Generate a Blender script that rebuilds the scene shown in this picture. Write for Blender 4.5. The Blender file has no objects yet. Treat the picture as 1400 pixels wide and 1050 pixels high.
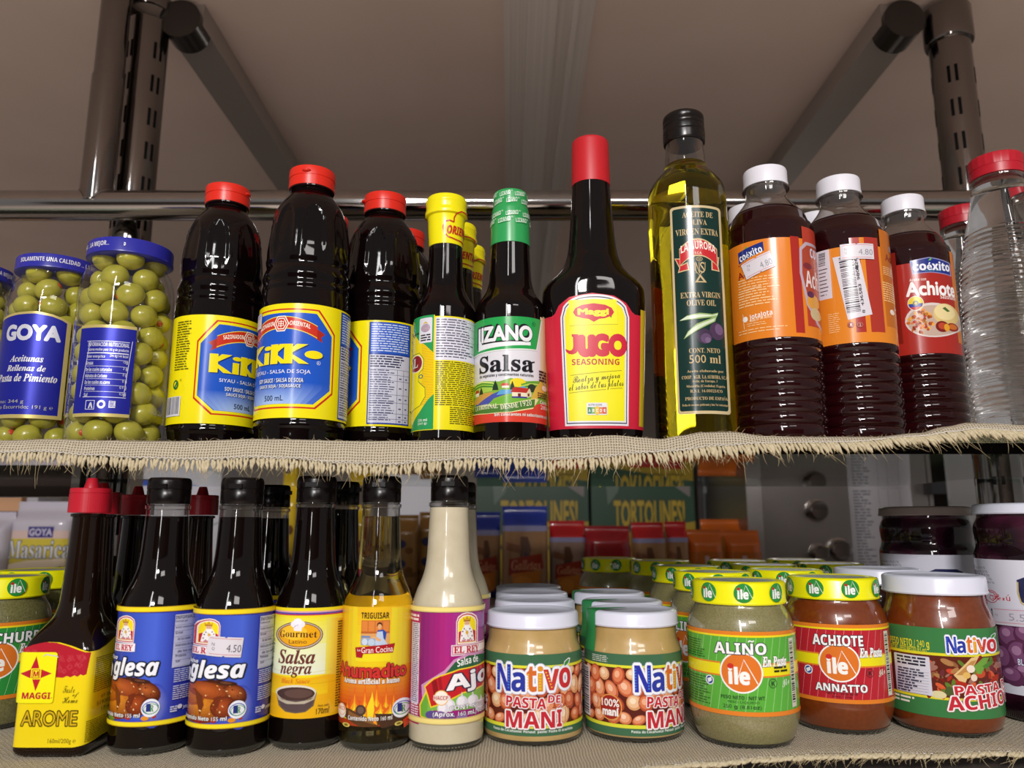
import bpy, math, random
from math import sin, cos, tan, atan, atan2, pi, radians, hypot, sqrt
from mathutils import Vector
from mathutils.geometry import tessellate_polygon

random.seed(7)
SC = bpy.context.scene
COL = SC.collection

# ---------------------------------------------------------------- camera
F = 1050.0                  # focal length in pixels of the 1400 x 1050 frame
PITCH = radians(10.4)
CZ = 1.45
cam = bpy.data.cameras.new('camera')
cam.sensor_width = 36.0
cam.lens = F / 1400 * 36
cam.clip_start = 0.02
cam_ob = bpy.data.objects.new('camera', cam)
COL.objects.link(cam_ob)
cam_ob.location = (0, 0, CZ)
cam_ob.rotation_euler = (radians(90) + PITCH, 0, 0)
cam.dof.use_dof = True
cam.dof.focus_distance = 0.66
cam.dof.aperture_fstop = 6.5
SC.camera = cam_ob

# ---------------------------------------------------------------- world, lamps, exposure
world = bpy.data.worlds.new('shop_air')
SC.world = world
world.use_nodes = True
world.node_tree.nodes['Background'].inputs[0].default_value = (0.58, 0.55, 0.54, 1)
world.node_tree.nodes['Background'].inputs[1].default_value = 0.46


def area(name, loc, target, sx, sy, power, color=(1, 1, 1)):
    l = bpy.data.lights.new(name, 'AREA')
    l.shape = 'RECTANGLE'
    l.size, l.size_y = sx, sy
    l.energy = power
    l.color = color
    o = bpy.data.objects.new(name, l)
    COL.objects.link(o)
    o.location = loc
    d = Vector(target) - Vector(loc)
    o.rotation_euler = d.to_track_quat('-Z', 'Y').to_euler()
    return o


area('aisle_tube_lamp', (-0.62, -2.3, 2.55), (-0.3, 0.6, 1.5), 0.16, 1.8, 25, (1.0, 0.99, 0.99))
area('added_fill_lamp', (0.7, -1.6, 2.75), (0.3, 0.7, 1.4), 0.7, 0.35, 9, (1.0, 0.96, 0.93))  # unseen fill lamp added on the right
area('added_bounce_lamp', (-0.25, -2.6, 2.9), (-0.25, -2.3, 0.0), 0.5, 0.5, 165, (1.0, 0.955, 0.93))  # unseen lamp added so that light bouncing off the floor brightens the canopy
area('back_room_lamp', (0.9, 2.6, 2.1), (0.6, 1.5, 1.3), 0.5, 0.3, 2.2, (1.0, 0.93, 0.86))
SC.view_settings.view_transform = 'Standard'
SC.view_settings.look = 'None'
SC.view_settings.gamma = 1.0
SC.view_settings.exposure = -0.12
SC.view_settings.use_curve_mapping = False

SU = CZ + 0.0653            # top of the upper shelf cloth
SL = CZ - 0.159             # top of the lower shelf cloth


# ---------------------------------------------------------------- measuring helpers
def elev(py):
    return PITCH + atan((525 - py) / F)


def Zy(py, d):
    return CZ + d * tan(elev(py))


def ZC(z, d):
    return d * cos(PITCH) + (z - CZ) * sin(PITCH)


def Xp(px, py, d):
    return (px - 700) / F * ZC(Zy(py, d), d)


def Rp(hw, py, d):
    return hw / F * ZC(Zy(py, d), d)


def base_depth(py, hw, zs=None):
    """centre depth of a round thing whose nearest base point shows at image row py"""
    zs = SL if zs is None else zs
    df = (zs - CZ) / tan(elev(py))
    return df + hw / F * ZC(zs, df)


# ---------------------------------------------------------------- materials
def lin(c):
    return c / 12.92 if c <= 0.04045 else ((c + 0.055) / 1.055) ** 2.4


def hx(h, a=1.0):
    h = h.lstrip('#')
    return tuple(lin(int(h[i:i + 2], 16) / 255) for i in (0, 2, 4)) + (a,)


MATS = {}


def principled(name, col=None, rough=0.4, metal=0.0, spec=0.5, coat=0.0, coat_rough=0.03, trans=0.0, ior=1.45, sss=0.0):
    m = bpy.data.materials.new(name)
    m.use_nodes = True
    b = m.node_tree.nodes['Principled BSDF']
    if col is not None:
        b.inputs['Base Color'].default_value = hx(col) if isinstance(col, str) else tuple(col) + (1,) * (4 - len(col))
    b.inputs['Roughness'].default_value = rough
    b.inputs['Metallic'].default_value = metal
    b.inputs['Specular IOR Level'].default_value = spec
    b.inputs['Coat Weight'].default_value = coat
    b.inputs['Coat Roughness'].default_value = coat_rough
    b.inputs['Transmission Weight'].default_value = trans
    b.inputs['IOR'].default_value = ior
    if sss:
        b.inputs['Subsurface Weight'].default_value = sss
        b.inputs['Subsurface Radius'].default_value = (0.004, 0.003, 0.002)
    MATS[name] = m
    return m


def nd(m, t, **kw):
    n = m.node_tree.nodes.new(t)
    for k, v in kw.items():
        setattr(n, k, v)
    return n


def lk(m, a, b):
    m.node_tree.links.new(a, b)


def speckle(m, scale, c0, c1, lo=0.4, hi=0.6, bump=0.0, detail=4.0):
    """noise between two colours of the substance itself, on object coordinates"""
    b = m.node_tree.nodes['Principled BSDF']
    tc = nd(m, 'ShaderNodeTexCoord')
    n = nd(m, 'ShaderNodeTexNoise')
    n.inputs['Scale'].default_value = scale
    n.inputs['Detail'].default_value = detail
    r = nd(m, 'ShaderNodeValToRGB')
    r.color_ramp.elements[0].position = lo
    r.color_ramp.elements[1].position = hi
    r.color_ramp.elements[0].color = hx(c0)
    r.color_ramp.elements[1].color = hx(c1)
    lk(m, tc.outputs['Object'], n.inputs['Vector'])
    lk(m, n.outputs['Fac'], r.inputs['Fac'])
    lk(m, r.outputs['Color'], b.inputs['Base Color'])
    if bump:
        bp = nd(m, 'ShaderNodeBump')
        bp.inputs['Strength'].default_value = bump
        bp.inputs['Distance'].default_value = 0.001
        lk(m, n.outputs['Fac'], bp.inputs['Height'])
        lk(m, bp.outputs['Normal'], b.inputs['Normal'])
    return m


def clear_shell(name, tint=(0.95, 0.955, 0.95), rough=0.03, strength=1.0, power=3.0):
    """thin clear glass or film: straight-through light plus a Fresnel mirror reflection"""
    m = bpy.data.materials.new(name)
    m.use_nodes = True
    nt = m.node_tree
    nt.nodes.remove(nt.nodes['Principled BSDF'])
    out = nt.nodes['Material Output']
    tr = nd(m, 'ShaderNodeBsdfTransparent')
    tr.inputs['Color'].default_value = tuple(tint) + (1,)
    gl = nd(m, 'ShaderNodeBsdfGlossy')
    gl.inputs['Roughness'].default_value = rough
    fr = nd(m, 'ShaderNodeLayerWeight')
    fr.inputs['Blend'].default_value = 0.5
    pw = nd(m, 'ShaderNodeMath', operation='POWER')
    pw.inputs[1].default_value = power
    ml = nd(m, 'ShaderNodeMath', operation='MULTIPLY_ADD')
    ml.inputs[1].default_value = 0.75 * strength
    ml.inputs[2].default_value = 0.045 * strength
    ml.use_clamp = True
    lk(m, fr.outputs['Facing'], pw.inputs[0])
    mx = nd(m, 'ShaderNodeMixShader')
    lk(m, pw.outputs[0], ml.inputs[0])
    lk(m, ml.outputs[0], mx.inputs['Fac'])
    lk(m, tr.outputs['BSDF'], mx.inputs[1])
    lk(m, gl.outputs['BSDF'], mx.inputs[2])
    lk(m, mx.outputs['Shader'], out.inputs['Surface'])
    MATS[name] = m
    return m


def ink_material(name, rough=0.32, metal=0.0, coat=0.0):
    m = principled(name, None, rough, metal, coat=coat)
    a = nd(m, 'ShaderNodeAttribute')
    a.attribute_name = 'ink'
    lk(m, a.outputs['Color'], m.node_tree.nodes['Principled BSDF'].inputs['Base Color'])
    return m


ink_material('printed_paper', 0.33)
ink_material('printed_gloss', 0.2)
ink_material('printed_foil', 0.3, 0.35)
principled('dark_sauce', (0.0035, 0.0016, 0.0014), 0.05, spec=0.5)
principled('soy_sauce', (0.0030, 0.0012, 0.0014), 0.06, spec=0.45)
principled('amber_glass', (0.008, 0.003, 0.0012), 0.07, spec=0.5)
principled('red_oil', (0.016, 0.0012, 0.0020), 0.07, spec=0.6)
speckle(principled('purple_brine', None, 0.06, spec=0.6), 34, '#180810', '#42182c', 0.40, 0.62, detail=1.0)
principled('red_plastic', '#dc2a1a', 0.32)
principled('crimson_plastic', '#b4182a', 0.34)
principled('maggi_cap_red', '#c01e28', 0.42)
principled('white_plastic', '#e4e4ee', 0.35)
principled('black_plastic', '#0c0707', 0.25, spec=0.35)
principled('black_metal', '#100b0a', 0.25)
principled('blue_lid', '#2a2c9a', 0.28)
principled('white_lid', '#dadcec', 0.22)
principled('brown_lid', '#a8958f', 0.3)
principled('yellow_lid', '#f0ec10', 0.25)
principled('lid_metal', '#b9b9bd', 0.28, 0.6)
principled('yellow_shrink', '#f2e60c', 0.25)
principled('green_shrink', '#2f9e56', 0.28)
principled('pimiento', '#c8421e', 0.35)
principled('chrome', (0.42, 0.405, 0.395), 0.09, 1.0)
principled('chrome_dark', (0.44, 0.42, 0.41), 0.16, 1.0)
principled('post_chrome', (0.25, 0.235, 0.225), 0.08, 1.0)
principled('thick_glass', (0.035, 0.036, 0.030), 0.05, spec=0.6)
principled('steel', (0.33, 0.30, 0.285), 0.30, 1.0)
principled('slot_black', (0.004, 0.004, 0.004), 0.8, spec=0.1)
principled('paper_white', '#c9c9d2', 0.6)
principled('dark_rubber', '#17181a', 0.6)
speckle(principled('peanut_paste', None, 0.3, coat=1.0), 60, '#b0925a', '#bd9e66', 0.35, 0.65)
speckle(principled('green_paste', None, 0.3, coat=1.0), 1100, '#716c42', '#88825a', 0.36, 0.60)
speckle(principled('coriander_paste', None, 0.3, coat=1.0), 800, '#5c5a34', '#767247', 0.36, 0.6)
speckle(principled('annatto_paste', None, 0.3, coat=1.0), 320, '#6a2d0b', '#74340e', 0.34, 0.6)
speckle(principled('garlic_sauce', None, 0.25, coat=0.8), 90, '#c2b89c', '#cac0a6', 0.3, 0.7)
speckle(principled('olive_skin', None, 0.28, spec=0.5, coat=0.3), 70, '#9c982e', '#b8b044', 0.3, 0.7)
clear_shell('clear_glass')
clear_shell('clear_plastic', (0.80, 0.79, 0.77), 0.06, 1.5, 1.7)
clear_shell('clear_film', (0.97, 0.97, 0.97), 0.06, 0.8)
principled('olive_oil', (0.86, 0.72, 0.02), 0.02, trans=1.0, ior=1.35)
principled('smoke_liquid', (0.95, 0.82, 0.36), 0.02, trans=1.0, ior=1.36)
principled('vinegar', (0.97, 0.97, 0.97), 0.03, trans=1.0, ior=1.33)


# ---------------------------------------------------------------- object helpers
def mesh_obj(name, verts, faces, mat, parent=None, smooth=True, sharp=40):
    me = bpy.data.meshes.new(name)
    me.from_pydata([tuple(v) for v in verts], [], faces)
    me.materials.append(MATS[mat] if isinstance(mat, str) else mat)
    if smooth:
        me.polygons.foreach_set('use_smooth', [True] * len(me.polygons))
        if sharp:
            me.set_sharp_from_angle(angle=radians(sharp))
    me.update()
    o = bpy.data.objects.new(name, me)
    COL.objects.link(o)
    if parent is not None:
        o.parent = parent
    return o


def tag(o, label, cat=None, group=None, kind=None):
    if label:
        o['label'] = label
    if cat:
        o['category'] = cat
    if group:
        o['group'] = group
    if kind:
        o['kind'] = kind
    return o


def thing(name, label, cat, loc, rz=0.0, group=None):
    o = bpy.data.objects.new(name, None)
    COL.objects.link(o)
    o.empty_display_size = 0.02
    o.location = loc
    o.rotation_euler = (0, 0, rz)
    return tag(o, label, cat, group)


def dup(root, loc, rz, label, group=None):
    r = root.copy()
    COL.objects.link(r)
    r.location = loc
    r.rotation_euler = (0, 0, rz)
    r['label'] = label
    if group:
        r['group'] = group
    for ch in list(root.children):
        c = ch.copy()
        COL.objects.link(c)
        c.parent = r
        for g in list(ch.children):
            k = g.copy()
            COL.objects.link(k)
            k.parent = c
    return r


class MB:
    """collects shapes into one mesh"""

    def __init__(s):
        s.v, s.f = [], []

    def add(s, v, f):
        b = len(s.v)
        s.v += [tuple(x) for x in v]
        s.f += [tuple(i + b for i in q) for q in f]
        return s

    def box(s, x0, y0, z0, x1, y1, z1):
        v = [(x, y, z) for z in (z0, z1) for y in (y0, y1) for x in (x0, x1)]
        return s.add(v, [(0, 2, 3, 1), (4, 5, 7, 6), (0, 1, 5, 4), (2, 6, 7, 3), (0, 4, 6, 2), (1, 3, 7, 5)])

    def tube(s, pts, r, n=8, cap=True):
        pts = [Vector(p) for p in pts]
        rs = r if isinstance(r, (list, tuple)) else [r] * len(pts)
        b = len(s.v)
        up = Vector((0.31, 0.22, 0.92))
        for i, p in enumerate(pts):
            t = (pts[min(i + 1, len(pts) - 1)] - pts[max(i - 1, 0)])
            t.normalize()
            a = t.cross(up)
            if a.length < 1e-4:
                a = t.cross(Vector((1, 0, 0)))
            a.normalize()
            c = t.cross(a)
            for k in range(n):
                an = 2 * pi * k / n
                s.v.append(tuple(p + (a * cos(an) + c * sin(an)) * rs[i]))
        for i in range(len(pts) - 1):
            for k in range(n):
                k2 = (k + 1) % n
                s.f.append((b + i * n + k, b + i * n + k2, b + (i + 1) * n + k2, b + (i + 1) * n + k))
        if cap:
            s.f.append(tuple(b + k for k in range(n))[::-1])
            s.f.append(tuple(b + (len(pts) - 1) * n + k for k in range(n)))
        return s

    def build(s, name, mat, parent=None, smooth=True, sharp=40):
        return mesh_obj(name, s.v, s.f, mat, parent, smooth, sharp)


def pchip(pts, step=0.0012):
    """monotone resample of (z, r) points"""
    pts = sorted(pts)
    n = len(pts)
    z = [p[0] for p in pts]
    r = [p[1] for p in pts]
    h = [max(z[i + 1] - z[i], 1e-9) for i in range(n - 1)]
    dl = [(r[i + 1] - r[i]) / h[i] for i in range(n - 1)]
    m = [dl[0]] + [0.0] * (n - 2) + [dl[-1]]
    for i in range(1, n - 1):
        if dl[i - 1] * dl[i] > 0:
            w1, w2 = 2 * h[i] + h[i - 1], h[i] + 2 * h[i - 1]
            m[i] = (w1 + w2) / (w1 / dl[i - 1] + w2 / dl[i])
    out = []
    for i in range(n - 1):
        k = max(1, int(h[i] / step))
        if abs(dl[i]) < 1e-3 and abs(m[i]) < 1e-3 and abs(m[i + 1]) < 1e-3:
            k = 1
        for j in range(k):
            t = j / k
            h00, h10 = 2 * t ** 3 - 3 * t * t + 1, t ** 3 - 2 * t * t + t
            h01, h11 = -2 * t ** 3 + 3 * t * t, t ** 3 - t * t
            out.append((z[i] + t * h[i], h00 * r[i] + h10 * h[i] * m[i] + h01 * r[i + 1] + h11 * h[i] * m[i + 1]))
    out.append((z[-1], r[-1]))
    return out


def lathe(name, prof, mat, parent, n=64, mod=None, cap0=True, cap1=True, smooth=True, sharp=40, cs=None, raw=False):
    """turn a list of (z, r) about the local Z axis; mod(theta, z, r) -> r ; cs(theta, z) -> (sx, sy)"""
    v, f = [], []
    for (z, r) in prof:
        for k in range(n):
            t = 2 * pi * k / n
            rr = mod(t, z, r) if mod else r
            if cs:
                x, y = cs(t, z, rr)
            else:
                x, y = rr * cos(t), rr * sin(t)
            v.append((x, y, z))
    for i in range(len(prof) - 1):
        for k in range(n):
            k2 = (k + 1) % n
            f.append((i * n + k, i * n + k2, (i + 1) * n + k2, (i + 1) * n + k))
    if cap0:
        f.append(tuple(range(n))[::-1])
    if cap1:
        b = (len(prof) - 1) * n
        f.append(tuple(b + k for k in range(n)))
    if raw:
        return v, f
    return mesh_obj(name, v, f, mat, parent, smooth, sharp)


def pxprof(pts, d, zb, base_hw=None):
    """image rows and half widths -> (height above the base, radius)"""
    out = []
    for (py, hw) in pts:
        out.append((Zy(py, d) - zb, Rp(hw, py, d)))
    return sorted(out)


# ---------------------------------------------------------------- printed labels
def mfont(s, base):
    o = ''
    for ch in s:
        if 'A' <= ch <= 'Z':
            o += chr(base + ord(ch) - 65)
        elif 'a' <= ch <= 'z':
            o += chr(base + 26 + ord(ch) - 97)
        else:
            o += ch
    return o


FONTS = {'serif': 0x1D400, 'serifi': 0x1D468, 'script': 0x1D4D0, 'sans': 0x1D5D4, 'sansi': 0x1D63C, 'thini': 0x1D608}
_TXT = {}


def text_tris(s, font, off, res):
    key = (s, font, round(off, 4), res)
    if key in _TXT:
        return _TXT[key]
    cu = bpy.data.curves.new('lettering', 'FONT')
    cu.body = mfont(s, FONTS[font]) if font in FONTS else s
    cu.offset = off
    cu.resolution_u = res
    cu.fill_mode = 'FRONT'
    ob = bpy.data.objects.new('lettering', cu)
    me = ob.to_mesh()
    me.calc_loop_triangles()
    vs = [(v.co.x, v.co.y) for v in me.vertices]
    ts = [tuple(t.vertices) for t in me.loop_triangles]
    ob.to_mesh_clear()
    bpy.data.objects.remove(ob)
    bpy.data.curves.remove(cu)
    _TXT[key] = (vs, ts)
    return vs, ts


def clip(poly, u, keep_greater):
    out = []
    for i in range(len(poly)):
        a, b = poly[i], poly[(i + 1) % len(poly)]
        ia = (a[0] >= u) if keep_greater else (a[0] <= u)
        ib = (b[0] >= u) if keep_greater else (b[0] <= u)
        if ia:
            out.append(a)
        if ia != ib:
            t = (u - a[0]) / (b[0] - a[0])
            out.append((u, a[1] + t * (b[1] - a[1])))
    return out


def ngon(cx, cy, rx, ry, n=28, a0=0.0, a1=2 * pi):
    return [(cx + rx * cos(a0 + (a1 - a0) * k / (n if a1 - a0 > 6.28 else n - 1)),
             cy + ry * sin(a0 + (a1 - a0) * k / (n if a1 - a0 > 6.28 else n - 1))) for k in range(n)]


def circle_nodes(cx, cy, r, n=100):
    """clockwise seen from below so that u grows to the viewer's right; u = 0 faces the camera"""
    a0 = atan2(-cy, -cx)
    out = []
    for k in range(n + 1):
        t = -pi + 2 * pi * k / n
        a = a0 + t
        out.append((r * t, cx + r * cos(a), cy + r * sin(a), cos(a), sin(a)))
    return out


def path_nodes(pts):
    """world XY polyline (left to right for the viewer) -> nodes"""
    out, u = [], 0.0
    n = len(pts)
    for i, (x, y) in enumerate(pts):
        if i:
            u += hypot(x - pts[i - 1][0], y - pts[i - 1][1])
        a, b = pts[max(i - 1, 0)], pts[min(i + 1, n - 1)]
        tx, ty = b[0] - a[0], b[1] - a[1]
        L = hypot(tx, ty) or 1
        out.append((u, x, y, ty / L, -tx / L))
    return out


class Label:
    """flat artwork (in measured image pixels) printed on the vertical surface through `nodes`"""

    def __init__(s, host, nodes, step=None, off=0.00016, lay=0.000008, scale=None):
        s.host, s.nodes, s.off, s.lay = host, nodes, off, lay
        s.scale = scale                      # optional z(world) -> factor about the axis
        s.U = [q[0] for q in nodes]
        s.tri = []                           # (layer, colour, [(u, z) * 3])
        s.k = 0
        s.hold = False
        s.top = 0
        s.vx, s.vy, s.vk, s.fl = 0.0, 0.0, 1.0, None
        s.memo = {}
        s.vis = []
        for i, (u, x, y, nx, ny) in enumerate(nodes):
            if nx * -x + ny * -y > 0:
                s.vis.append(i)
        # longest run
        runs, cur = [], []
        for i in s.vis:
            if cur and i != cur[-1] + 1:
                runs.append(cur)
                cur = []
            cur.append(i)
        runs.append(cur)
        s.vis = max(runs, key=len)

    def at(s, u):
        U = s.U
        if u <= U[0]:
            i, t = 0, 0.0
        elif u >= U[-1]:
            i, t = len(U) - 2, 1.0
        else:
            lo, hi = 0, len(U) - 1
            while hi - lo > 1:
                m = (lo + hi) // 2
                if U[m] <= u:
                    lo = m
                else:
                    hi = m
            i, t = lo, (u - U[lo]) / (U[lo + 1] - U[lo])
        a, b = s.nodes[i], s.nodes[i + 1]
        return tuple(a[k] + t * (b[k] - a[k]) for k in range(1, 5))

    def view(s, x0=0.0, y0=0.0, k=1.0):
        """artwork units: enlarged crop of the photograph starting at (x0, y0)"""
        s.vx, s.vy, s.vk, s.fl = x0, y0, k, None
        return s

    def flat(s, u0, z0, ku, kz):
        """artwork units: metres along the paper, ku wide and kz high per unit"""
        s.fl = (u0, z0, ku, kz)
        return s

    def u_of(s, px, py):
        if s.fl:
            return s.fl[0] + px * s.fl[2]
        px, py = s.vx + px / s.vk, s.vy + py / s.vk
        key = round(py, 1)
        tab = s.memo.get(key)
        if tab is None:
            tab = []
            for i in s.vis:
                u, x, y = s.nodes[i][:3]
                tab.append((700 + F * x / ZC(Zy(py, y), y), u))
            s.memo[key] = tab
        if px <= tab[0][0]:
            k = (tab[1][1] - tab[0][1])
            return tab[0][1] + min(0.0, px - tab[0][0]) * 0.0006
        if px >= tab[-1][0]:
            return tab[-1][1] + (px - tab[-1][0]) * 0.0006
        for i in range(len(tab) - 1):
            if tab[i + 1][0] >= px:
                t = (px - tab[i][0]) / ((tab[i + 1][0] - tab[i][0]) or 1)
                return tab[i][1] + t * (tab[i + 1][1] - tab[i][1])
        return tab[-1][1]

    def conv(s, px, py):
        u = s.u_of(px, py)
        if s.fl:
            return u, s.fl[1] - py * s.fl[3], s.fl[3]
        y = s.at(u)[1]
        py = s.vy + py / s.vk
        return u, Zy(py, y), (Zy(py - 0.5, y) - Zy(py + 0.5, y)) / s.vk

    # ---- primitives
    def _emit(s, pts, tris, col, step_layer=True):
        """pts in (u, z)"""
        c = hx(col) if isinstance(col, str) else col
        U = s.U
        for t in tris:
            p = [pts[i] for i in t]
            ua, ub = min(q[0] for q in p), max(q[0] for q in p)
            i = max(0, s._idx(ua))
            j = max(0, s._idx(ub))
            for g in range(i, j + 1):
                q = p
                if g > i:
                    q = clip(q, U[g], True)
                if g < j and len(q) > 2:
                    q = clip(q, U[g + 1], False)
                if len(q) > 2:
                    s._bands(q, c)
        s.top = max(s.top, s.k)
        if step_layer and not s.hold:
            s.k += 1

    def _bands(s, q, c):
        """on a tapering surface also cut at fixed heights, so that every layer follows the same facets"""
        ZP = 0.003
        bands = [q]
        if s.scale:
            sw = [(b, a) for (a, b) in q]
            lo, hi = int(math.floor(min(v[0] for v in sw) / ZP)), int(math.floor(max(v[0] for v in sw) / ZP))
            if hi > lo:
                bands = []
                for g in range(lo, hi + 1):
                    r = sw
                    if g > lo:
                        r = clip(r, g * ZP, True)
                    if g < hi and len(r) > 2:
                        r = clip(r, (g + 1) * ZP, False)
                    if len(r) > 2:
                        bands.append([(b, a) for (a, b) in r])
        for r in bands:
            for m in range(1, len(r) - 1):
                s.tri.append((s.k, c, [r[0], r[m], r[m + 1]]))

    def release(s):
        s.hold = False
        s.k = s.top + 1

    def _idx(s, u):
        lo, hi = 0, len(s.U) - 1
        while hi - lo > 1:
            m = (lo + hi) // 2
            if s.U[m] <= u:
                lo = m
            else:
                hi = m
        return lo

    def poly(s, pts, col, anchor=None, step=True):
        ax, ay = anchor or (sum(p[0] for p in pts) / len(pts), (min(p[1] for p in pts) + max(p[1] for p in pts)) / 2)
        u0, z0, kz = s.conv(ax, ay)
        q = [(s.u_of(px, ay), z0 + (ay - py) * kz) for (px, py) in pts]
        tr = tessellate_polygon([[Vector((a * 1000, b * 1000, 0)) for (a, b) in q]])
        s._emit(q, tr, col, step)
        return s

    def rect(s, x0, y0, x1, y1, col, step=True):
        return s.poly([(x0, y0), (x1, y0), (x1, y1), (x0, y1)], col, None, step)

    def rrect(s, x0, y0, x1, y1, r, col):
        p = []
        for (cx, cy, a) in ((x1 - r, y1 - r, 0), (x0 + r, y1 - r, pi / 2), (x0 + r, y0 + r, pi), (x1 - r, y0 + r, 1.5 * pi)):
            p += [(cx + r * cos(a + k * pi / 8), cy + r * sin(a + k * pi / 8)) for k in range(5)]
        return s.poly(p, col)

    def ell(s, cx, cy, rx, ry, col, n=28, rot=0.0, step=True):
        c, d = cos(radians(rot)), sin(radians(rot))
        return s.poly([(cx + x * c - y * d, cy + x * d + y * c) for (x, y) in ngon(0, 0, rx, ry, n)], col, (cx, cy), step)

    def blob(s, cx, cy, rx, ry, c0, c1, n=6, rot=0.0, dx=-0.18, dy=-0.22, seg=22):
        """printed picture of a round thing: nested ellipses from the rim colour to the middle colour"""
        a, b = hx(c0), hx(c1)
        for i in range(n):
            t = i / (n - 1)
            k = 1 - 0.86 * t
            s.ell(cx + rx * dx * t, cy + ry * dy * t, rx * k, ry * k, tuple(a[q] + (b[q] - a[q]) * t for q in range(4)), seg, rot)
        return s

    def ring(s, cx, cy, rx, ry, w, col, n=32):
        u0, z0, kz = s.conv(cx, cy)
        q = []
        for k in range(n):
            a = 2 * pi * k / n
            q.append((s.u_of(cx + rx * cos(a), cy), z0 - ry * sin(a) * kz))
            q.append((s.u_of(cx + (rx - w) * cos(a), cy), z0 - (ry - w) * sin(a) * kz))
        t = []
        for k in range(n):
            a, b, c, d = 2 * k, 2 * k + 1, (2 * k + 2) % (2 * n), (2 * k + 3) % (2 * n)
            t += [(a, c, d), (a, d, b)]
        s._emit(q, t, col)
        return s

    def line(s, pts, w, col):
        """a stroke through pixel points"""
        ax = sum(p[0] for p in pts) / len(pts)
        ay = (min(p[1] for p in pts) + max(p[1] for p in pts)) / 2
        u0, z0, kz = s.conv(ax, ay)
        q = [(s.u_of(px, ay), z0 + (ay - py) * kz) for (px, py) in pts]
        hw = w * kz / 2
        P, T = [], []
        for i, (u, z) in enumerate(q):
            a, b = q[max(i - 1, 0)], q[min(i + 1, len(q) - 1)]
            dx, dz = b[0] - a[0], b[1] - a[1]
            L = hypot(dx, dz) or 1
            P += [(u - dz / L * hw, z + dx / L * hw), (u + dz / L * hw, z - dx / L * hw)]
            if i:
                k = 2 * i
                T += [(k - 2, k - 1, k), (k, k - 1, k + 1)]
        s._emit(P, T, col)
        return s

    def band(s, y0, y1, col, x=None, u0=None, u1=None):
        """a ring of constant height, rows measured at column x (default: nearest point)"""
        ux = 0.0 if x is None else s.u_of(x, (y0 + y1) / 2)
        if s.fl:
            za, zb = s.fl[1] - y0 * s.fl[3], s.fl[1] - y1 * s.fl[3]
        else:
            y = s.at(ux)[1]
            za, zb = Zy(s.vy + y0 / s.vk, y), Zy(s.vy + y1 / s.vk, y)
        a = s.U[0] if u0 is None else u0
        b = s.U[-1] if u1 is None else u1
        s._emit([(a, za), (b, za), (b, zb), (a, zb)], [(0, 1, 2), (0, 2, 3)], col)
        return s

    def grad(s, x0, y0, x1, y1, c0, c1, n=8, horiz=False):
        a, b = hx(c0), hx(c1)
        for i in range(n):
            t = (i + 0.5) / n
            c = tuple(a[k] + (b[k] - a[k]) * t for k in range(4))
            if horiz:
                s.rect(x0 + (x1 - x0) * i / n, y0, x0 + (x1 - x0) * (i + 1) / n, y1, c, False)
            else:
                w = (y1 - y0)
                u0, z0, kz = s.conv((x0 + x1) / 2, (y0 + y1) / 2)
                ym = (y0 + y1) / 2
                za, zb = z0 + (ym - (y0 + w * i / n)) * kz, z0 + (ym - (y0 + w * (i + 1) / n)) * kz
                ua, ub = s.u_of(x0, ym), s.u_of(x1, ym)
                s._emit([(ua, za), (ub, za), (ub, zb), (ua, zb)], [(0, 1, 2), (0, 2, 3)], c, False)
        s.k += 1
        return s

    def text(s, t, x0, y0, x1, y1, col, font='r', off=0.0, out=None, outw=0.04, out2=None, out2w=0.08, shear=0.0,
             arc=0.0, rot=0.0, res=2, shadow=None, taper=0.0):
        """lettering whose extents fill the box; out / out2 = outline colours under it"""
        vs, ts = text_tris(t, font, 0.0, res)
        if not vs:
            return s
        vs = [(x + shear * y, y) for (x, y) in vs]
        xa, xb = min(v[0] for v in vs), max(v[0] for v in vs)
        ya, yb = min(v[1] for v in vs), max(v[1] for v in vs)
        cx, cy = (x0 + x1) / 2, (y0 + y1) / 2
        ua, ub = s.u_of(x0, cy), s.u_of(x1, cy)
        uc, zc, kz = s.conv(cx, cy)
        um = (ua + ub) / 2
        h = (y1 - y0) * kz
        w = ub - ua
        cr, sr = cos(radians(rot)), sin(radians(rot))

        def put(V, T, c, dx=0.0, dz=0.0):
            q = []
            for (x, y) in V:
                a = (x - xa) / ((xb - xa) or 1) - 0.5
                b = (y - ya) / ((yb - ya) or 1) - 0.5
                if taper:
                    b *= 1 + taper * a * 2
                uu, zz = a * w, b * h + arc * kz * (1 - 4 * a * a)
                q.append((um + uu * cr - zz * sr + dx * kz, zc + uu * sr + zz * cr + dz * kz))
            s._emit(q, T, c)

        if off < 0:
            off = 0.0
        V0, T0 = text_tris(t, font, 0.0, res)
        V0 = [(x + shear * y, y) for (x, y) in V0]

        def stamp(c, rad, dx=0.0, dz=0.0):
            hold, s.hold = s.hold, True
            n = 1 if rad <= 0 else (8 if rad < 0.05 else 12)
            for q in range(n):
                a = 2 * pi * (q + 0.5) / n
                put([(x + rad * cos(a), y + rad * sin(a)) for (x, y) in V0], T0, c, dx, dz)
                s.k += 0.35
            s.hold = hold
            s.k += 0.65

        k0 = s.k
        if shadow:
            stamp(shadow[0], off, shadow[1], -shadow[2])
        for (oc, ow) in ((out2, out2w), (out, outw)):
            if oc:
                stamp(oc, off + ow)
        if off > 0.004:
            stamp(col, off)
        put(V0, T0, col)
        if s.hold:
            s.k = k0
        return s

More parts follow.
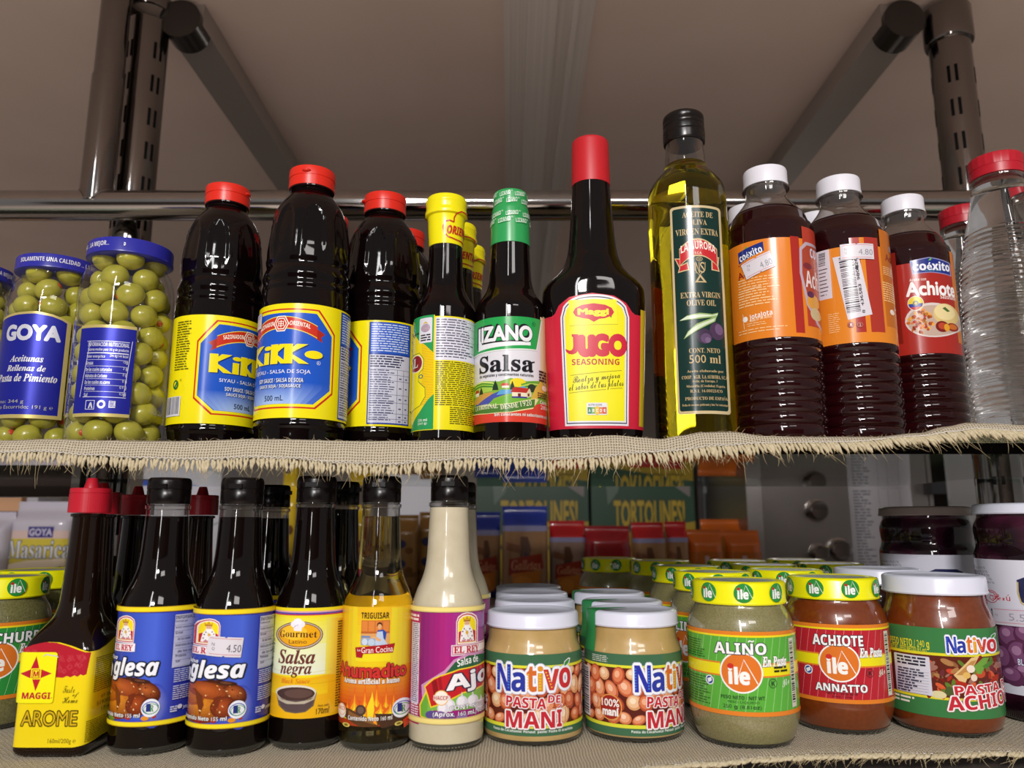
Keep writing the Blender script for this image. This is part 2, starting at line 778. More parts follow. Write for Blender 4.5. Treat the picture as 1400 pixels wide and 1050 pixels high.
    def micro(s, x0, y0, x1, y1, rows, col, fill=0.55, ragged=0.25, cols=None):
        """lines too small to read: rows of short word-long dashes"""
        rnd = random.Random(int(x0 * 7 + y0 * 13 + rows))
        cx, cy = (x0 + x1) / 2, (y0 + y1) / 2
        ua, ub = s.u_of(x0, cy), s.u_of(x1, cy)
        uc, zc, kz = s.conv(cx, cy)
        zt, zb = zc + (cy - y0) * kz, zc + (cy - y1) * kz
        pit = (zt - zb) / rows
        P, T = [], []
        for r in range(rows):
            z1 = zt - pit * r
            z0 = z1 - pit * fill
            u, end = ua, ub - (ub - ua) * ragged * rnd.random()
            while u < end:
                w = pit * rnd.uniform(0.9, 3.6)
                e = min(end, u + w)
                k = len(P)
                P += [(u, z0), (e, z0), (e, z1), (u, z1)]
                T += [(k, k + 1, k + 2), (k, k + 2, k + 3)]
                u = e + pit * 0.4
        s._emit(P, T, col)
        return s

    def bars(s, x0, y0, x1, y1, n, col, horiz=False):
        """bar code"""
        rnd = random.Random(int(x0 + y0))
        t, i = 0.0, 0
        tot = 0.0
        ws = []
        for i in range(n):
            a, b = rnd.choice((1, 1, 2, 3)), rnd.choice((1, 1, 2))
            ws.append((a, b))
            tot += a + b
        for (a, b) in ws:
            if horiz:
                s.rect(x0, y0 + (y1 - y0) * t / tot, x1, y0 + (y1 - y0) * (t + a) / tot, col, False)
            else:
                s.rect(x0 + (x1 - x0) * t / tot, y0, x0 + (x1 - x0) * (t + a) / tot, y1, col, False)
            t += a + b
        s.k += 1
        return s

    def build(s, name, mat='printed_paper', parent=None, origin=None, rz=0.0):
        """turn the artwork into one mesh in the local space of the host thing"""
        host = parent or s.host
        ox, oy, oz = origin if origin is not None else s.host.location
        verts, norms, faces, cols = [], [], [], []
        for (k, c, p) in s.tri:
            o = s.off + s.lay * k
            b = len(verts)
            for (u, z) in p:
                x, y, nx, ny = s.at(u)
                if s.scale:
                    g = s.scale(z)
                    ax, ay = ox, oy
                    x, y = ax + (x - ax) * g, ay + (y - ay) * g
                L = hypot(nx, ny) or 1
                verts.append((x + nx / L * o - ox, y + ny / L * o - oy, z - oz))
                norms.append((nx / L, ny / L, 0))
            # orientation outward
            (u0, z0), (u1, z1), (u2, z2) = p
            ccw = (u1 - u0) * (z2 - z0) - (u2 - u0) * (z1 - z0)
            faces.append((b, b + 1, b + 2) if ccw > 0 else (b, b + 2, b + 1))
            cols.append(c)
        o = mesh_obj(name, verts, faces, mat, host, True, None)
        at = o.data.attributes.new('ink', 'FLOAT_COLOR', 'FACE')
        at.data.foreach_set('color', [x for c in cols for x in c])
        o.data.normals_split_custom_set_from_vertices(norms)
        return o


# ---------------------------------------------------------------- the setting
def structure(name, mb, mat):
    return tag(mb.build(name, mat, None, False), None, kind='structure')


speckle(principled('canopy_grey', None, 0.75, spec=0.2), 5, '#e2cfc5', '#e8d6cc', 0.3, 0.7)
speckle(principled('back_wall_grey', None, 0.8, spec=0.2), 3, '#7a746e', '#858078', 0.3, 0.7)
speckle(principled('shop_floor', None, 0.5), 8, '#cdbdb0', '#d6c8bc', 0.3, 0.7)
principled('shelf_board_dark', '#3a332e', 0.45)
principled('counter_steel', (0.30, 0.28, 0.27), 0.4, 0.8)
principled('aluminium', (0.42, 0.385, 0.36), 0.28, 0.5)
m = principled('aluminium_brushed', None, 0.4, 0.0)
tc = nd(m, 'ShaderNodeTexCoord')
mp = nd(m, 'ShaderNodeMapping')
mp.inputs['Scale'].default_value = (260, 1.5, 260)
nz = nd(m, 'ShaderNodeTexNoise')
nz.inputs['Scale'].default_value = 1.0
rp = nd(m, 'ShaderNodeValToRGB')
rp.color_ramp.elements[0].color = (0.62, 0.58, 0.55, 1)
rp.color_ramp.elements[1].color = (0.86, 0.81, 0.78, 1)
lk(m, tc.outputs['Object'], mp.inputs['Vector'])
lk(m, mp.outputs['Vector'], nz.inputs['Vector'])
lk(m, nz.outputs['Fac'], rp.inputs['Fac'])
lk(m, rp.outputs['Color'], m.node_tree.nodes['Principled BSDF'].inputs['Base Color'])

ZCEIL = CZ + 0.735
structure('floor', MB().box(-4, -5, -0.05, 4, 4.2, 0.0), 'shop_floor')
structure('ceiling', MB().box(-2.6, 0.28, ZCEIL, 2.6, 3.1, ZCEIL + 0.02), 'canopy_grey')
speckle(principled('reflection_wall_brown', None, 0.8), 4, '#4c433e', '#5a504a', 0.3, 0.7)
structure('reflection_wall', MB().box(-4.0, -4.8, 0.0, 4.0, -4.7, 2.3), 'reflection_wall_brown')  # unseen, added behind the camera to darken reflections and block ambient light
structure('wall_back', MB().box(-2.6, 3.1, 0.0, 2.6, 3.16, ZCEIL + 0.02), 'back_wall_grey')

# aluminium channel down the middle of the canopy
mb = MB()
xc = 0.052
for (a, b, h) in ((-0.064, -0.050, 0.012), (-0.050, -0.030, 0.016), (-0.030, 0.012, 0.022), (0.012, 0.034, 0.017), (0.034, 0.042, 0.021),
                  (0.042, 0.056, 0.014), (0.056, 0.066, 0.010)):
    mb.box(xc + a, 0.30, ZCEIL - h, xc + b, 3.08, ZCEIL)
tag(mb.build('canopy_channel', 'aluminium_brushed', None, False),
    'wide ridged aluminium channel running back along the grey canopy above the middle bottles', 'channel')


principled('bracket_dark', (0.07, 0.065, 0.06), 0.25, 0.8)


def beam(x, y0, label):
    t = thing('canopy_beam', label, 'beam', (x, y0, ZCEIL - 0.034))
    mb = MB().box(-0.029, 0.0, 0.0, 0.029, 2.1, 0.034)
    mb.build('box_tube', 'aluminium', t, False)
    MB().tube([(0, -0.010, 0.004), (0, 0.030, 0.004)], 0.029, 40).build('end_bracket', 'bracket_dark', t)
    return t


beam(-0.470, 0.985, 'straight metal beam running back under the canopy from the left slotted post')
beam(0.556, 0.985, 'straight metal beam running back under the canopy from the right slotted post')


def slotted_post(x, y, r, z1, label, phase, zcollar):
    t = thing('slotted_post', label, 'post', (x, y, 0.0))
    lathe('tube', [(0.0, r), (z1, r)], 'post_chrome', t, 48, cap1=True)
    lathe('collar', [(zcollar, r), (zcollar, r * 1.14), (zcollar + 0.004, r * 1.19), (zcollar + 0.05, r * 1.19), (zcollar + 0.055, r * 1.1), (zcollar + 0.055, r)],
          'post_chrome', t, 48, cap0=False, cap1=False)
    lathe('rubber_foot', [(0.0, r * 1.25), (0.02, r * 1.2), (0.024, r)], 'dark_rubber', t, 32)
    v, f = [], []
    z = 1.25 + phase
    while z < z1 - 0.03:
        if abs(z - zcollar - 0.02) > 0.05:
            for base in range(4):
                for side in (-1, 1):
                    a0 = -pi / 2 + radians(-32) + base * pi / 2 + side * 0.17
                    w = 0.075
                    b = len(v)
                    for (da, dz) in ((-w, -0.0125), (w, -0.0125), (w, 0.0125), (-w, 0.0125)):
                        v.append(((r + 0.0003) * cos(a0 + da), (r + 0.0003) * sin(a0 + da), z + dz))
                    f.append((b, b + 1, b + 2, b + 3))
        z += 0.05
    mesh_obj('slot_groove', v, f, 'slot_black', t, False)
    return t


POST_Y = 0.985
RAIL_Y = 0.935
xl = Xp(197, 120, POST_Y)
xr = Xp(1308, 150, POST_Y)
slotted_post(xl, POST_Y, 0.0262, ZCEIL - 0.034, 'left chrome slotted post behind the rail beside the olive jars', 0.0, Zy(20, POST_Y))
slotted_post(xr, POST_Y, 0.0268, ZCEIL - 0.034, 'right chrome slotted post behind the clear vinegar bottles', 0.012, Zy(62, POST_Y))

zr = Zy(281, RAIL_Y)
rr = 20.5 / F * ZC(zr, RAIL_Y)
t = thing('rail', 'long horizontal chrome rail crossing behind the tall bottles, with one upright tube', 'rail', (0, RAIL_Y, zr))
MB().tube([(-1.35, 0, 0), (1.35, 0, 0)], rr, 40).build('rail_tube', 'chrome', t)
zj = Zy(108, RAIL_Y) - zr
up = lathe('upright_tube', [(0.003, 0.0200), (zj, 0.0200), (zj + 0.001, 0.0186), (ZCEIL - 0.001 - zr, 0.0186)], 'post_chrome', t, 48)
up.location = (Xp(133, 257, RAIL_Y), 0, 0)
wb = MB()
pts = []
for k in range(49):
    a = 2 * pi * k / 48
    x, y = 0.0204 * cos(a), 0.0204 * sin(a)
    pts.append((x, y, sqrt(max(rr * rr - y * y, 1e-6)) + 0.0006))
wb.tube(pts, 0.0014, 8, False).build('weld_bead', 'chrome', up)
for sx, px in ((-1, xl), (1, xr)):
    MB().tube([(px, 0, 0), (px, POST_Y - RAIL_Y - 0.0275, 0)], 0.011, 20).build('rail_bracket', 'chrome_dark', t)

principled('bar_dark', '#3a302c', 0.35, 0.5)
# bar under the back of the upper shelf, left of the left post
zb = Zy(658, POST_Y)
t = thing('support_bar', 'dark metal bar under the upper shelf left of the slotted post', 'bar', (xl, POST_Y, zb))
MB().box(-0.75, -0.014, -0.020, -0.024, 0.014, 0.020).build('bar', 'bar_dark', t, False)
MB().box(-0.034, -0.020, -0.024, -0.0235, 0.020, 0.024).build('end_plate', 'steel', t, False)

# ---- shelves
gm = principled('green_glass', (0.62, 0.80, 0.72), 0.01, trans=1.0, ior=1.5)
t = tag(MB().box(-1.3, 0.601, SU - 0.0108, 1.3, 0.93, SU - 0.0020).box(-0.44, 0.93, SU - 0.0108, 0.55, 1.11, SU - 0.0020).build('glass_shelf', 'green_glass', None, False),
        'green edged glass shelf under the upper burlap cloth', 'shelf')
tag(MB().box(-1.3, 0.5735, SL - 0.030, 1.3, 0.606, SL - 0.0200).box(-1.3, 0.606, SL - 0.030, 1.3, 0.94, SL - 0.0070).box(-0.44, 0.94, SL - 0.030, 0.55, 1.2, SL - 0.0030).build('shelf_board', 'shelf_board_dark', None, False),
    'dark board of the lower shelf under the lower burlap cloth', 'shelf')
t = thing('shelf_trestle', 'steel legs carrying the lower shelf board', 'legs', (0, 0.66, 0))
for (sx, y) in ((-1.1, 0.0), (1.1, 0.0), (-1.1, 0.22), (1.1, 0.22)):
    MB().box(sx - 0.02, y - 0.02, 0.0, sx + 0.02, y + 0.02, SL - 0.030).build('leg', 'steel', t, False)


# ---- burlap
def burlap_material():
    m = bpy.data.materials.new('burlap')
    m.use_nodes = True
    b = m.node_tree.nodes['Principled BSDF']
    b.inputs['Roughness'].default_value = 0.9
    b.inputs['Specular IOR Level'].default_value = 0.15

    def M(op, a, c=None, d=None):
        n = nd(m, 'ShaderNodeMath', operation=op)
        for i, q in enumerate((a, c, d)):
            if q is None:
                continue
            if isinstance(q, (int, float)):
                n.inputs[i].default_value = q
            else:
                lk(m, q, n.inputs[i])
        return n.outputs[0]

    uv = nd(m, 'ShaderNodeUVMap')
    nz = nd(m, 'ShaderNodeTexNoise')
    nz.inputs['Scale'].default_value = 60.0
    nz.inputs['Detail'].default_value = 2
    wob = nd(m, 'ShaderNodeMixRGB')
    wob.blend_type = 'LINEAR_LIGHT'
    wob.inputs[0].default_value = 0.0012
    lk(m, uv.outputs['UV'], nz.inputs['Vector'])
    lk(m, uv.outputs['UV'], wob.inputs[1])
    lk(m, nz.outputs['Color'], wob.inputs[2])
    sp = nd(m, 'ShaderNodeSeparateXYZ')
    lk(m, wob.outputs[0], sp.inputs[0])
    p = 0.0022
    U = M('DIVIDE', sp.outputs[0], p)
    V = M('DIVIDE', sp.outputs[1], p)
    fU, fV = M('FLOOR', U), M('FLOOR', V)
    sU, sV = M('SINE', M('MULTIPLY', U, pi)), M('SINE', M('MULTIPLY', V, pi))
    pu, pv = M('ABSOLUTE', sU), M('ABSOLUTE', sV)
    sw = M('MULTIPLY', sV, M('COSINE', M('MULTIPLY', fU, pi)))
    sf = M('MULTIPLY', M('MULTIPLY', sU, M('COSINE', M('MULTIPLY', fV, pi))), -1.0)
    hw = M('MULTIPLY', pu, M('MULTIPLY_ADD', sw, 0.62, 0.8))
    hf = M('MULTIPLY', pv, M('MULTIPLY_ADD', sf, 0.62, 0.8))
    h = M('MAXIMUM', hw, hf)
    n2 = nd(m, 'ShaderNodeTexNoise')
    n2.inputs['Scale'].default_value = 700.0
    n2.inputs['Detail'].default_value = 3
    lk(m, uv.outputs['UV'], n2.inputs['Vector'])
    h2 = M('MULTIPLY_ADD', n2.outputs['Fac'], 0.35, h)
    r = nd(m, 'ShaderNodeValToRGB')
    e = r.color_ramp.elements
    e[0].position, e[0].color = 0.48, hx('#6a5d49')  # holes between threads, with occlusion shade painted into the colour
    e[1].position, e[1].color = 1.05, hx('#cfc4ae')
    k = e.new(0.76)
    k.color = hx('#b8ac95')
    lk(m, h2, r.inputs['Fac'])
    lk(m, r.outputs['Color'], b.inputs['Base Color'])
    bp = nd(m, 'ShaderNodeBump')
    bp.inputs['Strength'].default_value = 0.9
    bp.inputs['Distance'].default_value = 0.0010
    lk(m, h2, bp.inputs['Height'])
    lk(m, bp.outputs['Normal'], b.inputs['Normal'])
    MATS['burlap'] = m


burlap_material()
speckle(principled('jute_fringe', None, 0.9, spec=0.15), 500, '#b0a384', '#cdc1a4', 0.3, 0.7)
principled('jute_hair', '#cbb992', 0.8, spec=0.2)
principled('stitch_thread', '#d8d4cc', 0.7)


def interp(tab, x):
    if x <= tab[0][0]:
        return tab[0][1]
    for (a, b) in zip(tab, tab[1:]):
        if x <= b[0]:
            t = (x - a[0]) / (b[0] - a[0])
            t = t * t * (3 - 2 * t)
            return a[1] + t * (b[1] - a[1])
    return tab[-1][1]


def cloth(name, label, sections, seed, slant, droop=0.35):
    """sections: list of (x, [(y, z) ... back to stitch line]); fringe hangs from the last point"""
    rnd = random.Random(seed)
    v, f, uvs = [], [], []
    n = len(sections[0][1])
    for (x, pts) in sections:
        s = 0.0
        for i, (y, z) in enumerate(pts):
            if i:
                s += hypot(y - pts[i - 1][0], z - pts[i - 1][1])
            v.append((x, y, z))
            uvs.append((x + 2.0, s + 1.0))
    for a in range(len(sections) - 1):
        for i in range(n - 1):
            f.append((a * n + i, a * n + i + 1, (a + 1) * n + i + 1, (a + 1) * n + i))
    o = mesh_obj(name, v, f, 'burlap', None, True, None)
    uvl = o.data.uv_layers.new(name='UVMap')
    for p in o.data.polygons:
        for li in p.loop_indices:
            uvl.data[li].uv = uvs[o.data.loops[li].vertex_index]
    tag(o, label, 'cloth')
    # fringe
    xs = [s[0] for s in sections]
    edge = [s[1][-1] for s in sections]
    prev = [s[1][-2] for s in sections]

    def at(x):
        k = min(max(int((x - xs[0]) / (xs[1] - xs[0])), 0), len(xs) - 2)
        t = (x - xs[k]) / (xs[k + 1] - xs[k])
        L = lambda a: (a[k][0] + t * (a[k + 1][0] - a[k][0]), a[k][1] + t * (a[k + 1][1] - a[k][1]))
        return L(edge), L(prev)

    fr, hair, st = MB(), MB(), MB()
    x = xs[0]
    while x < xs[-1]:
        (y, z), (py, pz) = at(x)
        dy, dz = y - py, z - pz
        L = hypot(dy, dz) or 1
        dy, dz = dy / L, dz / L
        ln = rnd.uniform(0.0048, 0.0078)
        sx = slant(x) + rnd.uniform(-0.25, 0.25)
        dz2 = dz - droop
        pts = []
        for k in range(5):
            t = k / 4
            pts.append((x + sx * ln * t + 0.0004 * sin(9 * t + x * 900), y + dy * ln * t * (1 - 0.5 * t) - 0.0006 * t, z + (dz * (1 - t) + dz2 * t) * ln * t))
        w = rnd.uniform(0.0010, 0.0015)
        fr.tube(pts, [w * 0.8, w, w * 1.05, w * 0.95, w * 0.35], 6)
        for q in range(rnd.choice((1, 2, 3))):
            a = Vector(pts[rnd.choice((2, 3, 4))])
            d = Vector((sx + rnd.uniform(-1, 1), dy * 0.4 + rnd.uniform(-0.5, 0.2), dz2 + rnd.uniform(-0.6, 0.5)))
            d.normalize()
            hl = rnd.uniform(0.003, 0.008) * (2.2 if rnd.random() < 0.06 else 1)
            c = Vector((rnd.uniform(-1, 1), rnd.uniform(-.5, .5), rnd.uniform(-1, .4))) * 0.5
            hair.tube([a + (d * t + c * t * t) * hl for t in (0, 0.33, 0.66, 1)], [0.00016, 0.00014, 0.00012, 0.00006], 3, False)
        x += rnd.uniform(0.0021, 0.0031)
    # fuzz on the cloth edge
    x = xs[0]
    while x < xs[-1]:
        k = min(int((x - xs[0]) / (xs[1] - xs[0])), len(xs) - 1)
        i = rnd.choice((n - 6, n - 5, n - 5, n - 4, n - 3))
        y, z = sections[k][1][i]
        a = Vector((x, y, z))
        d = Vector((rnd.uniform(-1, 1), -0.3, rnd.uniform(0.1, 1.0)))
        d.normalize()
        hl = rnd.uniform(0.002, 0.0055)
        c = Vector((rnd.uniform(-1, 1), rnd.uniform(-.5, .5), rnd.uniform(-1, .1))) * 0.7
        hair.tube([a + (d * t + c * t * t) * hl for t in (0, 0.33, 0.66, 1)], [0.00013, 0.00012, 0.0001, 0.00005], 3, False)
        x += rnd.uniform(0.0015, 0.006)
    # white machine stitch
    x, pts, up = xs[0], [], 0
    while x < xs[-1]:
        (y, z), (py, pz) = at(x)
        t = 0.25 if up else 0.0
        pts.append((x, y + (py - y) * t - 0.0007, z + (pz - z) * t + 0.0003))
        up = 1 - up
        x += 0.0024
    st.tube(pts, 0.00035, 5)
    tag(fr.build('fringe', 'jute_fringe', o, True, None), None, kind='stuff')
    tag(hair.build('loose_fibres', 'jute_hair', o, True, None), None, kind='stuff')
    st.build('stitching', 'stitch_thread', o, True, None)
    return o


TOPL = [(0, 602), (62, 600), (130, 602), (250, 603), (350, 600), (500, 603), (600, 602), (700, 602), (780, 598), (840, 595), (880, 598), (905, 600),
        (930, 596), (960, 591), (1000, 590), (1050, 596), (1100, 597), (1200, 597), (1260, 592), (1300, 583), (1330, 578), (1370, 579), (1400, 581)]
STL = [(0, 619.5), (62, 618), (130, 623), (200, 627), (280, 629), (350, 626), (400, 627.5), (470, 634), (540, 636), (590, 631), (650, 627), (700, 627),
       (750, 629), (820, 626), (870, 620), (920, 617), (980, 610), (1050, 606), (1150, 605), (1250, 597), (1300, 591), (1330, 586), (1400, 590)]
secs = []
x = -0.66
while x < 0.66:
    px = 700 + F * x / ZC(SU, 0.596)
    zt = max(Zy(interp(TOPL, px), 0.600), SU - 0.001)
    zs = Zy(interp(STL, px), 0.592)
    wav = 0.0006 * sin(x * 71) + 0.0004 * sin(x * 163)
    pts = [(0.93, SU - 0.0012), (0.80, SU - 0.0012), (0.70, SU - 0.0012), (0.645, SU - 0.0010), (0.622, SU - 0.0008), (0.612, (SU + zt) / 2 - 0.0004), (0.606, zt - 0.0002), (0.6005, zt),
           (0.5965, zt - 0.0008), (0.5945 + wav, zt * 0.66 + zs * 0.34), (0.593 + wav, zt * 0.33 + zs * 0.67), (0.592 + wav, zs)]
    secs.append((x, pts))
    x += 0.003
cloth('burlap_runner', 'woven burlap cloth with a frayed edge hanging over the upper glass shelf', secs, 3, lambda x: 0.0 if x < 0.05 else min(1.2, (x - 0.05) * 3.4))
EDL = [(0, 1075), (500, 1070), (800, 1056), (900, 1046), (960, 1040), (1050, 1035), (1130, 1031), (1250, 1029), (1400, 1027)]
secs = []
x = -0.66
while x < 0.66:
    px = 700 + F * x / ZC(SL, 0.575)
    ye = (SL - CZ) / tan(elev(interp(EDL, px)))
    b = 0.0006 * (1 + sin(x * 23 + 1) * sin(x * 57))
    pts = [(0.935, SL - 0.0008)] + [(yy, SL - 0.0008) for yy in (0.9, 0.86, 0.8, 0.72, 0.66)] + [(ye + 0.03, SL - 0.0006), (ye + 0.020, SL - 0.0002 + b * 0.3), (ye + 0.012, SL + b), (ye + 0.006, SL + b), (ye + 0.002, SL + b - 0.0006), (ye, SL + b - 0.0012)]
    secs.append((x, pts))
    x += 0.003
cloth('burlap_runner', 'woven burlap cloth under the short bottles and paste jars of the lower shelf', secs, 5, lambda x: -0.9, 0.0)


# ---------------------------------------------------------------- upper shelf
def az(x, y):
    return atan2(-y, -x)


# ---- jars of stuffed olives
def uvball(nu=20, nv=12):
    v, f = [(0, 0, 1)], []
    for i in range(1, nv):
        for k in range(nu):
            a, b = 2 * pi * k / nu, pi * i / nv
            v.append((sin(b) * cos(a), sin(b) * sin(a), cos(b)))
    v.append((0, 0, -1))
    for k in range(nu):
        f.append((0, 1 + k, 1 + (k + 1) % nu))
        f.append((len(v) - 1, 1 + (nv - 2) * nu + (k + 1) % nu, 1 + (nv - 2) * nu + k))
    for i in range(nv - 2):
        for k in range(nu):
            a, b = 1 + i * nu + k, 1 + i * nu + (k + 1) % nu
            f.append((a, a + nu, b + nu, b))
    return v, f


def olive_mesh():
    v, f = uvball(22, 16)
    out = []
    for (x, y, z) in v:
        r = hypot(x, y)
        zz = z * 0.0117
        if z > 0.82:                                     # dimple of the stuffed end
            zz -= 0.0016 * (1 - min(1, r / 0.42))
        s = 0.0102 * (1 - 0.03 * z)
        out.append((x * s, y * s, zz))
    return out, f


OV, OF = olive_mesh()
OLIVE = None
PIM = None


def olive(loc, rot, label, group, pim):
    global OLIVE, PIM
    if OLIVE is None:
        o = mesh_obj('olive', OV, OF, 'olive_skin')
        OLIVE = o.data
    else:
        o = bpy.data.objects.new('olive', OLIVE)
        COL.objects.link(o)
    o.location, o.rotation_euler = loc, rot
    tag(o, label, 'olive', group)
    if pim:
        if PIM is None:
            v, f = uvball(12, 8)
            p = mesh_obj('pimiento', [(x * 0.0030, y * 0.0030, z * 0.0016 + 0.0100) for (x, y, z) in v], f, 'pimiento', o)
            PIM = p.data
        else:
            p = bpy.data.objects.new('pimiento', PIM)
            COL.objects.link(p)
            p.parent = o
    return o


OLIVE_D = 0.660
OLIVE_R = 0.0388


def olive_jar(X, d, label):
    t = thing('olive_jar', label, 'jar', (X, d, SU), 0, 'olive jars')
    zt = Zy(362, OLIVE_D) - SU
    zl = Zy(342, OLIVE_D) - SU
    R = OLIVE_R
    pr = [(0, R * 0.86), (0.002, R * 0.95), (0.006, R), (zt - 0.032, R), (zt - 0.022, R * 0.975), (zt - 0.012, R * 0.90), (zt - 0.006, R * 0.80), (zt - 0.002, R * 0.775), (zt + 0.008, R * 0.775)]
    body = lathe('glass_jar', pchip(pr, 0.002), 'clear_glass', t, 72, cap1=False)
    rl = R * 0.905
    lathe('twist_lid', [(zt, rl * 0.97), (zt + 0.0008, rl * 1.01), (zt + 0.002, rl * 1.01), (zt + 0.003, rl), (zl - 0.0015, rl), (zl - 0.0004, rl * 0.985), (zl, rl * 0.95), (zl - 0.0008, rl * 0.9), (zl - 0.0012, rl * 0.3)],
          'blue_lid', t, 72)
    return t, zt, zl, rl


def fill_olives(X, d, zt, name, keep, seed):
    rnd = random.Random(seed)
    R = OLIVE_R - 0.0010
    lay, z = 0, 0.0112
    while z < zt + 0.0015:
        rr = R - 0.0107
        if z > zt - 0.026:
            rr = R * 0.84 - 0.0107
        n = 7 if z <= zt - 0.026 else 5
        off = (lay % 2) * pi / n + rnd.uniform(-0.12, 0.12) + seed
        for k in range(n):
            a = off + 2 * pi * k / n
            rel = (a - az(X, d) + pi) % (2 * pi) - pi
            if abs(rel) > radians(125) or not keep(rel, z):
                continue
            ax = a + pi / 2
            tilt = rnd.uniform(-0.5, 0.5)
            flip = 0 if rnd.random() < 0.5 else pi
            o = olive((X + rr * cos(a), d + rr * sin(a), SU + z + rnd.uniform(-0.0006, 0.0006)), (pi / 2 + tilt + flip, 0, a + rnd.uniform(-0.2, 0.2)),
                      'stuffed green olive packed in the ' + name, 'olives in the ' + name, rnd.random() < 0.5)
        lay += 1
        z += 0.0170


XJ2, XJ1, XJ0 = Xp(157, 590, OLIVE_D), Xp(56, 590, 0.700), Xp(-66, 590, 0.715)
j2, zt, zl, rl = olive_jar(XJ2, OLIVE_D, 'glass jar of green olives turned to show its blue nutrition label, beside the soy sauce')
j1, _, _, _ = olive_jar(XJ1, 0.700, 'glass jar of green olives with large blue front label, second from the left')
j0, _, _, _ = olive_jar(XJ0, 0.715, 'glass jar of green olives cut off by the left edge of the photo')
fill_olives(XJ2, OLIVE_D, zt, 'jar showing nutrition label', lambda a, z: not (-0.75 < a < 0.0 and 0.035 < z < 0.085), 2.1)
fill_olives(XJ1, 0.700, zt, 'jar with front label', lambda a, z: not (-0.8 < a < 0.45 and 0.03 < z < 0.09), 1.3)
fill_olives(XJ0, 0.715, zt, 'jar at photo edge', lambda a, z: a > 0.5, 0.4)

NAVY, GOLD, SILV = '#20259a', '#cdbb74', '#d7d9e6'
L = Label(j1, circle_nodes(XJ1, 0.700, OLIVE_R)).view(0, 320, 3.623)
L.poly([(-60, 420), (-20, 402), (60, 384), (150, 378), (235, 388), (300, 405), (334, 420), (334, 908), (-60, 908)], GOLD, (150, 640))
L.poly([(-60, 432), (-20, 414), (60, 396), (150, 390), (235, 400), (285, 413), (312, 425), (312, 890), (-60, 890)], NAVY, (150, 640))
L.rect(338, 452, 470, 908, GOLD)
L.rect(344, 464, 470, 890, NAVY)
L.text('GOYA', 38, 452, 300, 522, SILV, off=0.055, res=4)
L.text('Aceitunas', 52, 600, 216, 632, '#e6e6ec', 'serifi', 0.01)
L.text('Rellenas de', 38, 648, 227, 678, '#e6e6ec', 'serifi', 0.01)
L.text('Pasta de Pimiento', 0, 692, 284, 730, '#e6e6ec', 'serifi', 0.01)
L.text('Peso Neto: 344 g', -40, 820, 116, 842, '#b9b7a8')
L.text('Peso Neto Escurrido: 191 g \u212e', -40, 846, 262, 870, '#b9b7a8')
L.line([(358, 540), (460, 540)], 3, SILV).line([(358, 540), (345, 830)], 3, SILV).line([(345, 830), (460, 830)], 3, SILV)
L.text('INFOR', 362, 552, 408, 572, SILV, 'sans')
L.micro(356, 590, 440, 820, 7, SILV, 0.5)
L.build('front_label', 'printed_foil')

L = Label(j2, circle_nodes(XJ2, OLIVE_D, OLIVE_R)).view(90, 320, 3.619)
L.rect(58, 446, 334, 900, GOLD)
L.rect(58, 461, 334, 884, NAVY)
L.line([(108, 530), (318, 530)], 3, SILV).line([(318, 530), (297, 806)], 3, SILV).line([(84, 806), (297, 806)], 3, SILV).line([(108, 530), (84, 806)], 3, SILV)
L.text('INFORMACION NUTRICIONAL', 112, 536, 316, 556, SILV, 'sans')
L.text('Valores medios para 100 g de producto.', 110, 564, 314, 582, SILV, 'sans')
L.rect(106, 586, 312, 591, SILV)
for i, (a, b) in enumerate((('Valor energ\u00e9tico', '594 kJ/144 kcal'), ('Grasas', '15g'), ('De las cuales saturadas', '3 g'), ('Hidratos de Carbono', '0 g'),
                            ('De los cuales az\u00facares', '0 g'), ('Proteinas', '0.9 g'), ('Sal', '4.5 g'))):
    y = 606 + 31.5 * i
    x0, x1 = 105 - 2.4 * i, 309 - 2.2 * i
    L.text(a, x0, y - 9, x0 + 5.6 * len(a), y + 9, SILV, 'sans')
    w = 5.8 * len(b) + 4
    L.text(b, x1 - w, y - 9, x1, y + 9, SILV, 'sans')
    if i < 6:
        L.line([(x0, y + 16), (x1, y + 16)], 1.6, SILV)
L.rect(98, 822, 142, 868, SILV).rect(101, 825, 139, 865, NAVY)
L.ell(175, 842, 21, 21, SILV).ell(175, 842, 11, 11, NAVY)
L.poly([(114, 850), (118, 836), (124, 830), (128, 838), (134, 862), (128, 862), (122, 846), (118, 862), (112, 862)], SILV)
L.rect(212, 826, 245, 860, SILV).micro(215, 829, 242, 857, 4, NAVY, 0.5)
L.build('back_label', 'printed_foil')
for (t, X, d, vx, txt, box) in ((j1, XJ1, 0.700, 0, 'SOLAMENTE UNA CALIDAD ... LA MEJOR...', (138, 46, 520, 74)), (j2, XJ2, OLIVE_D, 90, 'SOLAMENTE UNA CALIDAD ... LA MEJOR...', (-150, 30, 300, 58)),
                                (j0, XJ0, 0.715, 0, 'SOLAMENTE UNA CALIDAD ... LA MEJOR...', (-300, 72, 80, 100))):
    L = Label(t, circle_nodes(X, d, rl), off=0.0003).view(vx, 320, 3.62)
    u, z, k = L.conv((box[0] + box[2]) / 2, (box[1] + box[3]) / 2)
    L.flat(u, SU + (zt + zl) / 2 + 0.0002, 0.0001, 0.0001)
    L.text(txt, -400, -26, 400, 26, '#dcdce8', 'sans')
    if t is j2:
        L.text('D', 520, -14, 534, 14, '#dcdce8', 'sans')
    L.build('lid_lettering', 'printed_gloss')

# ---- soy sauce bottles
DK = 0.655
XK = Xp(410, 590, DK)
zk = lambda py: Zy(py, DK) - SU
RK = Rp(60.5, 500, DK)


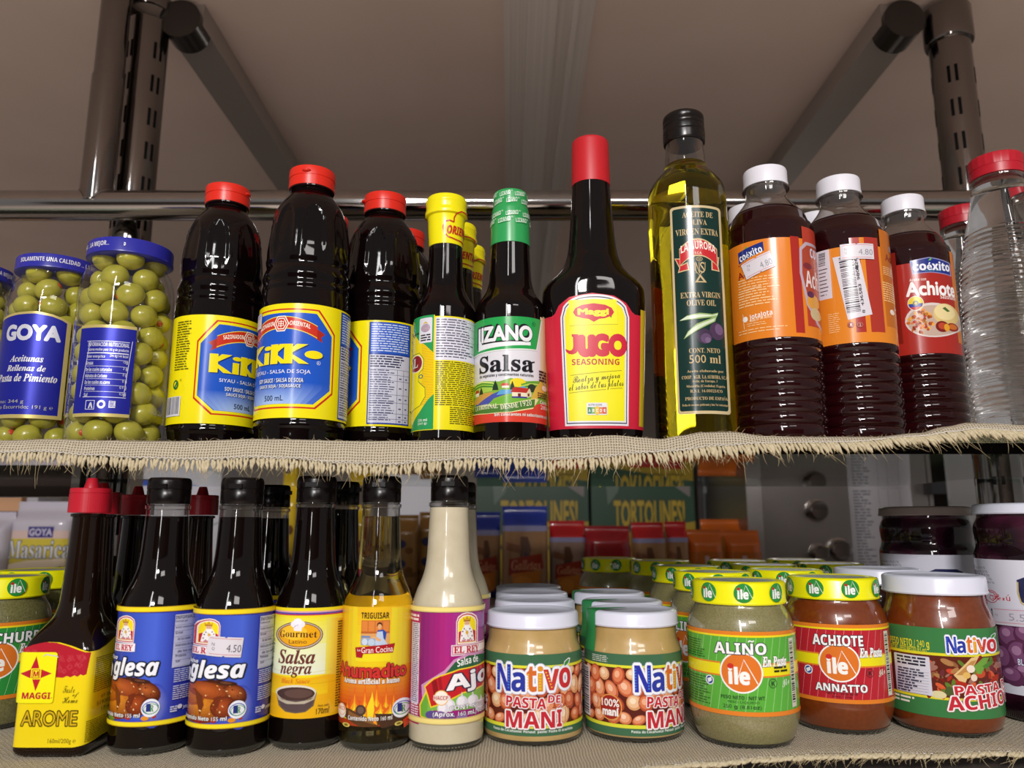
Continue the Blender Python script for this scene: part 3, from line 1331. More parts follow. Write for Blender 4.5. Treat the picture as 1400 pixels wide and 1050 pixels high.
def soy_bottle():
    t = thing('soy_sauce_bottle', '', 'bottle', (XK, DK, SU), 0, 'yellow and blue soy sauce bottles')
    pts = [(zk(py), hw / 60.5 * RK) for (py, hw) in ((594, 59), (586, 60.5), (581, 58.8), (577, 58.8), (573, 60.5), (412, 60.5), (409, 58.5), (404, 59.5), (397, 58), (390, 59.5), (383, 58),
                                                   (374, 55), (366, 56.5), (352, 56.5), (335, 55), (318, 52.5), (303, 49.5), (290, 44), (280, 37), (272, 30.5), (267, 28), (256, 27.5))]
    pts = [(0.0, RK * 0.90), (0.0015, RK * 0.96)] + pts[::1]
    z0, z1 = zk(368), zk(292)

    def emboss(a, z, r):
        if z0 < z < z1:
            v = (z - z0) / (z1 - z0)
            p = ((a * 8 / (2 * pi)) % 1.0) * 2 - 1
            w = 0.72 if v < 0.55 else 0.72 * sqrt(max(0, 1 - ((v - 0.55) / 0.42) ** 2))
            if v > 0.97 or v < 0.06:
                return r
            e = abs(abs(p) - w)
            ridge = math.exp(-(e / 0.10) ** 2) * 0.0007
            inner = -0.0016 * max(0, 1 - (p / max(w, 0.05)) ** 4) if abs(p) < w else 0
            return r + ridge + inner * min(1, (1 - v) * 6) * min(1, v * 8)
        return r

    lathe('bottle', pchip(pts, 0.0011), 'soy_sauce', t, 144, mod=emboss, sharp=60)
    zc0, zc1 = zk(263), zk(238)
    rc = Rp(30.3, 250, DK)
    mb = MB()
    v, f = lathe('', [(zc0, rc * 0.93), (zc0, rc), (zc0 + 0.008, rc), (zc0 + 0.0083, rc * 0.985), (zc0 + 0.009, rc * 0.985), (zc0 + 0.0093, rc * 1.01), (zc1 - 0.0015, rc * 1.01), (zc1 - 0.0004, rc * 0.99), (zc1, rc * 0.95)],
                 None, None, 64, raw=True)
    mb.add(v, f)
    mb.add([(x * 0.004, -rc * 1.0 + y * 0.003, zc1 - 0.006 + z * 0.0016) for (x, y, z) in uvball(10, 8)[0]], uvball(10, 8)[1])
    mb.build('flip_cap', 'red_plastic', t)
    lathe('neck_ring', [(zk(265), rc * 0.93), (zk(264.4), rc * 0.98), (zk(263), rc * 0.98), (zk(262.6), rc * 0.9)], 'red_oil', t, 48)
    # label artwork, in units of 1/5 image pixel, octagon centre at 0
    L = Label(t, circle_nodes(XK, DK, RK, 120))
    yf = DK - RK
    zt_, zb_ = Zy(400 + 72 / 5, yf), Zy(400 + 855 / 5, yf)
    kz = (zt_ - zb_) / 783
    ku = 0.000124
    L.flat(radians(-30) * RK, zt_ + 72 * kz, ku, kz)
    Y, B, R_ = '#f2e312', '#1c55c4', '#c8321e'
    L.band(72, 855, Y)
    oc = lambda w, h, c: [(-w + c, 450 - h), (w - c, 450 - h), (w, 450 - h + c * 1.25), (w, 450 + h - c * 0.9), (w - c, 450 + h), (-w + c, 450 + h), (-w, 450 + h - c * 0.9), (-w, 450 - h + c * 1.25)]
    L.poly(oc(378, 342, 125), R_, (0, 450)).poly(oc(367, 331, 122), Y, (0, 450)).poly(oc(352, 312, 116), B, (0, 450))
    c0, c1 = hx(B), hx('#a9c6f2')
    for i in range(18):
        y0 = 620 + i * 7.8
        w = 351 - max(0, (y0 + 7.8 - 656)) * 1.12
        for j in range(12):
            g = (i + 1) / 18 * max(0.0, 1 - ((j - 4.5) / 7.0) ** 2)
            c = tuple(c0[q] + (c1[q] - c0[q]) * g for q in range(4))
            L.rect(-w + 2 * w * j / 12, y0, -w + 2 * w * (j + 1) / 12, y0 + 7.9, c, False)
    L.k += 1
    # ribbon
    for sg in (-1, 1):
        L.poly([(sg * 200, 218), (sg * 300, 275), (sg * 272, 300), (sg * 285, 335), (sg * 185, 285)], '#a8281c', (sg * 240, 275))
    top = [(x, 165 + 62 * (x / 245) ** 2) for x in range(-245, 246, 35)]
    L.poly([(x, y - 5) for (x, y) in top] + [(x, y + 82) for (x, y) in top[::-1]], '#e8d84a', (0, 215))
    L.poly(top + [(x, y + 76) for (x, y) in top[::-1]], R_, (0, 215))
    L.text('SAZONADOR', -205, 205, -55, 236, '#f4eee0', 'sans', rot=9, arc=4)
    L.text('ORIENTAL', 60, 205, 200, 236, '#f4eee0', 'sans', rot=-9, arc=4)
    hexa = lambda r: [(r * cos(k * pi / 3), 213 + r * 1.08 * sin(k * pi / 3)) for k in range(6)]
    L.poly(hexa(58), '#f4eee0').poly(hexa(50), R_).poly(hexa(42), '#f4eee0').poly(hexa(35), R_)
    for (a, b, c, d) in ((-20, 196, 20, 200), (-20, 211, 20, 215), (-20, 226, 20, 230), (-3, 190, 3, 238), (-20, 196, -15, 230), (15, 196, 20, 230)):
        L.rect(a, b, c, d, '#f4eee0')
    # word mark
    def K(x, w, col, dx, dy):
        b = 58
        L.poly([(x + dx, 355 + dy), (x + b + dx, 355 + dy), (x + b + dx, 490 + dy), (x + dx, 490 + dy)], col)
        L.poly([(x + w * 0.94 + dx, 355 + dy), (x + b * 0.75 + dx, 420 + dy), (x + w + dx, 490 + dy), (x + w * 0.60 + dx, 490 + dy), (x + b * 0.4 + dx, 428 + dy), (x + b * 0.4 + dx, 408 + dy), (x + w * 0.5 + dx, 355 + dy)], col, (x + w / 2 + dx, 422 + dy))
    for (col, dx, dy) in (('#12306e', 7, 6), ('#f0e010', 0, 0)):
        K(-285, 160, col, dx, dy)
        L.poly([(-128 + dx, 408 + dy), (-80 + dx, 408 + dy), (-80 + dx, 490 + dy), (-128 + dx, 490 + dy)], col)
        L.ell(-96 + dx, 378 + dy, 34, 15, col)
        K(-68, 135, col, dx, dy)
        K(34, 165, col, dx, dy)
        L.ell(228 + dx, 424 + dy, 60, 28, col)
    L.ring(262, 478, 13, 13, 2, '#e8ecf4').text('R', 257, 472, 267, 485, '#e8ecf4')
    L.text('SIYAU - SALSA DE SOJA', -212, 530, 212, 563, '#eef0f6', res=3)
    L.text('SOY SAUCE / SALSA DI SOIA', -172, 588, 168, 616, '#dfe6f4', 'sans', shadow=('#12306e', 4, 3))
    L.text('SAUCE SOJA / SOJASAUCE', -160, 630, 152, 658, '#dfe6f4', 'sans', shadow=('#12306e', 4, 3))
    L.text('500 mL', -100, 703, 42, 740, '#16203c')
    # side panel with directions and nutrition table
    L.rect(430, 85, 748, 840, '#1e3f9c')
    L.rect(438, 92, 740, 318, '#2558c2')
    L.micro(446, 100, 734, 314, 12, '#cfd8ee', 0.42, 0.05)
    L.rect(438, 330, 740, 830, '#c9cbe0')
    L.micro(444, 338, 720, 430, 5, '#262a52', 0.55, 0.2)
    for yy in (436, 476, 520, 622, 680, 760, 800):
        L.rect(440, yy, 738, yy + 2.5, '#3a3e66')
    L.micro(446, 442, 630, 822, 22, '#4a4e72', 0.4, 0.35)
    for xx in (640, 690):
        L.rect(xx, 436, xx + 2.5, 828, '#3a3e66')
    for yy in (498, 570, 650, 720, 780, 812):
        L.rect(655, yy, 675, yy + 9, '#4a4e72').rect(706, yy, 722, yy + 9, '#4a4e72')
    for yy in (150, 210, 270, 330, 390):
        L.ring(770, yy, 9, 9, 2, '#8a8430')
    L.text('MATURAL', 758, 728, 800, 742, '#4a4410', 'sans')
    # left of the octagon: small print, recycling mark, bar code
    L.micro(-560, 115, -425, 480, 20, '#5b5a16', 0.4, 0.2)
    L.ell(-530, 575, 27, 34, '#1f6a3a').ell(-530, 575, 15, 21, Y).poly([(-548, 600), (-518, 548), (-505, 560), (-535, 606)], '#1f6a3a')
    L.ring(-482, 545, 8, 8, 2, '#5b5a16')
    L.rect(-640, 660, -470, 800, '#d8d8e2').bars(-632, 664, -478, 786, 22, '#2a2c40')
    # code sticker at the back left
    L.build('wrap_label', 'printed_gloss')
    return t


kr = soy_bottle()
kr['label'] = 'soy sauce bottle with blue octagon facing front, second from the olive jars'
a0 = az(XK, DK)


def kdup(px, py, d, centre, label):
    X = Xp(px, py, d)
    rz = radians(centre + 30) + (az(X, d) - a0)
    return dup(kr, (X, d, SU), rz, label, 'yellow and blue soy sauce bottles'), X


kl, XKL = kdup(289, 590, 0.690, 44, 'soy sauce bottle next to the olive jars, its octagon label turned right')
k3, XK3 = kdup(517, 590, 0.709, -95, 'soy sauce bottle with white nutrition table facing out, beside the yellow-capped bottle')
kdup(450, 290, 0.760, 170, 'soy sauce bottle behind the front-facing one, only its red cap edge showing')
kdup(556, 300, 0.802, 120, 'soy sauce bottle half hidden behind the one showing the nutrition table')

# small price ticket on the left edge of the front-facing soy bottle
L = Label(kr, circle_nodes(XK, DK, RK, 120), off=0.0010).view(335, 400, 5)
L.rect(78, 160, 122, 262, '#c9c4d6').micro(84, 172, 116, 250, 5, '#8a7f9c', 0.3)
L.build('price_sticker', 'printed_paper')

# ---- yellow sleeve seasoning bottles
DO = 0.648
XO = Xp(605.5, 590, DO)
RO = Rp(42.5, 510, DO)
zo = lambda py: Zy(py, DO) - SU
ro = lambda hw, py: Rp(hw, py, DO)
yb = thing('seasoning_bottle', 'dark seasoning bottle with tall yellow shrink cap and green and yellow label', 'bottle', (XO, DO, SU), 0, 'yellow-capped seasoning bottles')
pr = [(0, RO * 0.9), (0.0015, RO * 0.97), (0.004, RO)] + [(zo(592), RO * 0.985), (zo(588), RO), (zo(430), RO)] + [(zo(py), ro(hw, py)) for (py, hw) in ((423, 40), (415, 36), (405, 30.5), (395, 26.5), (375, 24), (345, 22.6), (330, 22))]
lathe('bottle', pchip(pr), 'soy_sauce', yb, 72)
pr = [(zo(340), ro(22.9, 340)), (zo(320), ro(24.2, 320)), (zo(300.5), ro(25.4, 300)), (zo(299), ro(28.6, 299)), (zo(295), ro(28.8, 295)), (zo(291), ro(27.4, 291)), (zo(284), ro(27.6, 284)), (zo(281), ro(28.2, 281)), (zo(279.5), ro(27.6, 278)),
      (zo(276), ro(27, 273)), (zo(274), ro(25.5, 270))]
SLV = pchip(pr, 0.0008)
lathe('shrink_cap', SLV, 'yellow_shrink', yb, 72)
lathe('clear_collar', [(zo(346), ro(22.9, 346)), (zo(339.5), ro(23.2, 340))], 'clear_film', yb, 64, cap0=False, cap1=False)


def prof_scale(pr, z0, R):
    def g(zw):
        z = zw - z0
        for (a, b) in zip(pr, pr[1:]):
            if z <= b[0]:
                t = max(0, min(1, (z - a[0]) / ((b[0] - a[0]) or 1)))
                return (a[1] + t * (b[1] - a[1])) / R
        return pr[-1][1] / R
    return g


L = Label(yb, circle_nodes(XO, DO, ro(25.5, 305)), off=0.0004, scale=prof_scale(SLV, SU, ro(25.5, 305))).view(540, 250, 6.18)
# outline cartouche and lettering on the sleeve
RD = '#c0341c'
for dx in (0, -430):
    pts = [(500, 345), (500, 310), (515, 275), (545, 252), (580, 250), (612, 262), (632, 285), (640, 340), (680, 350), (700, 400), (690, 450), (650, 485), (590, 490), (520, 485), (450, 470), (412, 430), (405, 385), (425, 345), (460, 335), (500, 345)]
    L.line([(x + dx, y) for (x, y) in pts], 11, RD)
    L.text('ORIENTAL', 440 + dx, 382, 680 + dx, 448, RD, 'sansi', 0.03)
L.build('cap_print', 'printed_gloss')
L = Label(yb, circle_nodes(XO, DO, RO)).view(555, 420, 5.526)
L.band(66, 925, '#ece016', 290)
L.rect(60, 60, 212, 925, '#ecd914')
for i in range(38):
    y = 270 + 12.5 * i
    L.rect(120 if i < 24 else 100, y, 208, y + 4.5, '#d88a1a', False)
L.k += 1
L.poly([(60, 66), (210, 66), (210, 350), (150, 290), (95, 240), (60, 150)], '#2b9a58')
L.poly([(208, 660), (208, 925), (40, 925), (60, 860), (110, 780), (165, 700)], '#2b9a58')
L.poly([(40, 350), (100, 345), (132, 395), (128, 470), (95, 505), (95, 560), (145, 615), (148, 680), (110, 745), (40, 790)], '#f0e414', (95, 570))
L.line([(50, 348), (100, 345), (132, 395), (128, 470), (95, 505), (95, 560), (145, 615), (148, 680), (110, 745), (48, 790)], 5, '#2b6a30')
L.ell(82, 430, 46, 66, '#e9dfd0').ell(80, 430, 42, 60, '#8a1c24')
L.text('AL', 50, 392, 92, 462, '#f0e8e0', 'serif', out='#33101a', outw=0.03)
L.ring(114, 524, 16, 16, 6, '#1f5f7a')
L.text('Soya', 30, 192, 102, 238, '#151a14', 'script')
L.rrect(105, 80, 200, 268, 10, '#dcdce6')
for i, c in enumerate(('#1c2a8a', '#b81c2c', '#1c2a8a', '#b81c2c', '#26262e')):
    L.ring(150, 158, 32 - 6 * i, 30 - 5.5 * i, 3, c)
L.poly([(128, 128), (150, 108), (172, 128), (150, 122)], '#d8b020')
L.micro(114, 205, 190, 262, 3, '#2a2a38', 0.55, 0.1)
L.text('200 ml', 92, 842, 160, 864, '#e6f0e6', 'sans')
L.text('(260 g)', 92, 870, 160, 892, '#e6f0e6', 'sans')
L.rect(222, 82, 520, 402, '#dcdcea')
L.micro(230, 92, 506, 392, 15, '#55576a', 0.42, 0.3)
for yy in (104, 150, 205, 250, 330, 350):
    L.rect(226, yy, 512, yy + 2, '#55576a')
L.micro(222, 412, 510, 750, 22, '#5a560c', 0.45, 0.12)
L.micro(330, 760, 510, 895, 9, '#5a560c', 0.45, 0.12)
L.build('wrap_label', 'printed_gloss')
for (px, d, rz, lab) in ((626, 0.712, 58, 'yellow-capped seasoning bottle directly behind the front yellow-capped one'), (640, 0.772, 100, 'third yellow-capped seasoning bottle, furthest back and mostly hidden')):
    X = Xp(px, 330, d)
    dup(yb, (X, d, SU), radians(rz) * 0 + radians(-30 if px == 626 else -8) + az(X, d) - az(XO, DO), lab, 'yellow-capped seasoning bottles')

# ---- green-sleeved sauce bottle
DZ = 0.648
XZ = Xp(697.7, 590, DZ)
RZ = Rp(49.3, 510, DZ)
zz_ = lambda py: Zy(py, DZ) - SU
rz_ = lambda hw, py: Rp(hw, py, DZ)
t = thing('sauce_bottle', 'dark sauce bottle with green printed neck sleeve and farm landscape label', 'bottle', (XZ, DZ, SU))
pr = [(0, RZ * 0.9), (0.0015, RZ * 0.97), (0.005, RZ), (zz_(431), RZ)] + [(zz_(py), rz_(hw, py)) for (py, hw) in ((425, 47.5), (416, 43), (408, 37.5), (400, 33), (385, 29.2), (365, 27.7), (345, 26.6), (330, 26))]
lathe('bottle', pchip(pr), 'dark_sauce', t, 80)
pr = [(zz_(339), rz_(27.2, 339)), (zz_(315), rz_(26.3, 315)), (zz_(290), rz_(24.8, 290)), (zz_(286), rz_(23, 286)), (zz_(283), rz_(22.6, 283)), (zz_(280), rz_(23.4, 280)), (zz_(270), rz_(23.2, 266)), (zz_(267), rz_(22.4, 262)), (zz_(266), rz_(21, 261))]
SLZ = pchip(pr, 0.0008)
lathe('neck_sleeve', SLZ, 'green_shrink', t, 80)
L = Label(t, circle_nodes(XZ, DZ, rz_(26, 315)), off=0.0004, scale=prof_scale(SLZ, SU, rz_(26, 315))).view(630, 180, 2.386)
R0 = rz_(26, 315)
for r in range(8):
    y = 196 + 22.5 * r
    if 232 < y < 245:
        continue
    for c in range(-4, 6):
        u, z, k = L.conv(158, y)
        L.flat(u, z, 0.00026, 0.00026)
        xx = c * 58 - 18 + (r % 2) * 26
        L.text('LIZANO', xx - 20, -7.5, xx + 22, 7.5, '#d4ecd9', 'sansi', rot=8)
        L.line([(xx - 18, 9), (xx + 22, 4)], 1.6, '#d4ecd9')
        L.ring(xx + 27, -8, 3, 3, 1, '#d4ecd9', 10)
        L.view(630, 180, 2.386)
        if len(L.tri) > 14000:
            break
L.build('sleeve_print', 'printed_gloss')
L = Label(t, circle_nodes(XZ, DZ, RZ)).view(640, 425, 5.67)
L.band(46, 860, '#dcdce4', 327)
L.grad(560, 46, 660, 860, '#dcd6b0', '#c8a848', 5, True)
# fields, sun, river
L.poly([(40, 560), (120, 530), (240, 545), (330, 520), (450, 540), (570, 520), (600, 560), (600, 720), (40, 720)], '#7fae3e', (320, 620))
L.ell(385, 555, 62, 34, '#e8d428')
for i, c in enumerate(('#cfe07a', '#4e8f2e', '#8fbf46', '#3f8030', '#a6c850')):
    L.poly([(40, 560 + i * 12), (110, 545 + i * 11), (190, 562 + i * 10), (230, 600 + i * 6), (40, 620 + i * 8)], c, (130, 580 + i * 10))
for i, c in enumerate(('#5c9c36', '#b6d05a', '#4e8f2e', '#9cc44c')):
    L.poly([(410, 575 + i * 12), (480, 552 + i * 12), (560, 545 + i * 12), (600, 560 + i * 10), (600, 640), (420, 620)], c, (500, 580 + i * 12))
L.poly([(60, 720), (90, 680), (180, 650), (260, 620), (330, 625), (300, 650), (200, 680), (160, 720)], '#4a52a8', (190, 670))
L.poly([(250, 610), (330, 612), (430, 580), (450, 590), (340, 640), (220, 650)], '#5aa0d0', (340, 612))
L.poly([(40, 700), (120, 640), (200, 640), (170, 665), (80, 720)], '#c89a4a', (120, 680))
L.poly([(150, 720), (260, 670), (420, 640), (600, 660), (600, 740), (150, 740)], '#6fae3a', (380, 690))
for (x, y, w, h) in ((212, 580, 24, 70), (343, 580, 20, 60), (104, 625, 15, 50)):
    L.poly([(x - w, y + h / 2), (x - w * 0.7, y), (x, y - h / 2 - 8), (x + w * 0.7, y), (x + w, y + h / 2)], '#24382a')
L.ell(494, 600, 34, 32, '#2c3a2a')
L.rect(262, 578, 318, 596, '#e8e2d0').poly([(250, 580), (266, 560), (310, 560), (322, 580)], '#c85040')
L.rect(62, 640, 88, 668, '#e8e2d0').poly([(58, 642), (66, 618), (84, 618), (90, 642)], '#b83428')
L.poly([(340, 630), (455, 630), (455, 676), (340, 672)], '#e6dcc0').poly([(455, 630), (475, 600), (490, 640), (490, 664), (455, 676)], '#d6caa4')
L.poly([(328, 632), (352, 592), (470, 598), (452, 634)], '#b8322c').rect(385, 640, 408, 664, '#6a2a2a').rect(460, 642, 474, 664, '#6a2a2a')
L.rect(338, 664, 456, 676, '#3e3a8c')
L.poly([(520, 600), (560, 540), (600, 600), (560, 660), (470, 720)], '#d8b048', (540, 640))
# red foot and green ribbon
L.poly([(35, 745), (120, 770), (300, 775), (480, 735), (560, 700), (680, 700), (680, 860), (35, 860)], '#d64030', (320, 790))
L.poly([(45, 712), (180, 728), (330, 716), (520, 668), (545, 672), (500, 752), (330, 788), (150, 792), (45, 778)], '#e4dfa0', (300, 735))
L.poly([(48, 716), (180, 732), (330, 720), (516, 674), (512, 738), (330, 782), (150, 788), (48, 772)], '#4c7c34', (300, 735))
L.text('LA ORIGINAL', 62, 726, 232, 764, '#ece8cc', 'serif', rot=1, arc=2)
L.text('DESDE', 250, 718, 388, 756, '#ece8cc', 'serif', rot=7)
L.text('1920', 404, 694, 490, 738, '#ece8cc', 'serif', rot=10)
L.text('Sin colorantes ni saborizantes artificiales', 205, 790, 650, 816, '#f0ece6', 'sans', out='#3a1a14', outw=0.03)
# wordmark panel
L.poly([(20, 52), (570, 46), (532, 292), (45, 322)], '#e6ece6', (300, 170)).poly([(14, 46), (562, 40), (524, 284), (45, 312)], '#25a04e', (300, 170))
for (col, dx, dy) in (('#1c1c22', -8, -12), ('#1c1c22', -4, -6), ('#e8ecf0', 0, 0)):
    L.poly([(86 + dx, 120 + dy), (112 + dx, 118 + dy), (112 + dx, 252 + dy), (482 + dx, 240 + dy), (482 + dx, 265 + dy), (86 + dx, 296 + dy)], col, (200, 200))
L.text('IZANO', 112, 116, 490, 226, '#e8ecf0', 'r', 0.045, out='#1c1c22', outw=0.03, shadow=('#1c1c22', -12, -14), res=4)
L.ring(506, 106, 14, 17, 3, '#16602e').text('R', 500, 98, 512, 114, '#16602e')
L.text('Salsa', 95, 340, 500, 468, '#1a1a20', 'serif', 0.012, res=4)
L.poly([(460, 405), (512, 390), (512, 398), (460, 418)], '#1a1a20')
L.text('de vegetales y condimentos naturales', 95, 482, 503, 510, '#2a2a32', 'sans')
L.micro(545, 470, 600, 560, 4, '#2a2420', 0.6, 0.1).ell(585, 604, 18, 22, '#e8e4d0').micro(535, 640, 610, 690, 3, '#4a3a20', 0.5)
L.text('Cont.', 552, 700, 600, 728, '#f0ece6', 'sans').text('280ml', 556, 738, 625, 772, '#f0ece6', 'sans')
L.build('wrap_label', 'printed_gloss')

# ---- big flask-shaped seasoning bottle with red cap
DM = 0.648
XM = Xp(814.5, 590, DM)
zm_ = lambda py: Zy(py, DM) - SU
rm_ = lambda hw, py: Rp(hw, py, DM)
t = thing('seasoning_flask', 'tall dark flask bottle with long red cap and arched yellow label', 'bottle', (XM, DM, SU))
FL = [(0, rm_(59, 595)), (0.002, rm_(61.5, 594)), (0.006, rm_(63, 590)), (zm_(560), rm_(65, 560)), (zm_(500), rm_(67.5, 500)), (zm_(440), rm_(69.5, 440)), (zm_(415), rm_(70, 415)), (zm_(403), rm_(69.3, 403)), (zm_(397), rm_(67, 397)),
      (zm_(391), rm_(62.5, 391)), (zm_(384), rm_(55, 384)), (zm_(377), rm_(48, 377)), (zm_(370), rm_(42.5, 370)), (zm_(362), rm_(38.5, 362)), (zm_(350), rm_(34.5, 350)), (zm_(330), rm_(31.6, 330)), (zm_(300), rm_(28.8, 300)),
      (zm_(270), rm_(26.4, 270)), (zm_(250), rm_(25.2, 250))]
ZSH = zm_(404)


def flask(a, z, r, zlo=ZSH, zhi=zm_(355)):
    k = 0.0 if z > zhi else (1.0 if z < zlo else (zhi - z) / (zhi - zlo))
    k = k * k * (3 - 2 * k)
    n = 2.0 + 0.5 * k
    ca, sa = cos(a), sin(a)
    rx, ry = r, r * (1 - 0.36 * k)
    return (math.copysign(abs(ca) ** (2 / n), ca) * rx, math.copysign(abs(sa) ** (2 / n), sa) * ry)


lathe('bottle', pchip(FL, 0.0014), 'dark_sauce', t, 112, cs=flask, sharp=60)
# raised brand lettering on the shoulder is only dust-faint; a plain moulded ridge carries it
lathe('screw_cap', [(zm_(256), rm_(24.5, 256)), (zm_(256), rm_(26.2, 256)), (zm_(253), rm_(26.3, 253)), (zm_(199), rm_(25.0, 193)), (zm_(197), rm_(24.6, 190)), (zm_(195.6), rm_(23.4, 190)), (zm_(195.2), rm_(21, 190))], 'maggi_cap_red', t, 64)
RM = rm_(68, 480)
pts = []
for k in range(0, 121):
    a = pi + pi * k / 120
    x, y = flask(a, 0.05, RM)
    pts.append((XM + x, DM + y))
FS = [(z, r) for (z, r) in FL]
L = Label(t, path_nodes(pts), scale=prof_scale(pchip(FL, 0.002), SU, RM)).view(740, 390, 4.883)
RED, YEL = '#c8203a', '#ece41a'
L.poly([(-40, 180), (85, 186), (105, 170), (130, 120), (200, 68), (350, 44), (490, 62), (570, 108), (608, 165), (628, 180), (760, 180), (760, 948), (-40, 948)], RED, (350, 560))
L.rect(-40, 186, 30, 948, '#c9b028').rect(664, 186, 760, 948, '#c9b028')


def arch(o, yt, yb):
    x0, x1 = 138 + o, 588 - o
    p = [(x0, yb), (x0, 205)]
    for i in range(1, 22):
        q = -1 + 2 * i / 22
        p.append(((x0 + x1) / 2 + q * (x1 - x0) / 2, 205 - (205 - yt) * (1 - abs(q) ** 2.3) ** (1 / 2.3)))
    return p + [(x1, 205), (x1, yb)]


L.poly(arch(0, 56, 928), '#e2e2ea', (350, 500)).poly(arch(11, 70, 915), '#1c1e3c', (350, 500)).poly(arch(17, 77, 908), '#e2e2ea', (350, 500)).poly(arch(27, 88, 897), YEL, (350, 500))
L.poly([(190, 100), (500, 97), (506, 262), (194, 270)], '#b9ae18').poly([(190, 98), (499, 95), (505, 258), (192, 266)], '#f2ea22')
lips = [(216, 180), (232, 152), (275, 132), (350, 122), (425, 132), (466, 152), (482, 180), (466, 205), (420, 222), (385, 226), (350, 246), (315, 226), (280, 222), (232, 206)]
L.poly(lips, RED, (350, 180))
L.text('Maggi', 250, 158, 444, 208, '#f2ea22', 'r', 0.05, res=4)
L.ell(462, 212, 5, 5, '#6a5a10')
# JUGO
L.poly([(206, 328), (250, 330), (250, 410), (246, 436), (232, 454), (208, 462), (184, 458), (168, 444), (160, 424), (172, 428), (188, 436), (202, 434), (212, 420), (214, 400), (214, 348), (206, 342)], RED, (205, 395))
L.text('u', 258, 348, 348, 462, RED, 'r', 0.075, res=4)
L.text('GO', 352, 338, 560, 462, RED, 'r', 0.085, res=4)
L.text('SEASONING', 202, 490, 523, 530, '#b8382a', 'sans')
L.text('Realza y mejora', 205, 592, 532, 652, '#3a3a12', 'script', -0.012, rot=6, res=3)
L.text('el sabor de tus platos', 178, 642, 556, 704, '#3a3a12', 'script', -0.012, rot=5, res=3)
L.line([(190, 598), (540, 566)], 2.2, '#7a6a1a').line([(180, 715), (435, 694)], 2.2, '#7a6a1a').line([(465, 690), (548, 684)], 2.2, '#7a6a1a')
L.rrect(300, 782, 446, 864, 10, '#dfe0e6').text('NUTRI-SCORE', 312, 790, 408, 803, '#4a4c58', 'sans')
for i, c in enumerate(('#2f7d54', '#74ad58', '#e3c14a', '#d9804a', '#cc4a44')):
    L.rect(306 + i * 27, 812, 333 + i * 27, 856, c)
    if i == 2:
        L.rrect(358, 806, 390, 862, 12, '#e3c14a')
    L.text('ABCDE'[i], 313 + i * 27, 824, 327 + i * 27, 845, '#eef0f0', 'sans')
L.build('arched_label', 'printed_paper')

# ---- olive oil bottle
DI = 0.650
XI = Xp(952.5, 590, DI)
RI = Rp(54.6, 500, DI)
zi_ = lambda py: Zy(py, DI) - SU
ri_ = lambda hw, py: Rp(hw, py, DI)
t = thing('oil_bottle', 'tall clear bottle of golden olive oil with dark green label and black cap', 'bottle', (XI, DI, SU))
oil = [(0, RI * 0.9), (0.0015, RI * 0.97), (0.004, RI), (zi_(285), RI), (zi_(275), RI * 0.995), (zi_(266), RI * 0.975), (zi_(258), RI * 0.92), (zi_(250), RI * 0.82), (zi_(243), RI * 0.70), (zi_(237), RI * 0.60), (zi_(232), RI * 0.55), (zi_(229), RI * 0.53)]
lathe('oil_body', pchip(oil, 0.0012), 'olive_oil', t, 96, sharp=50)
rn = RI * 0.53
lathe('clear_neck', pchip([(zi_(229) + 0.0002, rn), (zi_(222), rn * 0.99), (zi_(205), rn * 0.93), (zi_(190), rn * 0.92)], 0.002), 'clear_plastic', t, 64, cap0=False, cap1=False)
rc = ri_(27.6, 180)
lathe('black_cap', pchip([(zi_(199), rc * 0.97), (zi_(198), rc), (zi_(187), rc * 1.02), (zi_(186), rc * 0.99), (zi_(185), rc * 1.01), (zi_(178), rc), (zi_(177), rc * 0.975), (zi_(176), rc), (zi_(172), rc), (zi_(171), rc * 0.975), (zi_(170), rc)], 0.0005)
      + [(zi_(165), rc), (zi_(163), rc * 0.985), (zi_(161.5), rc * 0.93), (zi_(161), rc * 0.8)], 'black_metal', t, 120, mod=lambda a, z, r: r * (1 + (0.008 * sin(60 * a) if z > zi_(169) else 0)))
L = Label(t, circle_nodes(XI, DI, RI)).view(0, 0, 1)
GR, GO = '#10302b', '#c2ab7c'
L.rrect(921, 277, 991.5, 562, 4, '#c9b78c').rrect(924, 280.5, 988.5, 558, 3, GR)
L.view(905, 270, 5.836)
T_ = lambda s, a, b, c, d, f='serif', **k: L.text(s, a, b, c, d, GO, f, -0.012, **k)
T_('ACEITE DE', 160, 112, 402, 156)
T_('OLIVA', 205, 176, 357, 218)
T_('VIRGEN EXTRA', 108, 246, 443, 296)
rib = [(x, 338 + 75 * ((x - 288) / 150) ** 2) for x in range(138, 439, 30)]
L.poly([(102, 478), (150, 486), (150, 540), (206, 520), (218, 585), (125, 598), (138, 560)], '#cdb98a', (165, 540)).poly([(112, 486), (148, 494), (150, 548), (200, 530), (208, 578), (134, 588), (146, 560)], '#c22a30', (165, 540))
L.poly([(458, 470), (420, 482), (395, 500), (392, 585), (455, 588), (448, 545)], '#cdb98a', (425, 530)).poly([(450, 480), (422, 490), (402, 508), (402, 577), (446, 580), (438, 545)], '#c22a30', (425, 530))
L.poly([(x, y - 14) for (x, y) in rib] + [(x, y + 128) for (x, y) in rib[::-1]], '#cdb98a', (288, 420)).poly([(x * 0.97 + 8, y - 4) for (x, y) in rib] + [(x * 0.97 + 8, y + 118) for (x, y) in rib[::-1]], '#c42c32', (288, 420))
L.text('COOP.', 257, 336, 320, 356, '#ecdcc0', 'sans')
L.text('LA AURORA', 150, 378, 424, 440, '#f0e8e0', 'sans', arc=30)
L.text('S.C.A.', 263, 432, 318, 450, '#ecdcc0', 'sans')
L.ring(297, 490, 26, 18, 4, GO).text('CA', 284, 482, 310, 498, GO, 'sans')
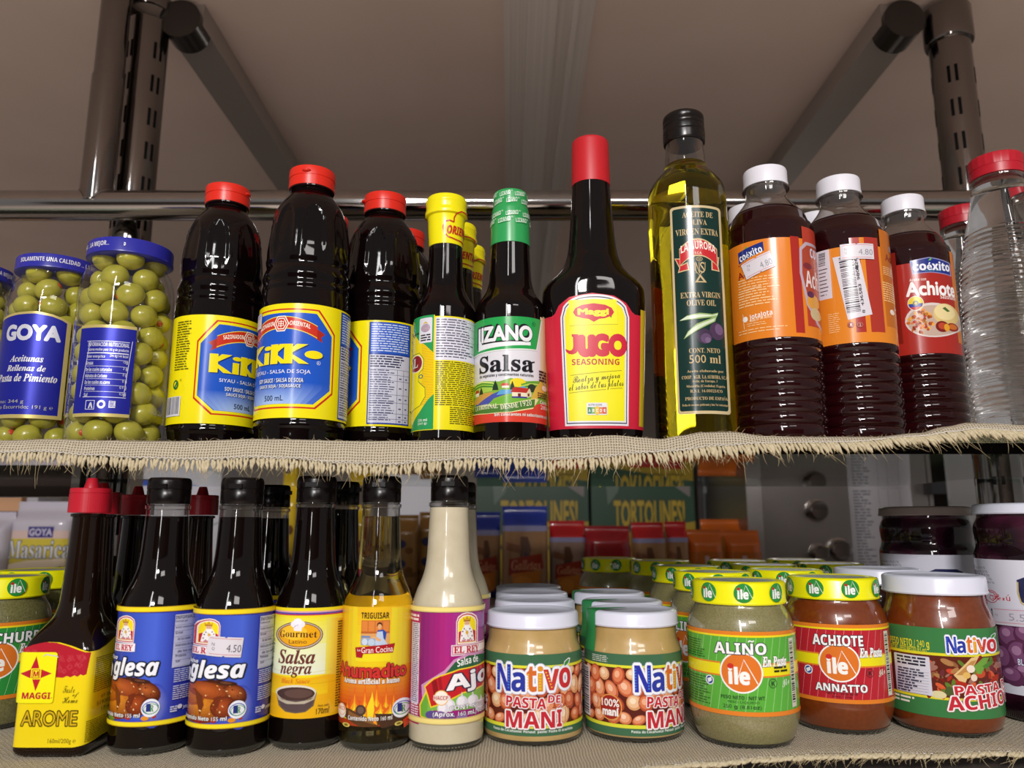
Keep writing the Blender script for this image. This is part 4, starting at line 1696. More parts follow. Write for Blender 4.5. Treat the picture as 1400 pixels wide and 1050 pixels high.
L.line([(262, 520), (264, 580), (296, 620), (342, 580), (346, 515)], 5, GO)
L.text('N', 268, 512, 300, 605, GO, 'r').text('S', 303, 515, 340, 602, GO, 'r')
L.poly([(306, 612), (356, 678), (262, 678)], GO).poly([(306, 634), (330, 668), (286, 668)], GR)
T_('EXTRA VIRGIN', 148, 752, 462, 798)
T_('OLIVE OIL', 198, 816, 428, 862)
L.view(905, 420, 5.836)
L.poly([(140, 100), (200, 62), (300, 45), (400, 52), (448, 36), (440, 66), (400, 80), (300, 92), (210, 96)], '#8fae6a').poly([(140, 98), (200, 68), (300, 56), (400, 62), (446, 44), (438, 58), (380, 72), (300, 82), (210, 92)], '#d8e4cc', (290, 70))
L.poly([(170, 250), (205, 190), (280, 130), (380, 92), (442, 62), (425, 110), (350, 150), (270, 190)], '#8fae6a').poly([(180, 238), (215, 188), (290, 138), (380, 104), (430, 80), (415, 108), (345, 142), (262, 188)], '#cfdcc0')
L.ell(436, 194, 56, 70, '#4a3550', rot=-10).ell(452, 180, 30, 44, '#6e5478', rot=-10).ell(338, 232, 62, 60, '#3f2e48').ell(352, 248, 42, 40, '#5e4868').ell(366, 262, 22, 22, '#76607e')
T_('CONT. NETO', 216, 326, 460, 364)
T_('500 ml', 218, 380, 466, 446)
T_('Aceite elaborado por:', 200, 498, 490, 524)
T_('COOP. AGR. LA AURORA, S.C.A.', 160, 542, 520, 574)
T_('Avda. de Europa, 3', 242, 580, 440, 604)
T_('Montilla (C\u00f3rdoba) Espa\u00f1a', 196, 618, 500, 644)
T_('R.S.I. 16.00025/CO', 226, 656, 480, 680)
T_('PRODUCTO DE ESPA\u00d1A', 186, 708, 520, 740)
T_('Fecha de consumo preferente y lote: Ver contraetiqueta', 164, 768, 532, 792)
L.build('front_label', 'printed_gloss')
# back label seen through the oil
L = Label(t, circle_nodes(XI, DI, RI)).view(0, 0, 1)
nb = L.nodes
L.flat(pi * RI * 0.98, Zy(400, DI), 0.001, 0.001)
L.rect(-46, -50, 0, 90, '#e8d81e').rect(-44, -40, -28, -10, '#cfc8d8').micro(-40, 10, -4, 80, 12, '#8a7a10')
L.build('back_label', 'printed_paper')

# ---- ribbed bottles of red achiote oil
DC = 0.645
XC = Xp(1055.5, 400, DC)
RC = Rp(62, 400, DC) * 0.965
zc_ = lambda py: Zy(py, DC) - SU
kf = RC / Rp(62, 400, DC)
rc_ = lambda hw, py: Rp(hw, py, DC) * kf


def achiote_bottle(X, d, label):
    t = thing('achiote_oil_bottle', label, 'bottle', (X, d, SU), 0, 'white-capped bottles of red achiote oil')
    pr = [(0, RC * 0.88), (0.0015, RC * 0.95), (0.005, RC), (0.012, RC), (0.014, RC * 0.985)]
    z0, z1 = 0.015, zc_(470)
    n = 8
    p = (z1 - z0) / n
    for i in range(n):
        for q in range(8):
            f = q / 8
            pr.append((z0 + (i + f) * p, RC * (0.955 + 0.045 * abs(sin(pi * f)) ** 0.7)))
    pr += [(z1, RC * 0.955), (z1 + 0.001, RC * 0.985), (zc_(328), RC * 0.985)]
    zr = zc_(328)
    pr += [(zr + 0.001, RC * 0.975), (zr + 0.0035, RC * 0.985), (zr + 0.0055, RC * 0.955), (zr + 0.008, RC * 0.945), (zr + 0.0095, RC * 0.905), (zc_(302), rc_(50, 302)), (zc_(296), rc_(45, 296))]
    lathe('bottle', pr, 'red_oil', t, 96, sharp=60)
    lathe('clear_shoulder', pchip([(zc_(296), rc_(45.2, 296)), (zc_(288), rc_(38, 288)), (zc_(280), rc_(31.5, 280)), (zc_(274), rc_(28, 274)), (zc_(268), rc_(27.3, 268)), (zc_(263), rc_(27.3, 263)), (zc_(262.5), rc_(32, 262)), (zc_(260.5), rc_(32, 260)), (zc_(260), rc_(27, 260))], 0.001),
          'clear_plastic', t, 80, cap0=False, cap1=False)
    k0, k1, r = zc_(259), zc_(236), rc_(30.2, 245)
    lathe('screw_cap', [(k0, r * 0.95), (k0, r * 1.01), (k0 + 0.003, r * 1.01), (k0 + 0.0033, r * 0.99), (k1 - 0.002, r * 0.985), (k1 - 0.0006, r * 0.96), (k1, r * 0.9)], 'white_plastic', t, 120, mod=lambda a, z, r: r * (1 + 0.006 * sin(48 * a) * (k0 + 0.0035 < z < k1 - 0.0015)))
    return t


RL = RC * 0.99
OR, DR = '#dd7f22', '#a62a22'
c1 = achiote_bottle(XC, DC, 'red achiote oil bottle beside the olive oil, tilted price sticker over orange label text')
XC2 = Xp(1150.5, 400, 0.664) + 0.0045
c2 = achiote_bottle(XC2, 0.664, 'red achiote oil bottle showing a bar code and price sticker, middle of the front three')
XC3 = Xp(1245, 400, 0.706)
c3 = achiote_bottle(XC3, 0.706, 'red achiote oil bottle whose red front label shows a plate of food')


def label_span(L, d, X):
    D = hypot(X, d) - RL
    return Zy(324, 0.645 - RC), Zy(462.5, 0.645 - RC)


ZT, ZB_ = label_span(None, DC, XC)


def zband(L, col):
    fl, L.fl = L.fl, (0.0, 0.0, 1.0, 1.0)
    L.band(-ZT, -ZB_, col)
    L.fl = fl


L = Label(c1, circle_nodes(XC, DC, RL)).view(995, 300, 5.836)
zband(L, OR)
L.rect(520, 130, 590, 900, DR).rect(618, 130, 900, 900, '#b23a2a')
L.poly([(590, 250), (640, 190), (740, 180), (760, 900), (690, 840), (620, 700), (580, 450)], '#b7a6b4', (680, 520))
L.poly([(610, 260), (650, 215), (740, 200), (745, 870), (700, 820), (640, 690), (600, 450)], '#a8442e', (680, 520))
L.text('co\u00e9x', 655, 240, 735, 330, '#c8cce0', 'sans').text('Achio', 620, 420, 760, 560, '#e4d4d4', 'sans')
L.ell(635, 372, 34, 26, '#7a2a34').ell(680, 660, 46, 60, '#d89a40').ell(700, 760, 40, 50, '#c8b488').ell(660, 600, 26, 26, '#5a2a50')
L.poly([(82, 240), (285, 196), (290, 268), (86, 332)], '#20307c', (185, 262))
L.text('co\u00e9xito', 90, 240, 276, 300, '#e8ebf4', 'sans', 0.01, rot=13)
L.poly([(133, 235), (150, 214), (156, 232)], '#5aa838').text('Quality food', 130, 292, 220, 304, '#4a8aa0', 'sans', rot=13)
L.text('Aceite con', 84, 352, 150, 366, '#8a2014', 'sans', rot=12)
L.text('Achiote', 80, 380, 330, 436, '#8a2014', 'r', 0.02, rot=10)
L.micro(86, 452, 440, 560, 5, '#f2c890', 0.35, 0.3)
L.micro(88, 560, 400, 690, 6, '#f2c890', 0.42, 0.3)
L.text('Importado por:', 136, 540, 276, 556, '#f6dcb4', 'sans', rot=6)
L.text('JotaJota', 172, 738, 358, 790, '#f4ece4', 'sans', rot=6)
L.text('FOODS OF THE WORLD', 176, 780, 350, 800, '#f6dcb4', 'sans', rot=6)
L.ell(142, 800, 20, 22, '#f0ece8').line([(126, 758), (132, 880)], 4, '#f0e0d0')
L.micro(160, 818, 340, 850, 2, '#f2c890', 0.35).micro(90, 860, 480, 905, 2, '#f2c890', 0.3)
L.build('wrap_label', 'printed_gloss')
L = Label(c1, circle_nodes(XC, DC, RL), off=0.0011).view(995, 300, 5.836)
STK = '#d6d2da'


def sticker(L, cx, cy, w, h, rot, price, inkc='#4a4a56'):
    c, s_ = cos(radians(rot)), sin(radians(rot))
    P = lambda x, y: (cx + x * w / 2 * c + y * h / 2 * s_, cy - x * w / 2 * s_ + y * h / 2 * c)
    L.poly([P(-1, -1), P(-.08, -1), P(-.04, -.9), P(.04, -.9), P(.08, -1), P(1, -1), P(1, 1), P(.08, 1), P(.04, .9), P(-.04, .9), P(-.08, 1), P(-1, 1)], STK, (cx, cy))
    for y in (-0.82, 0.78):
        L.line([P(-.88, y), P(.94, y)], h * 0.025, '#c45a62')
    q = P(0.52, 0.08)
    L.text(price, q[0] - w * 0.21, q[1] - h * 0.19, q[0] + w * 0.21, q[1] + h * 0.19, inkc, 'r', 0.0, rot=rot)
    q = P(-0.66, 0.05)
    L.text('N', q[0] - w * 0.04, q[1] - h * 0.2, q[0] + w * 0.04, q[1] - h * 0.04, inkc, rot=rot)
    L.text('Q', q[0] - w * 0.04, q[1] + h * 0.02, q[0] + w * 0.04, q[1] + h * 0.2, inkc, rot=rot)


sticker(L, 245, 364, 240, 132, 17, '4.80', '#8a8a92')
L.build('price_sticker', 'printed_paper')

L = Label(c2, circle_nodes(XC2, 0.664, RL)).view(1110, 310, 6.5625)
zband(L, '#dc8426')
L.rect(365, 90, 540, 940, DR).rect(455, 90, 500, 940, '#dc8426').rect(498, 90, 620, 940, '#a83428').rect(640, 90, 900, 940, '#c06a1c')
L.rect(55, 215, 170, 650, '#d2cfd8').bars(60, 240, 120, 360, 14, '#26262e', True)
L.micro(70, 380, 165, 640, 8, '#3a3a44', 0.25, 0.4)
L.text('co\u00e9xito', 690, 205, 840, 265, '#d8dcec', 'sans', out='#20307c', outw=0.05).text('Achiote', 660, 300, 840, 360, '#8a2014', 'r', 0.02)
L.micro(640, 400, 800, 480, 5, '#f2c890', 0.35).micro(640, 520, 800, 700, 9, '#f2c890', 0.4)
L.ell(718, 770, 18, 24, '#f0e4d8').text('JotaJota', 740, 755, 880, 790, '#f0e4d8', 'sans')
L.micro(150, 780, 260, 960, 10, '#f2c890', 0.3)
L.poly([(205, 255), (440, 250), (520, 790), (300, 830)], '#d6d2da', (360, 540))
rnd = random.Random(4)
y = 275
while y < 770:
    h = rnd.choice((5, 7, 7, 14))
    dx = (y - 275) * 0.155
    L.poly([(238 + dx, y), (365 + dx, y - 10), (365 + dx, y + h - 10), (238 + dx, y + h)], '#20202a', None, False)
    y += h + rnd.choice((6, 8, 12))
L.k += 1
for i, ch in enumerate('8 436583 980126'):
    if ch != ' ':
        yy = 760 - i * 33
        L.text(ch, 462 - i * 5.2 - 14, yy - 12, 462 - i * 5.2 + 18, yy + 12, '#26262e', 'r', 0.01, rot=83)
for x in (350, 432):
    L.ell(x, 880, 30, 26, '#8c2420').ring(x, 880, 26, 22, 3, '#d88a70').text('1' if x == 350 else '2', x - 8, 868, x + 8, 892, '#e8c8b8')
L.build('wrap_label', 'printed_gloss')
L = Label(c2, circle_nodes(XC2, 0.664, RL), off=0.0011).view(1110, 310, 6.5625)
sticker(L, 400, 222, 292, 138, -1, '4.80', '#8a8a92')
L.build('price_sticker', 'printed_paper')

L = Label(c3, circle_nodes(XC3, 0.706, RL)).view(1215, 320, 6.5625)
zband(L, DR)
L.rect(585, 170, 640, 985, '#d0761e').rect(20, 170, 95, 985, '#7e2018')
L.poly([(190, 232), (370, 206), (548, 240), (548, 360), (370, 345), (205, 352)], '#8c90c0', (370, 280)).poly([(198, 240), (370, 214), (540, 247), (540, 352), (370, 338), (212, 345)], '#1f2e84', (370, 280))
L.text('co\u00e9xito', 215, 245, 538, 322, '#e8ebf4', 'sans', 0.02, res=3)
L.poly([(350, 240), (372, 214), (382, 212), (380, 232)], '#6ab03c').text('Quality food', 320, 318, 465, 336, '#5aa0b0', 'sans')
L.text('Aceite con', 185, 394, 335, 420, '#f0d8d0', 'sans')
L.text('Achiote', 155, 425, 580, 545, '#f2eeee', 'r', 0.035, res=4)
L.text('Sazonado', 460, 545, 592, 585, '#f0d8d0', 'sans')
L.ell(400, 770, 255, 155, '#d8ccc8').ell(400, 775, 235, 138, '#c0a898')
rnd = random.Random(8)
for i in range(80):
    a, q = rnd.uniform(0, 6.28), sqrt(rnd.random())
    L.ell(285 + 115 * q * cos(a), 785 + 105 * q * sin(a), rnd.uniform(8, 22), rnd.uniform(7, 18), rnd.choice(('#c8641e', '#e08a2c', '#a8401a', '#d87424', '#e8a848', '#b82c28')), 8, step=False)
L.k += 1
L.ell(510, 720, 112, 96, '#d8be7c').ell(500, 700, 90, 72, '#e6d49c')
L.poly([(480, 670), (505, 655), (545, 690), (520, 700)], '#4a6a2c')
L.ell(480, 830, 60, 50, '#7a1e1c').ell(480, 825, 36, 30, '#b8482a').ell(570, 838, 50, 38, '#8a2a1c').ell(572, 835, 36, 24, '#c86a28').ell(520, 840, 24, 34, '#e0a030')
L.ell(242, 622, 74, 66, '#e4dcd4').ell(242, 622, 68, 60, '#e6cc30').poly([(176, 625), (308, 625), (298, 655), (186, 655)], '#2a3c9c').poly([(186, 655), (298, 655), (262, 680), (242, 682), (222, 680)], '#c03030')
L.ell(242, 622, 26, 24, '#6a7a70').ell(242, 622, 14, 12, '#c8b060')
L.build('wrap_label', 'printed_gloss')

for (px, py, d, lab) in ((1022, 290, 0.727, 'white-capped achiote oil bottle behind the first one beside the olive oil'), (1114, 296, 0.746, 'white-capped achiote oil bottle in the gap behind the first two')):
    X = Xp(px, py, d)
    dup(c3, (X, d, SU), az(X, d) - az(XC3, 0.706), lab)

# ---- clear ribbed vinegar bottles with red caps
DV = 0.672
XV = Xp(1382, 400, DV)
zv_ = lambda py: Zy(py, DV) - SU
rv_ = lambda hw, py: Rp(hw, py, DV)
v1 = thing('vinegar_bottle', 'large clear ribbed bottle with red cap at the right edge of the upper shelf', 'bottle', (XV, DV, SU), 0, 'clear bottles with red caps')
pr = [(0, rv_(54, 590)), (0.0015, rv_(58, 590)), (0.005, rv_(60, 588)), (zv_(560), rv_(60.5, 560)), (zv_(520), rv_(62.5, 520)), (zv_(470), rv_(62.5, 470)), (zv_(430), rv_(61, 430)), (zv_(390), rv_(59, 390)), (zv_(350), rv_(53.5, 350)), (zv_(320), rv_(47, 320)),
      (zv_(295), rv_(40.5, 295)), (zv_(278), rv_(36.5, 278)), (zv_(266), rv_(34, 266)), (zv_(258), rv_(32.5, 258))]
za, zb1, zb2 = zv_(575), zv_(505), zv_(320)


def vribs(a, z, r):
    g = 0.0
    if za < z < zb2:
        w = 0.5 + 0.5 * sin(z * 170 + 1.3 * sin(a * 2))
        g = (0.00055 * sin(2 * pi * z / 0.0052 + 0.9 * sin(3 * a))) * (0.3 + w)
    return r + g


lathe('bottle', pchip(pr, 0.0006), 'vinegar', v1, 120, mod=vribs, sharp=0)
lathe('clear_neck', [(zv_(258), rv_(32.6, 258)), (zv_(254), rv_(31, 254)), (zv_(250), rv_(29, 250)), (zv_(249.5), rv_(33, 249)), (zv_(247.5), rv_(33, 247)), (zv_(247), rv_(28, 247))], 'clear_plastic', v1, 64, cap0=False, cap1=False)
k0, k1, r = zv_(246), zv_(219), rv_(33, 232)
lathe('flip_cap', [(k0, r * 0.95), (k0, r), (k0 + 0.0075, r), (k0 + 0.0078, r * 0.985), (k0 + 0.0084, r * 0.985), (k0 + 0.0087, r * 1.0), (k1 - 0.0016, r * 1.0), (k1 - 0.0005, r * 0.975), (k1, r * 0.93)], 'crimson_plastic', v1, 144,
      mod=lambda a, z, r: r * (1 + 0.018 * max(0, sin(22 * a)) * (z > k1 - 0.004)))
for (px, py, d, lab) in ((1312, 265, 0.79, 'clear bottle with red cap behind the large one and the right achiote oil bottle'), (1266, 293, 0.89, 'clear red-capped bottle furthest back, a sliver of cap showing behind white caps')):
    X = Xp(px, py, d)
    dup(v1, (X, d, SU), 0.4, lab)

# ---------------------------------------------------------------- lower shelf
def king(L, cx, cy, s):
    """arched crest with a crowned, bearded figure in a spotted cape above a name plate"""
    P = lambda pts: [(cx + x * s, cy + y * s) for (x, y) in pts]

    def frame(k):
        return [(-40 * k, 62 * k), (-40 * k, -30 * k), (-34 * k, -48 * k), (-18 * k, -60 * k), (0, -64 * k), (18 * k, -60 * k), (34 * k, -48 * k), (40 * k, -30 * k), (40 * k, 62 * k)]
    L.poly(P(frame(1.16)), '#e9d9dc').poly(P(frame(1.07)), '#b8202c').poly(P(frame(0.99)), '#efe6e2').poly(P(frame(0.91)), '#f0d81a')
    L.poly(P([(-36, 10), (0, -8), (36, 10), (36, 55), (-36, 55)]), '#b8202c')
    L.poly(P([(-30, 52), (-24, 5), (-12, -16), (12, -16), (24, 5), (30, 52)]), '#ece8ea')
    for (x, y) in ((-18, 10), (-22, 28), (-14, 40), (18, 10), (22, 28), (14, 40), (-8, 46), (8, 46), (-12, -2), (12, -2)):
        L.ell(cx + x * s, cy + y * s, 2.6 * s, 3.6 * s, '#2a2430', 8, step=False)
    L.k += 1
    L.ell(cx, cy - 24 * s, 12 * s, 14 * s, '#e0b48c').poly(P([(-13, -24), (-10, -4), (0, 8), (10, -4), (13, -24), (8, -18), (-8, -18)]), '#f0eeee')
    L.poly(P([(-14, -34), (-17, -54), (-8, -44), (0, -58), (8, -44), (17, -54), (14, -34)]), '#c89a28').line(P([(-14, -36), (14, -36)]), 3 * s, '#8a2020')
    L.ell(cx, cy + 14 * s, 6 * s, 8 * s, '#d8a828').line(P([(-6, 0), (6, 34)]), 3 * s, '#c89a28')
    L.ell(cx - 4 * s, cy - 26 * s, 1.6 * s, 1.6 * s, '#30242a', 8).ell(cx + 4 * s, cy - 26 * s, 1.6 * s, 1.6 * s, '#30242a', 8)
    L.micro(cx - 22 * s, cy + 44 * s, cx + 22 * s, cy + 56 * s, 1, '#c87a80', 0.6, 0)


def badge(L, cx, cy, r):
    L.ell(cx, cy, r, r * 1.02, '#e8eaf2').ring(cx, cy, r * 0.9, r * 0.72, r * 0.1, '#2e4fb0').ring(cx + r * 0.05, cy + r * 0.1, r * 0.8, r * 0.6, r * 0.08, '#4aa040')
    L.text('1', cx - r * 0.4, cy - r * 0.45, cx - r * 0.05, cy + r * 0.4, '#26307c', 'serif', 0.02).text('R', cx - r * 0.05, cy - r * 0.3, cx + r * 0.35, cy + r * 0.4, '#3a8a34', 'serif', 0.01)


def sauce(name, label, cap_c, bx, by, hw, neck, label_y, liquid, cap_mat, group=None, cap_y=(688, 650), fill_y=None, neck_mat='clear_plastic', cap_hw=28, sh=None, fine=False):
    """slim sauce bottle of the lower row; neck = (hw top, hw bottom)"""
    d = base_depth(by, hw)
    X = Xp(bx, 995, d)
    z = lambda py: Zy(py, d) - SL
    r = lambda h, py: Rp(h, py, d)
    R = Rp(hw, 900, d)
    t = thing(name, label, 'bottle', (X, d, SL), 0, group)
    sh = sh or ((826, 0.985), (818, 0.945), (810, 0.895), (802, 0.835), (793, 0.755), (784, 0.69), (772, 0.635), (755, 0.60), (730, 0.575), (700, 0.545))
    pr = [(0, R * 0.86), (0.0012, R * 0.93), (0.004, R * 0.985), (0.007, R), (z(834), R)] + [(z(py), R * k) for (py, k) in sh]
    fy = fill_y or 704
    zf = z(fy)
    full = pchip(pr, 0.0012)
    full = [q for q in full if q[0] < zf] + [(zf, full[-1][1] if zf > full[-1][0] else [q for q in full if q[0] >= zf][0][1])]
    lathe('bottle', full, liquid, t, 72, sharp=50)
    lathe('glass_base', [(0.0, R * 0.868), (0.0012, R * 0.938), (0.0040, R * 0.993), (0.0052, R * 1.0), (0.0053, R * 0.9)], 'thick_glass', t, 64)
    zc0, zc1 = z(cap_y[0]), z(cap_y[1])
    rn = full[-1][1]
    lathe('neck', [(zf + 0.0001, rn), (zc0 - 0.0045, rn * 0.985), (zc0 - 0.004, rn * 1.05), (zc0 - 0.0015, rn * 1.06), (zc0 - 0.001, rn * 0.97), (zc0 + 0.001, rn * 0.95)], neck_mat, t, 56, cap0=False, cap1=False)
    rc = Rp(cap_hw, 670, d)
    mb = MB()
    v, f = lathe('', [(zc0, rc * 0.93), (zc0, rc * 0.99), (zc0 + 0.0003, rc), (zc0 + 0.010, rc), (zc0 + 0.0103, rc * 0.985), (zc0 + 0.0108, rc * 0.985), (zc0 + 0.0111, rc * 1.01), (zc1 - 0.003, rc), (zc1 - 0.001, rc * 0.965), (zc1, rc * 0.90), (zc1 + 0.0002, rc * 0.5)], None, None, 56, raw=True)
    mb.add(v, f)
    mb.box(-0.005, -rc - 0.0012, zc1 - 0.0085, 0.005, -rc + 0.002, zc1 - 0.005)
    mb.build('flip_cap', cap_mat, t)
    return t, X, d, R


SPANISH = ('#e8c81c', '#c89a10')
# ---- two blue-label bottles
i1, XI1, DI1, RI1 = sauce('sauce_bottle', 'dark sauce bottle with blue roast bird label, the one without a price sticker', 232, 206, 1034, 51.5, None, None, 'dark_sauce', 'black_plastic', 'blue-labelled dark sauces', (689, 654), 706)


def inglesa(t, X, d, R, dx, dy, turn=0.0):
    L = Label(t, circle_nodes(X, d, R)).view(150 + dx, 820 + dy, 5.526)
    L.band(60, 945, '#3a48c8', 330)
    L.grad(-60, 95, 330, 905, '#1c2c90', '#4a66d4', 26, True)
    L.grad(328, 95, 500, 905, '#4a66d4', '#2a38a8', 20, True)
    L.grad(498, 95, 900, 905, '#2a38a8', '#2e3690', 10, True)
    L.blob(330, 800, 110, 170, '#3a4cb8', '#8a92d4', 9, dx=0, dy=0)
    # roast bird
    L.blob(190, 700, 200, 110, '#4a2010', '#8a4018', 5, 12)
    L.blob(290, 690, 96, 62, '#5c2410', '#b8602a', 7, 24)
    L.blob(60, 745, 180, 150, '#7a3410', '#d8861e', 9, 10, dx=0.0, dy=-0.05, seg=30)
    L.blob(-10, 680, 110, 76, '#9c4c14', '#cf7a1e', 6, -20)
    L.blob(110, 660, 120, 62, '#8a3c16', '#b85c24', 6, 14)
    L.blob(210, 795, 90, 84, '#6a2810', '#a84a1c', 6, -10)
    L.blob(300, 800, 64, 62, '#54200e', '#96401a', 5, 10)
    L.blob(235, 612, 74, 16, '#3c2014', '#7a4a30', 3, 8)
    L.poly([(40, 640), (75, 690), (88, 760), (70, 840), (56, 760)], '#6e3012').poly([(140, 720), (190, 700), (176, 780), (150, 840)], '#702c12')
    rnd = random.Random(3)
    for i in range(46):
        L.ell(rnd.uniform(-40, 340), rnd.uniform(625, 850), rnd.uniform(3, 10), rnd.uniform(2, 6), rnd.choice(('#e0a050', '#6a2a10', '#f0c890', '#b86428', '#8c4018')), 7, rnd.uniform(0, 90), step=False)
    L.k += 1
    L.ell(265, 895, 30, 18, '#e0902c').ell(60, 880, 26, 20, '#8a1c1c').ell(140, 890, 20, 16, '#a83020').ell(20, 890, 24, 16, '#6a8a30').ell(330, 880, 16, 14, '#b83020')
    king(L, 128, 222, 1.42)
    L.poly([(50, 332), (196, 326), (196, 388), (50, 392)], '#ece4ea', (128, 360)).text('EL REY', 56, 338, 178, 380, '#b81c34', 'serif', 0.025)
    L.text('Salsa', 0, 400, 72, 432, '#eef0fa', 'sansi', out='#1c2470', outw=0.05)
    L.text('In', -170, 430, 36, 545, '#eceef6', 'sansi', 0.02, out='#20242c', outw=0.06, res=4)
    L.text('glesa', 44, 440, 366, 612, '#eceef6', 'sansi', 0.02, out='#20242c', outw=0.06, res=4)
    L.text('Contenido Neto 155 ml', -40, 853, 230, 885, '#eef0f0', 'sans', out='#301810', outw=0.03)
    badge(L, 308, 815, 68)
    L.rect(480, 98, 700, 492, '#b8bad2').text('INFORMACION NUTRICIONAL', 496, 104, 760, 130, '#20243c', 'sans')
    for k, w in enumerate(('Valores por', 'Valor energ\u00e9tico', 'Grasas', 'de las cuales', 'Hidratos de carbono', 'de los cuales az\u00facares', 'Proteinas', 'Sal')):
        L.text(w, 492 + (16 if 'cuales' in w else 0), 150 + k * 43, 500 + len(w) * 7.6, 170 + k * 43, '#2a2e48', 'sans')
        L.rect(486, 180 + k * 43, 700, 182 + k * 43, '#5a5e78', False)
    L.k += 1
    L.micro(480, 505, 680, 610, 7, '#c3c8e8', 0.42, 0.1).micro(470, 630, 660, 740, 7, '#c3c8e8', 0.42, 0.2)
    L.micro(450, 800, 500, 850, 3, '#c3c8e8', 0.6, 0).ell(520, 802, 17, 17, '#d8dcf0').text('JotaJota', 542, 785, 600, 815, '#d8dcf0', 'sans')
    for (y0, y1, c) in ((52, 92, '#c8a018'), (57, 86, '#f0da22'), (912, 950, '#c8a018'), (917, 944, '#f2de24')):
        L.band(y0, y1, c, 330)
    o = L.build('wrap_label', 'printed_gloss')
    o.rotation_euler = (0, 0, radians(turn))


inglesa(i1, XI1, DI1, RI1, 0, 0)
i2, XI2, DI2, RI2 = sauce('sauce_bottle', 'dark sauce bottle with blue roast bird label bearing a 4.50 price sticker', 327, 311.5, 1036, 51.5, None, None, 'dark_sauce', 'black_plastic', 'blue-labelled dark sauces', (689, 654), 707)
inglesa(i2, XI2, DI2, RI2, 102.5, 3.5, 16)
L = Label(i2, circle_nodes(XI2, DI2, RI2), off=0.0012).view(255, 820, 5.526)
sticker(L, 292, 355, 255, 150, -5, '4.50', '#4a4a58')
L.build('price_sticker', 'printed_paper')

# ---- yellow label "Salsa negra"
n1, XN, DN, RN = sauce('sauce_bottle', 'black sauce bottle with yellow label showing a chef hat and sauce bowl', 428, 418.5, 1026, 48.5, None, None, 'dark_sauce', 'black_plastic', None, (687, 652), 694, cap_hw=26.5)
L = Label(n1, circle_nodes(XN, DN, RN)).view(360, 820, 5.833)
L.band(66, 946, '#ecd820', 330)
L.grad(20, 140, 700, 350, '#eae02c', '#e8e890', 6)
L.grad(20, 350, 700, 600, '#e6eab0', '#e4ecd8', 5)
L.poly([(20, 595), (200, 618), (360, 622), (520, 605), (700, 560), (700, 946), (20, 946)], '#ecb414', (350, 770)).grad(20, 640, 700, 760, '#e8b818', '#f0cc18', 4)
L.rect(520, 140, 720, 880, '#e6b41c').grad(500, 140, 620, 590, '#e6e060', '#e6b41c', 6, True)
for (y0, y1, c) in ((92, 106, '#d8a0b0'), (104, 116, '#4a4aa8'), (116, 126, '#b83050')):
    L.band(y0, y1, c, 330)
L.line([(60, 560), (340, 585), (610, 560)], 2.5, '#d8cc50').line([(370, 660), (620, 655)], 2.5, '#c89a10')
L.ell(290, 284, 186, 112, '#5a3424').ell(290, 283, 179, 105, '#c8b8a8').ell(290, 282, 170, 97, '#8a5a30').ell(290, 282, 163, 90, '#e8a818').ell(250, 262, 100, 60, '#f0c030')
L.ell(252, 195, 32, 26, '#eceaf2').ell(300, 195, 34, 28, '#e6e4ee').ell(276, 176, 34, 28, '#f0eef4').poly([(240, 200), (312, 200), (306, 250), (246, 248)], '#e8e6ee').line([(244, 222), (262, 205), (282, 200)], 3, '#8a8696')
L.text('Gourmet', 136, 250, 430, 306, '#5a2c1c', 'serif', -0.01, arc=6)
L.text('Latino', 206, 318, 348, 350, '#5a2c1c', 'r', -0.005)
L.text('Salsa', 126, 400, 412, 512, '#6a3430', 'serifi', 0.012, res=4)
L.text('negra', 140, 530, 382, 620, '#6a3430', 'serifi', 0.008, res=4)
L.text('Black Sauce', 146, 630, 372, 668, '#d86a1c', 'serifi', 0.0)
L.ell(262, 745, 160, 66, '#d8ccb0').ell(262, 752, 150, 58, '#3e2a26').poly([(102, 745), (422, 745), (400, 850), (340, 895), (262, 905), (180, 895), (126, 850)], '#6e5c4c', (262, 820)).ell(262, 745, 158, 64, '#e0d8c4').ell(262, 752, 148, 56, '#4a342e').ell(280, 748, 110, 36, '#5e4640')
L.poly([(120, 800), (404, 800), (380, 855), (330, 888), (262, 896), (190, 888), (145, 855)], '#584848', (262, 848)).poly([(104, 755), (150, 800), (262, 815), (380, 798), (420, 755), (404, 800), (330, 830), (190, 832), (124, 806)], '#b8ac98', (262, 795))
L.text('Peso neto', 432, 830, 520, 850, '#5a4010', 'thini', 0.0)
L.text('170ml', 420, 856, 522, 906, '#3a2a10', 'thini', 0.01)
L.text('FV 05/MAR/2027', 78 - 130, 500, 78 + 130, 526, '#4a4420', 'r', 0.0, rot=84)
L.text('FF 09/SEP/25 LOTE', 55 - 130, 690, 55 + 130, 712, '#4a4420', 'r', 0.0, rot=84)
L.micro(580, 160, 625, 850, 34, '#6a5418', 0.5, 0.1)
L.build('wrap_label', 'printed_gloss')

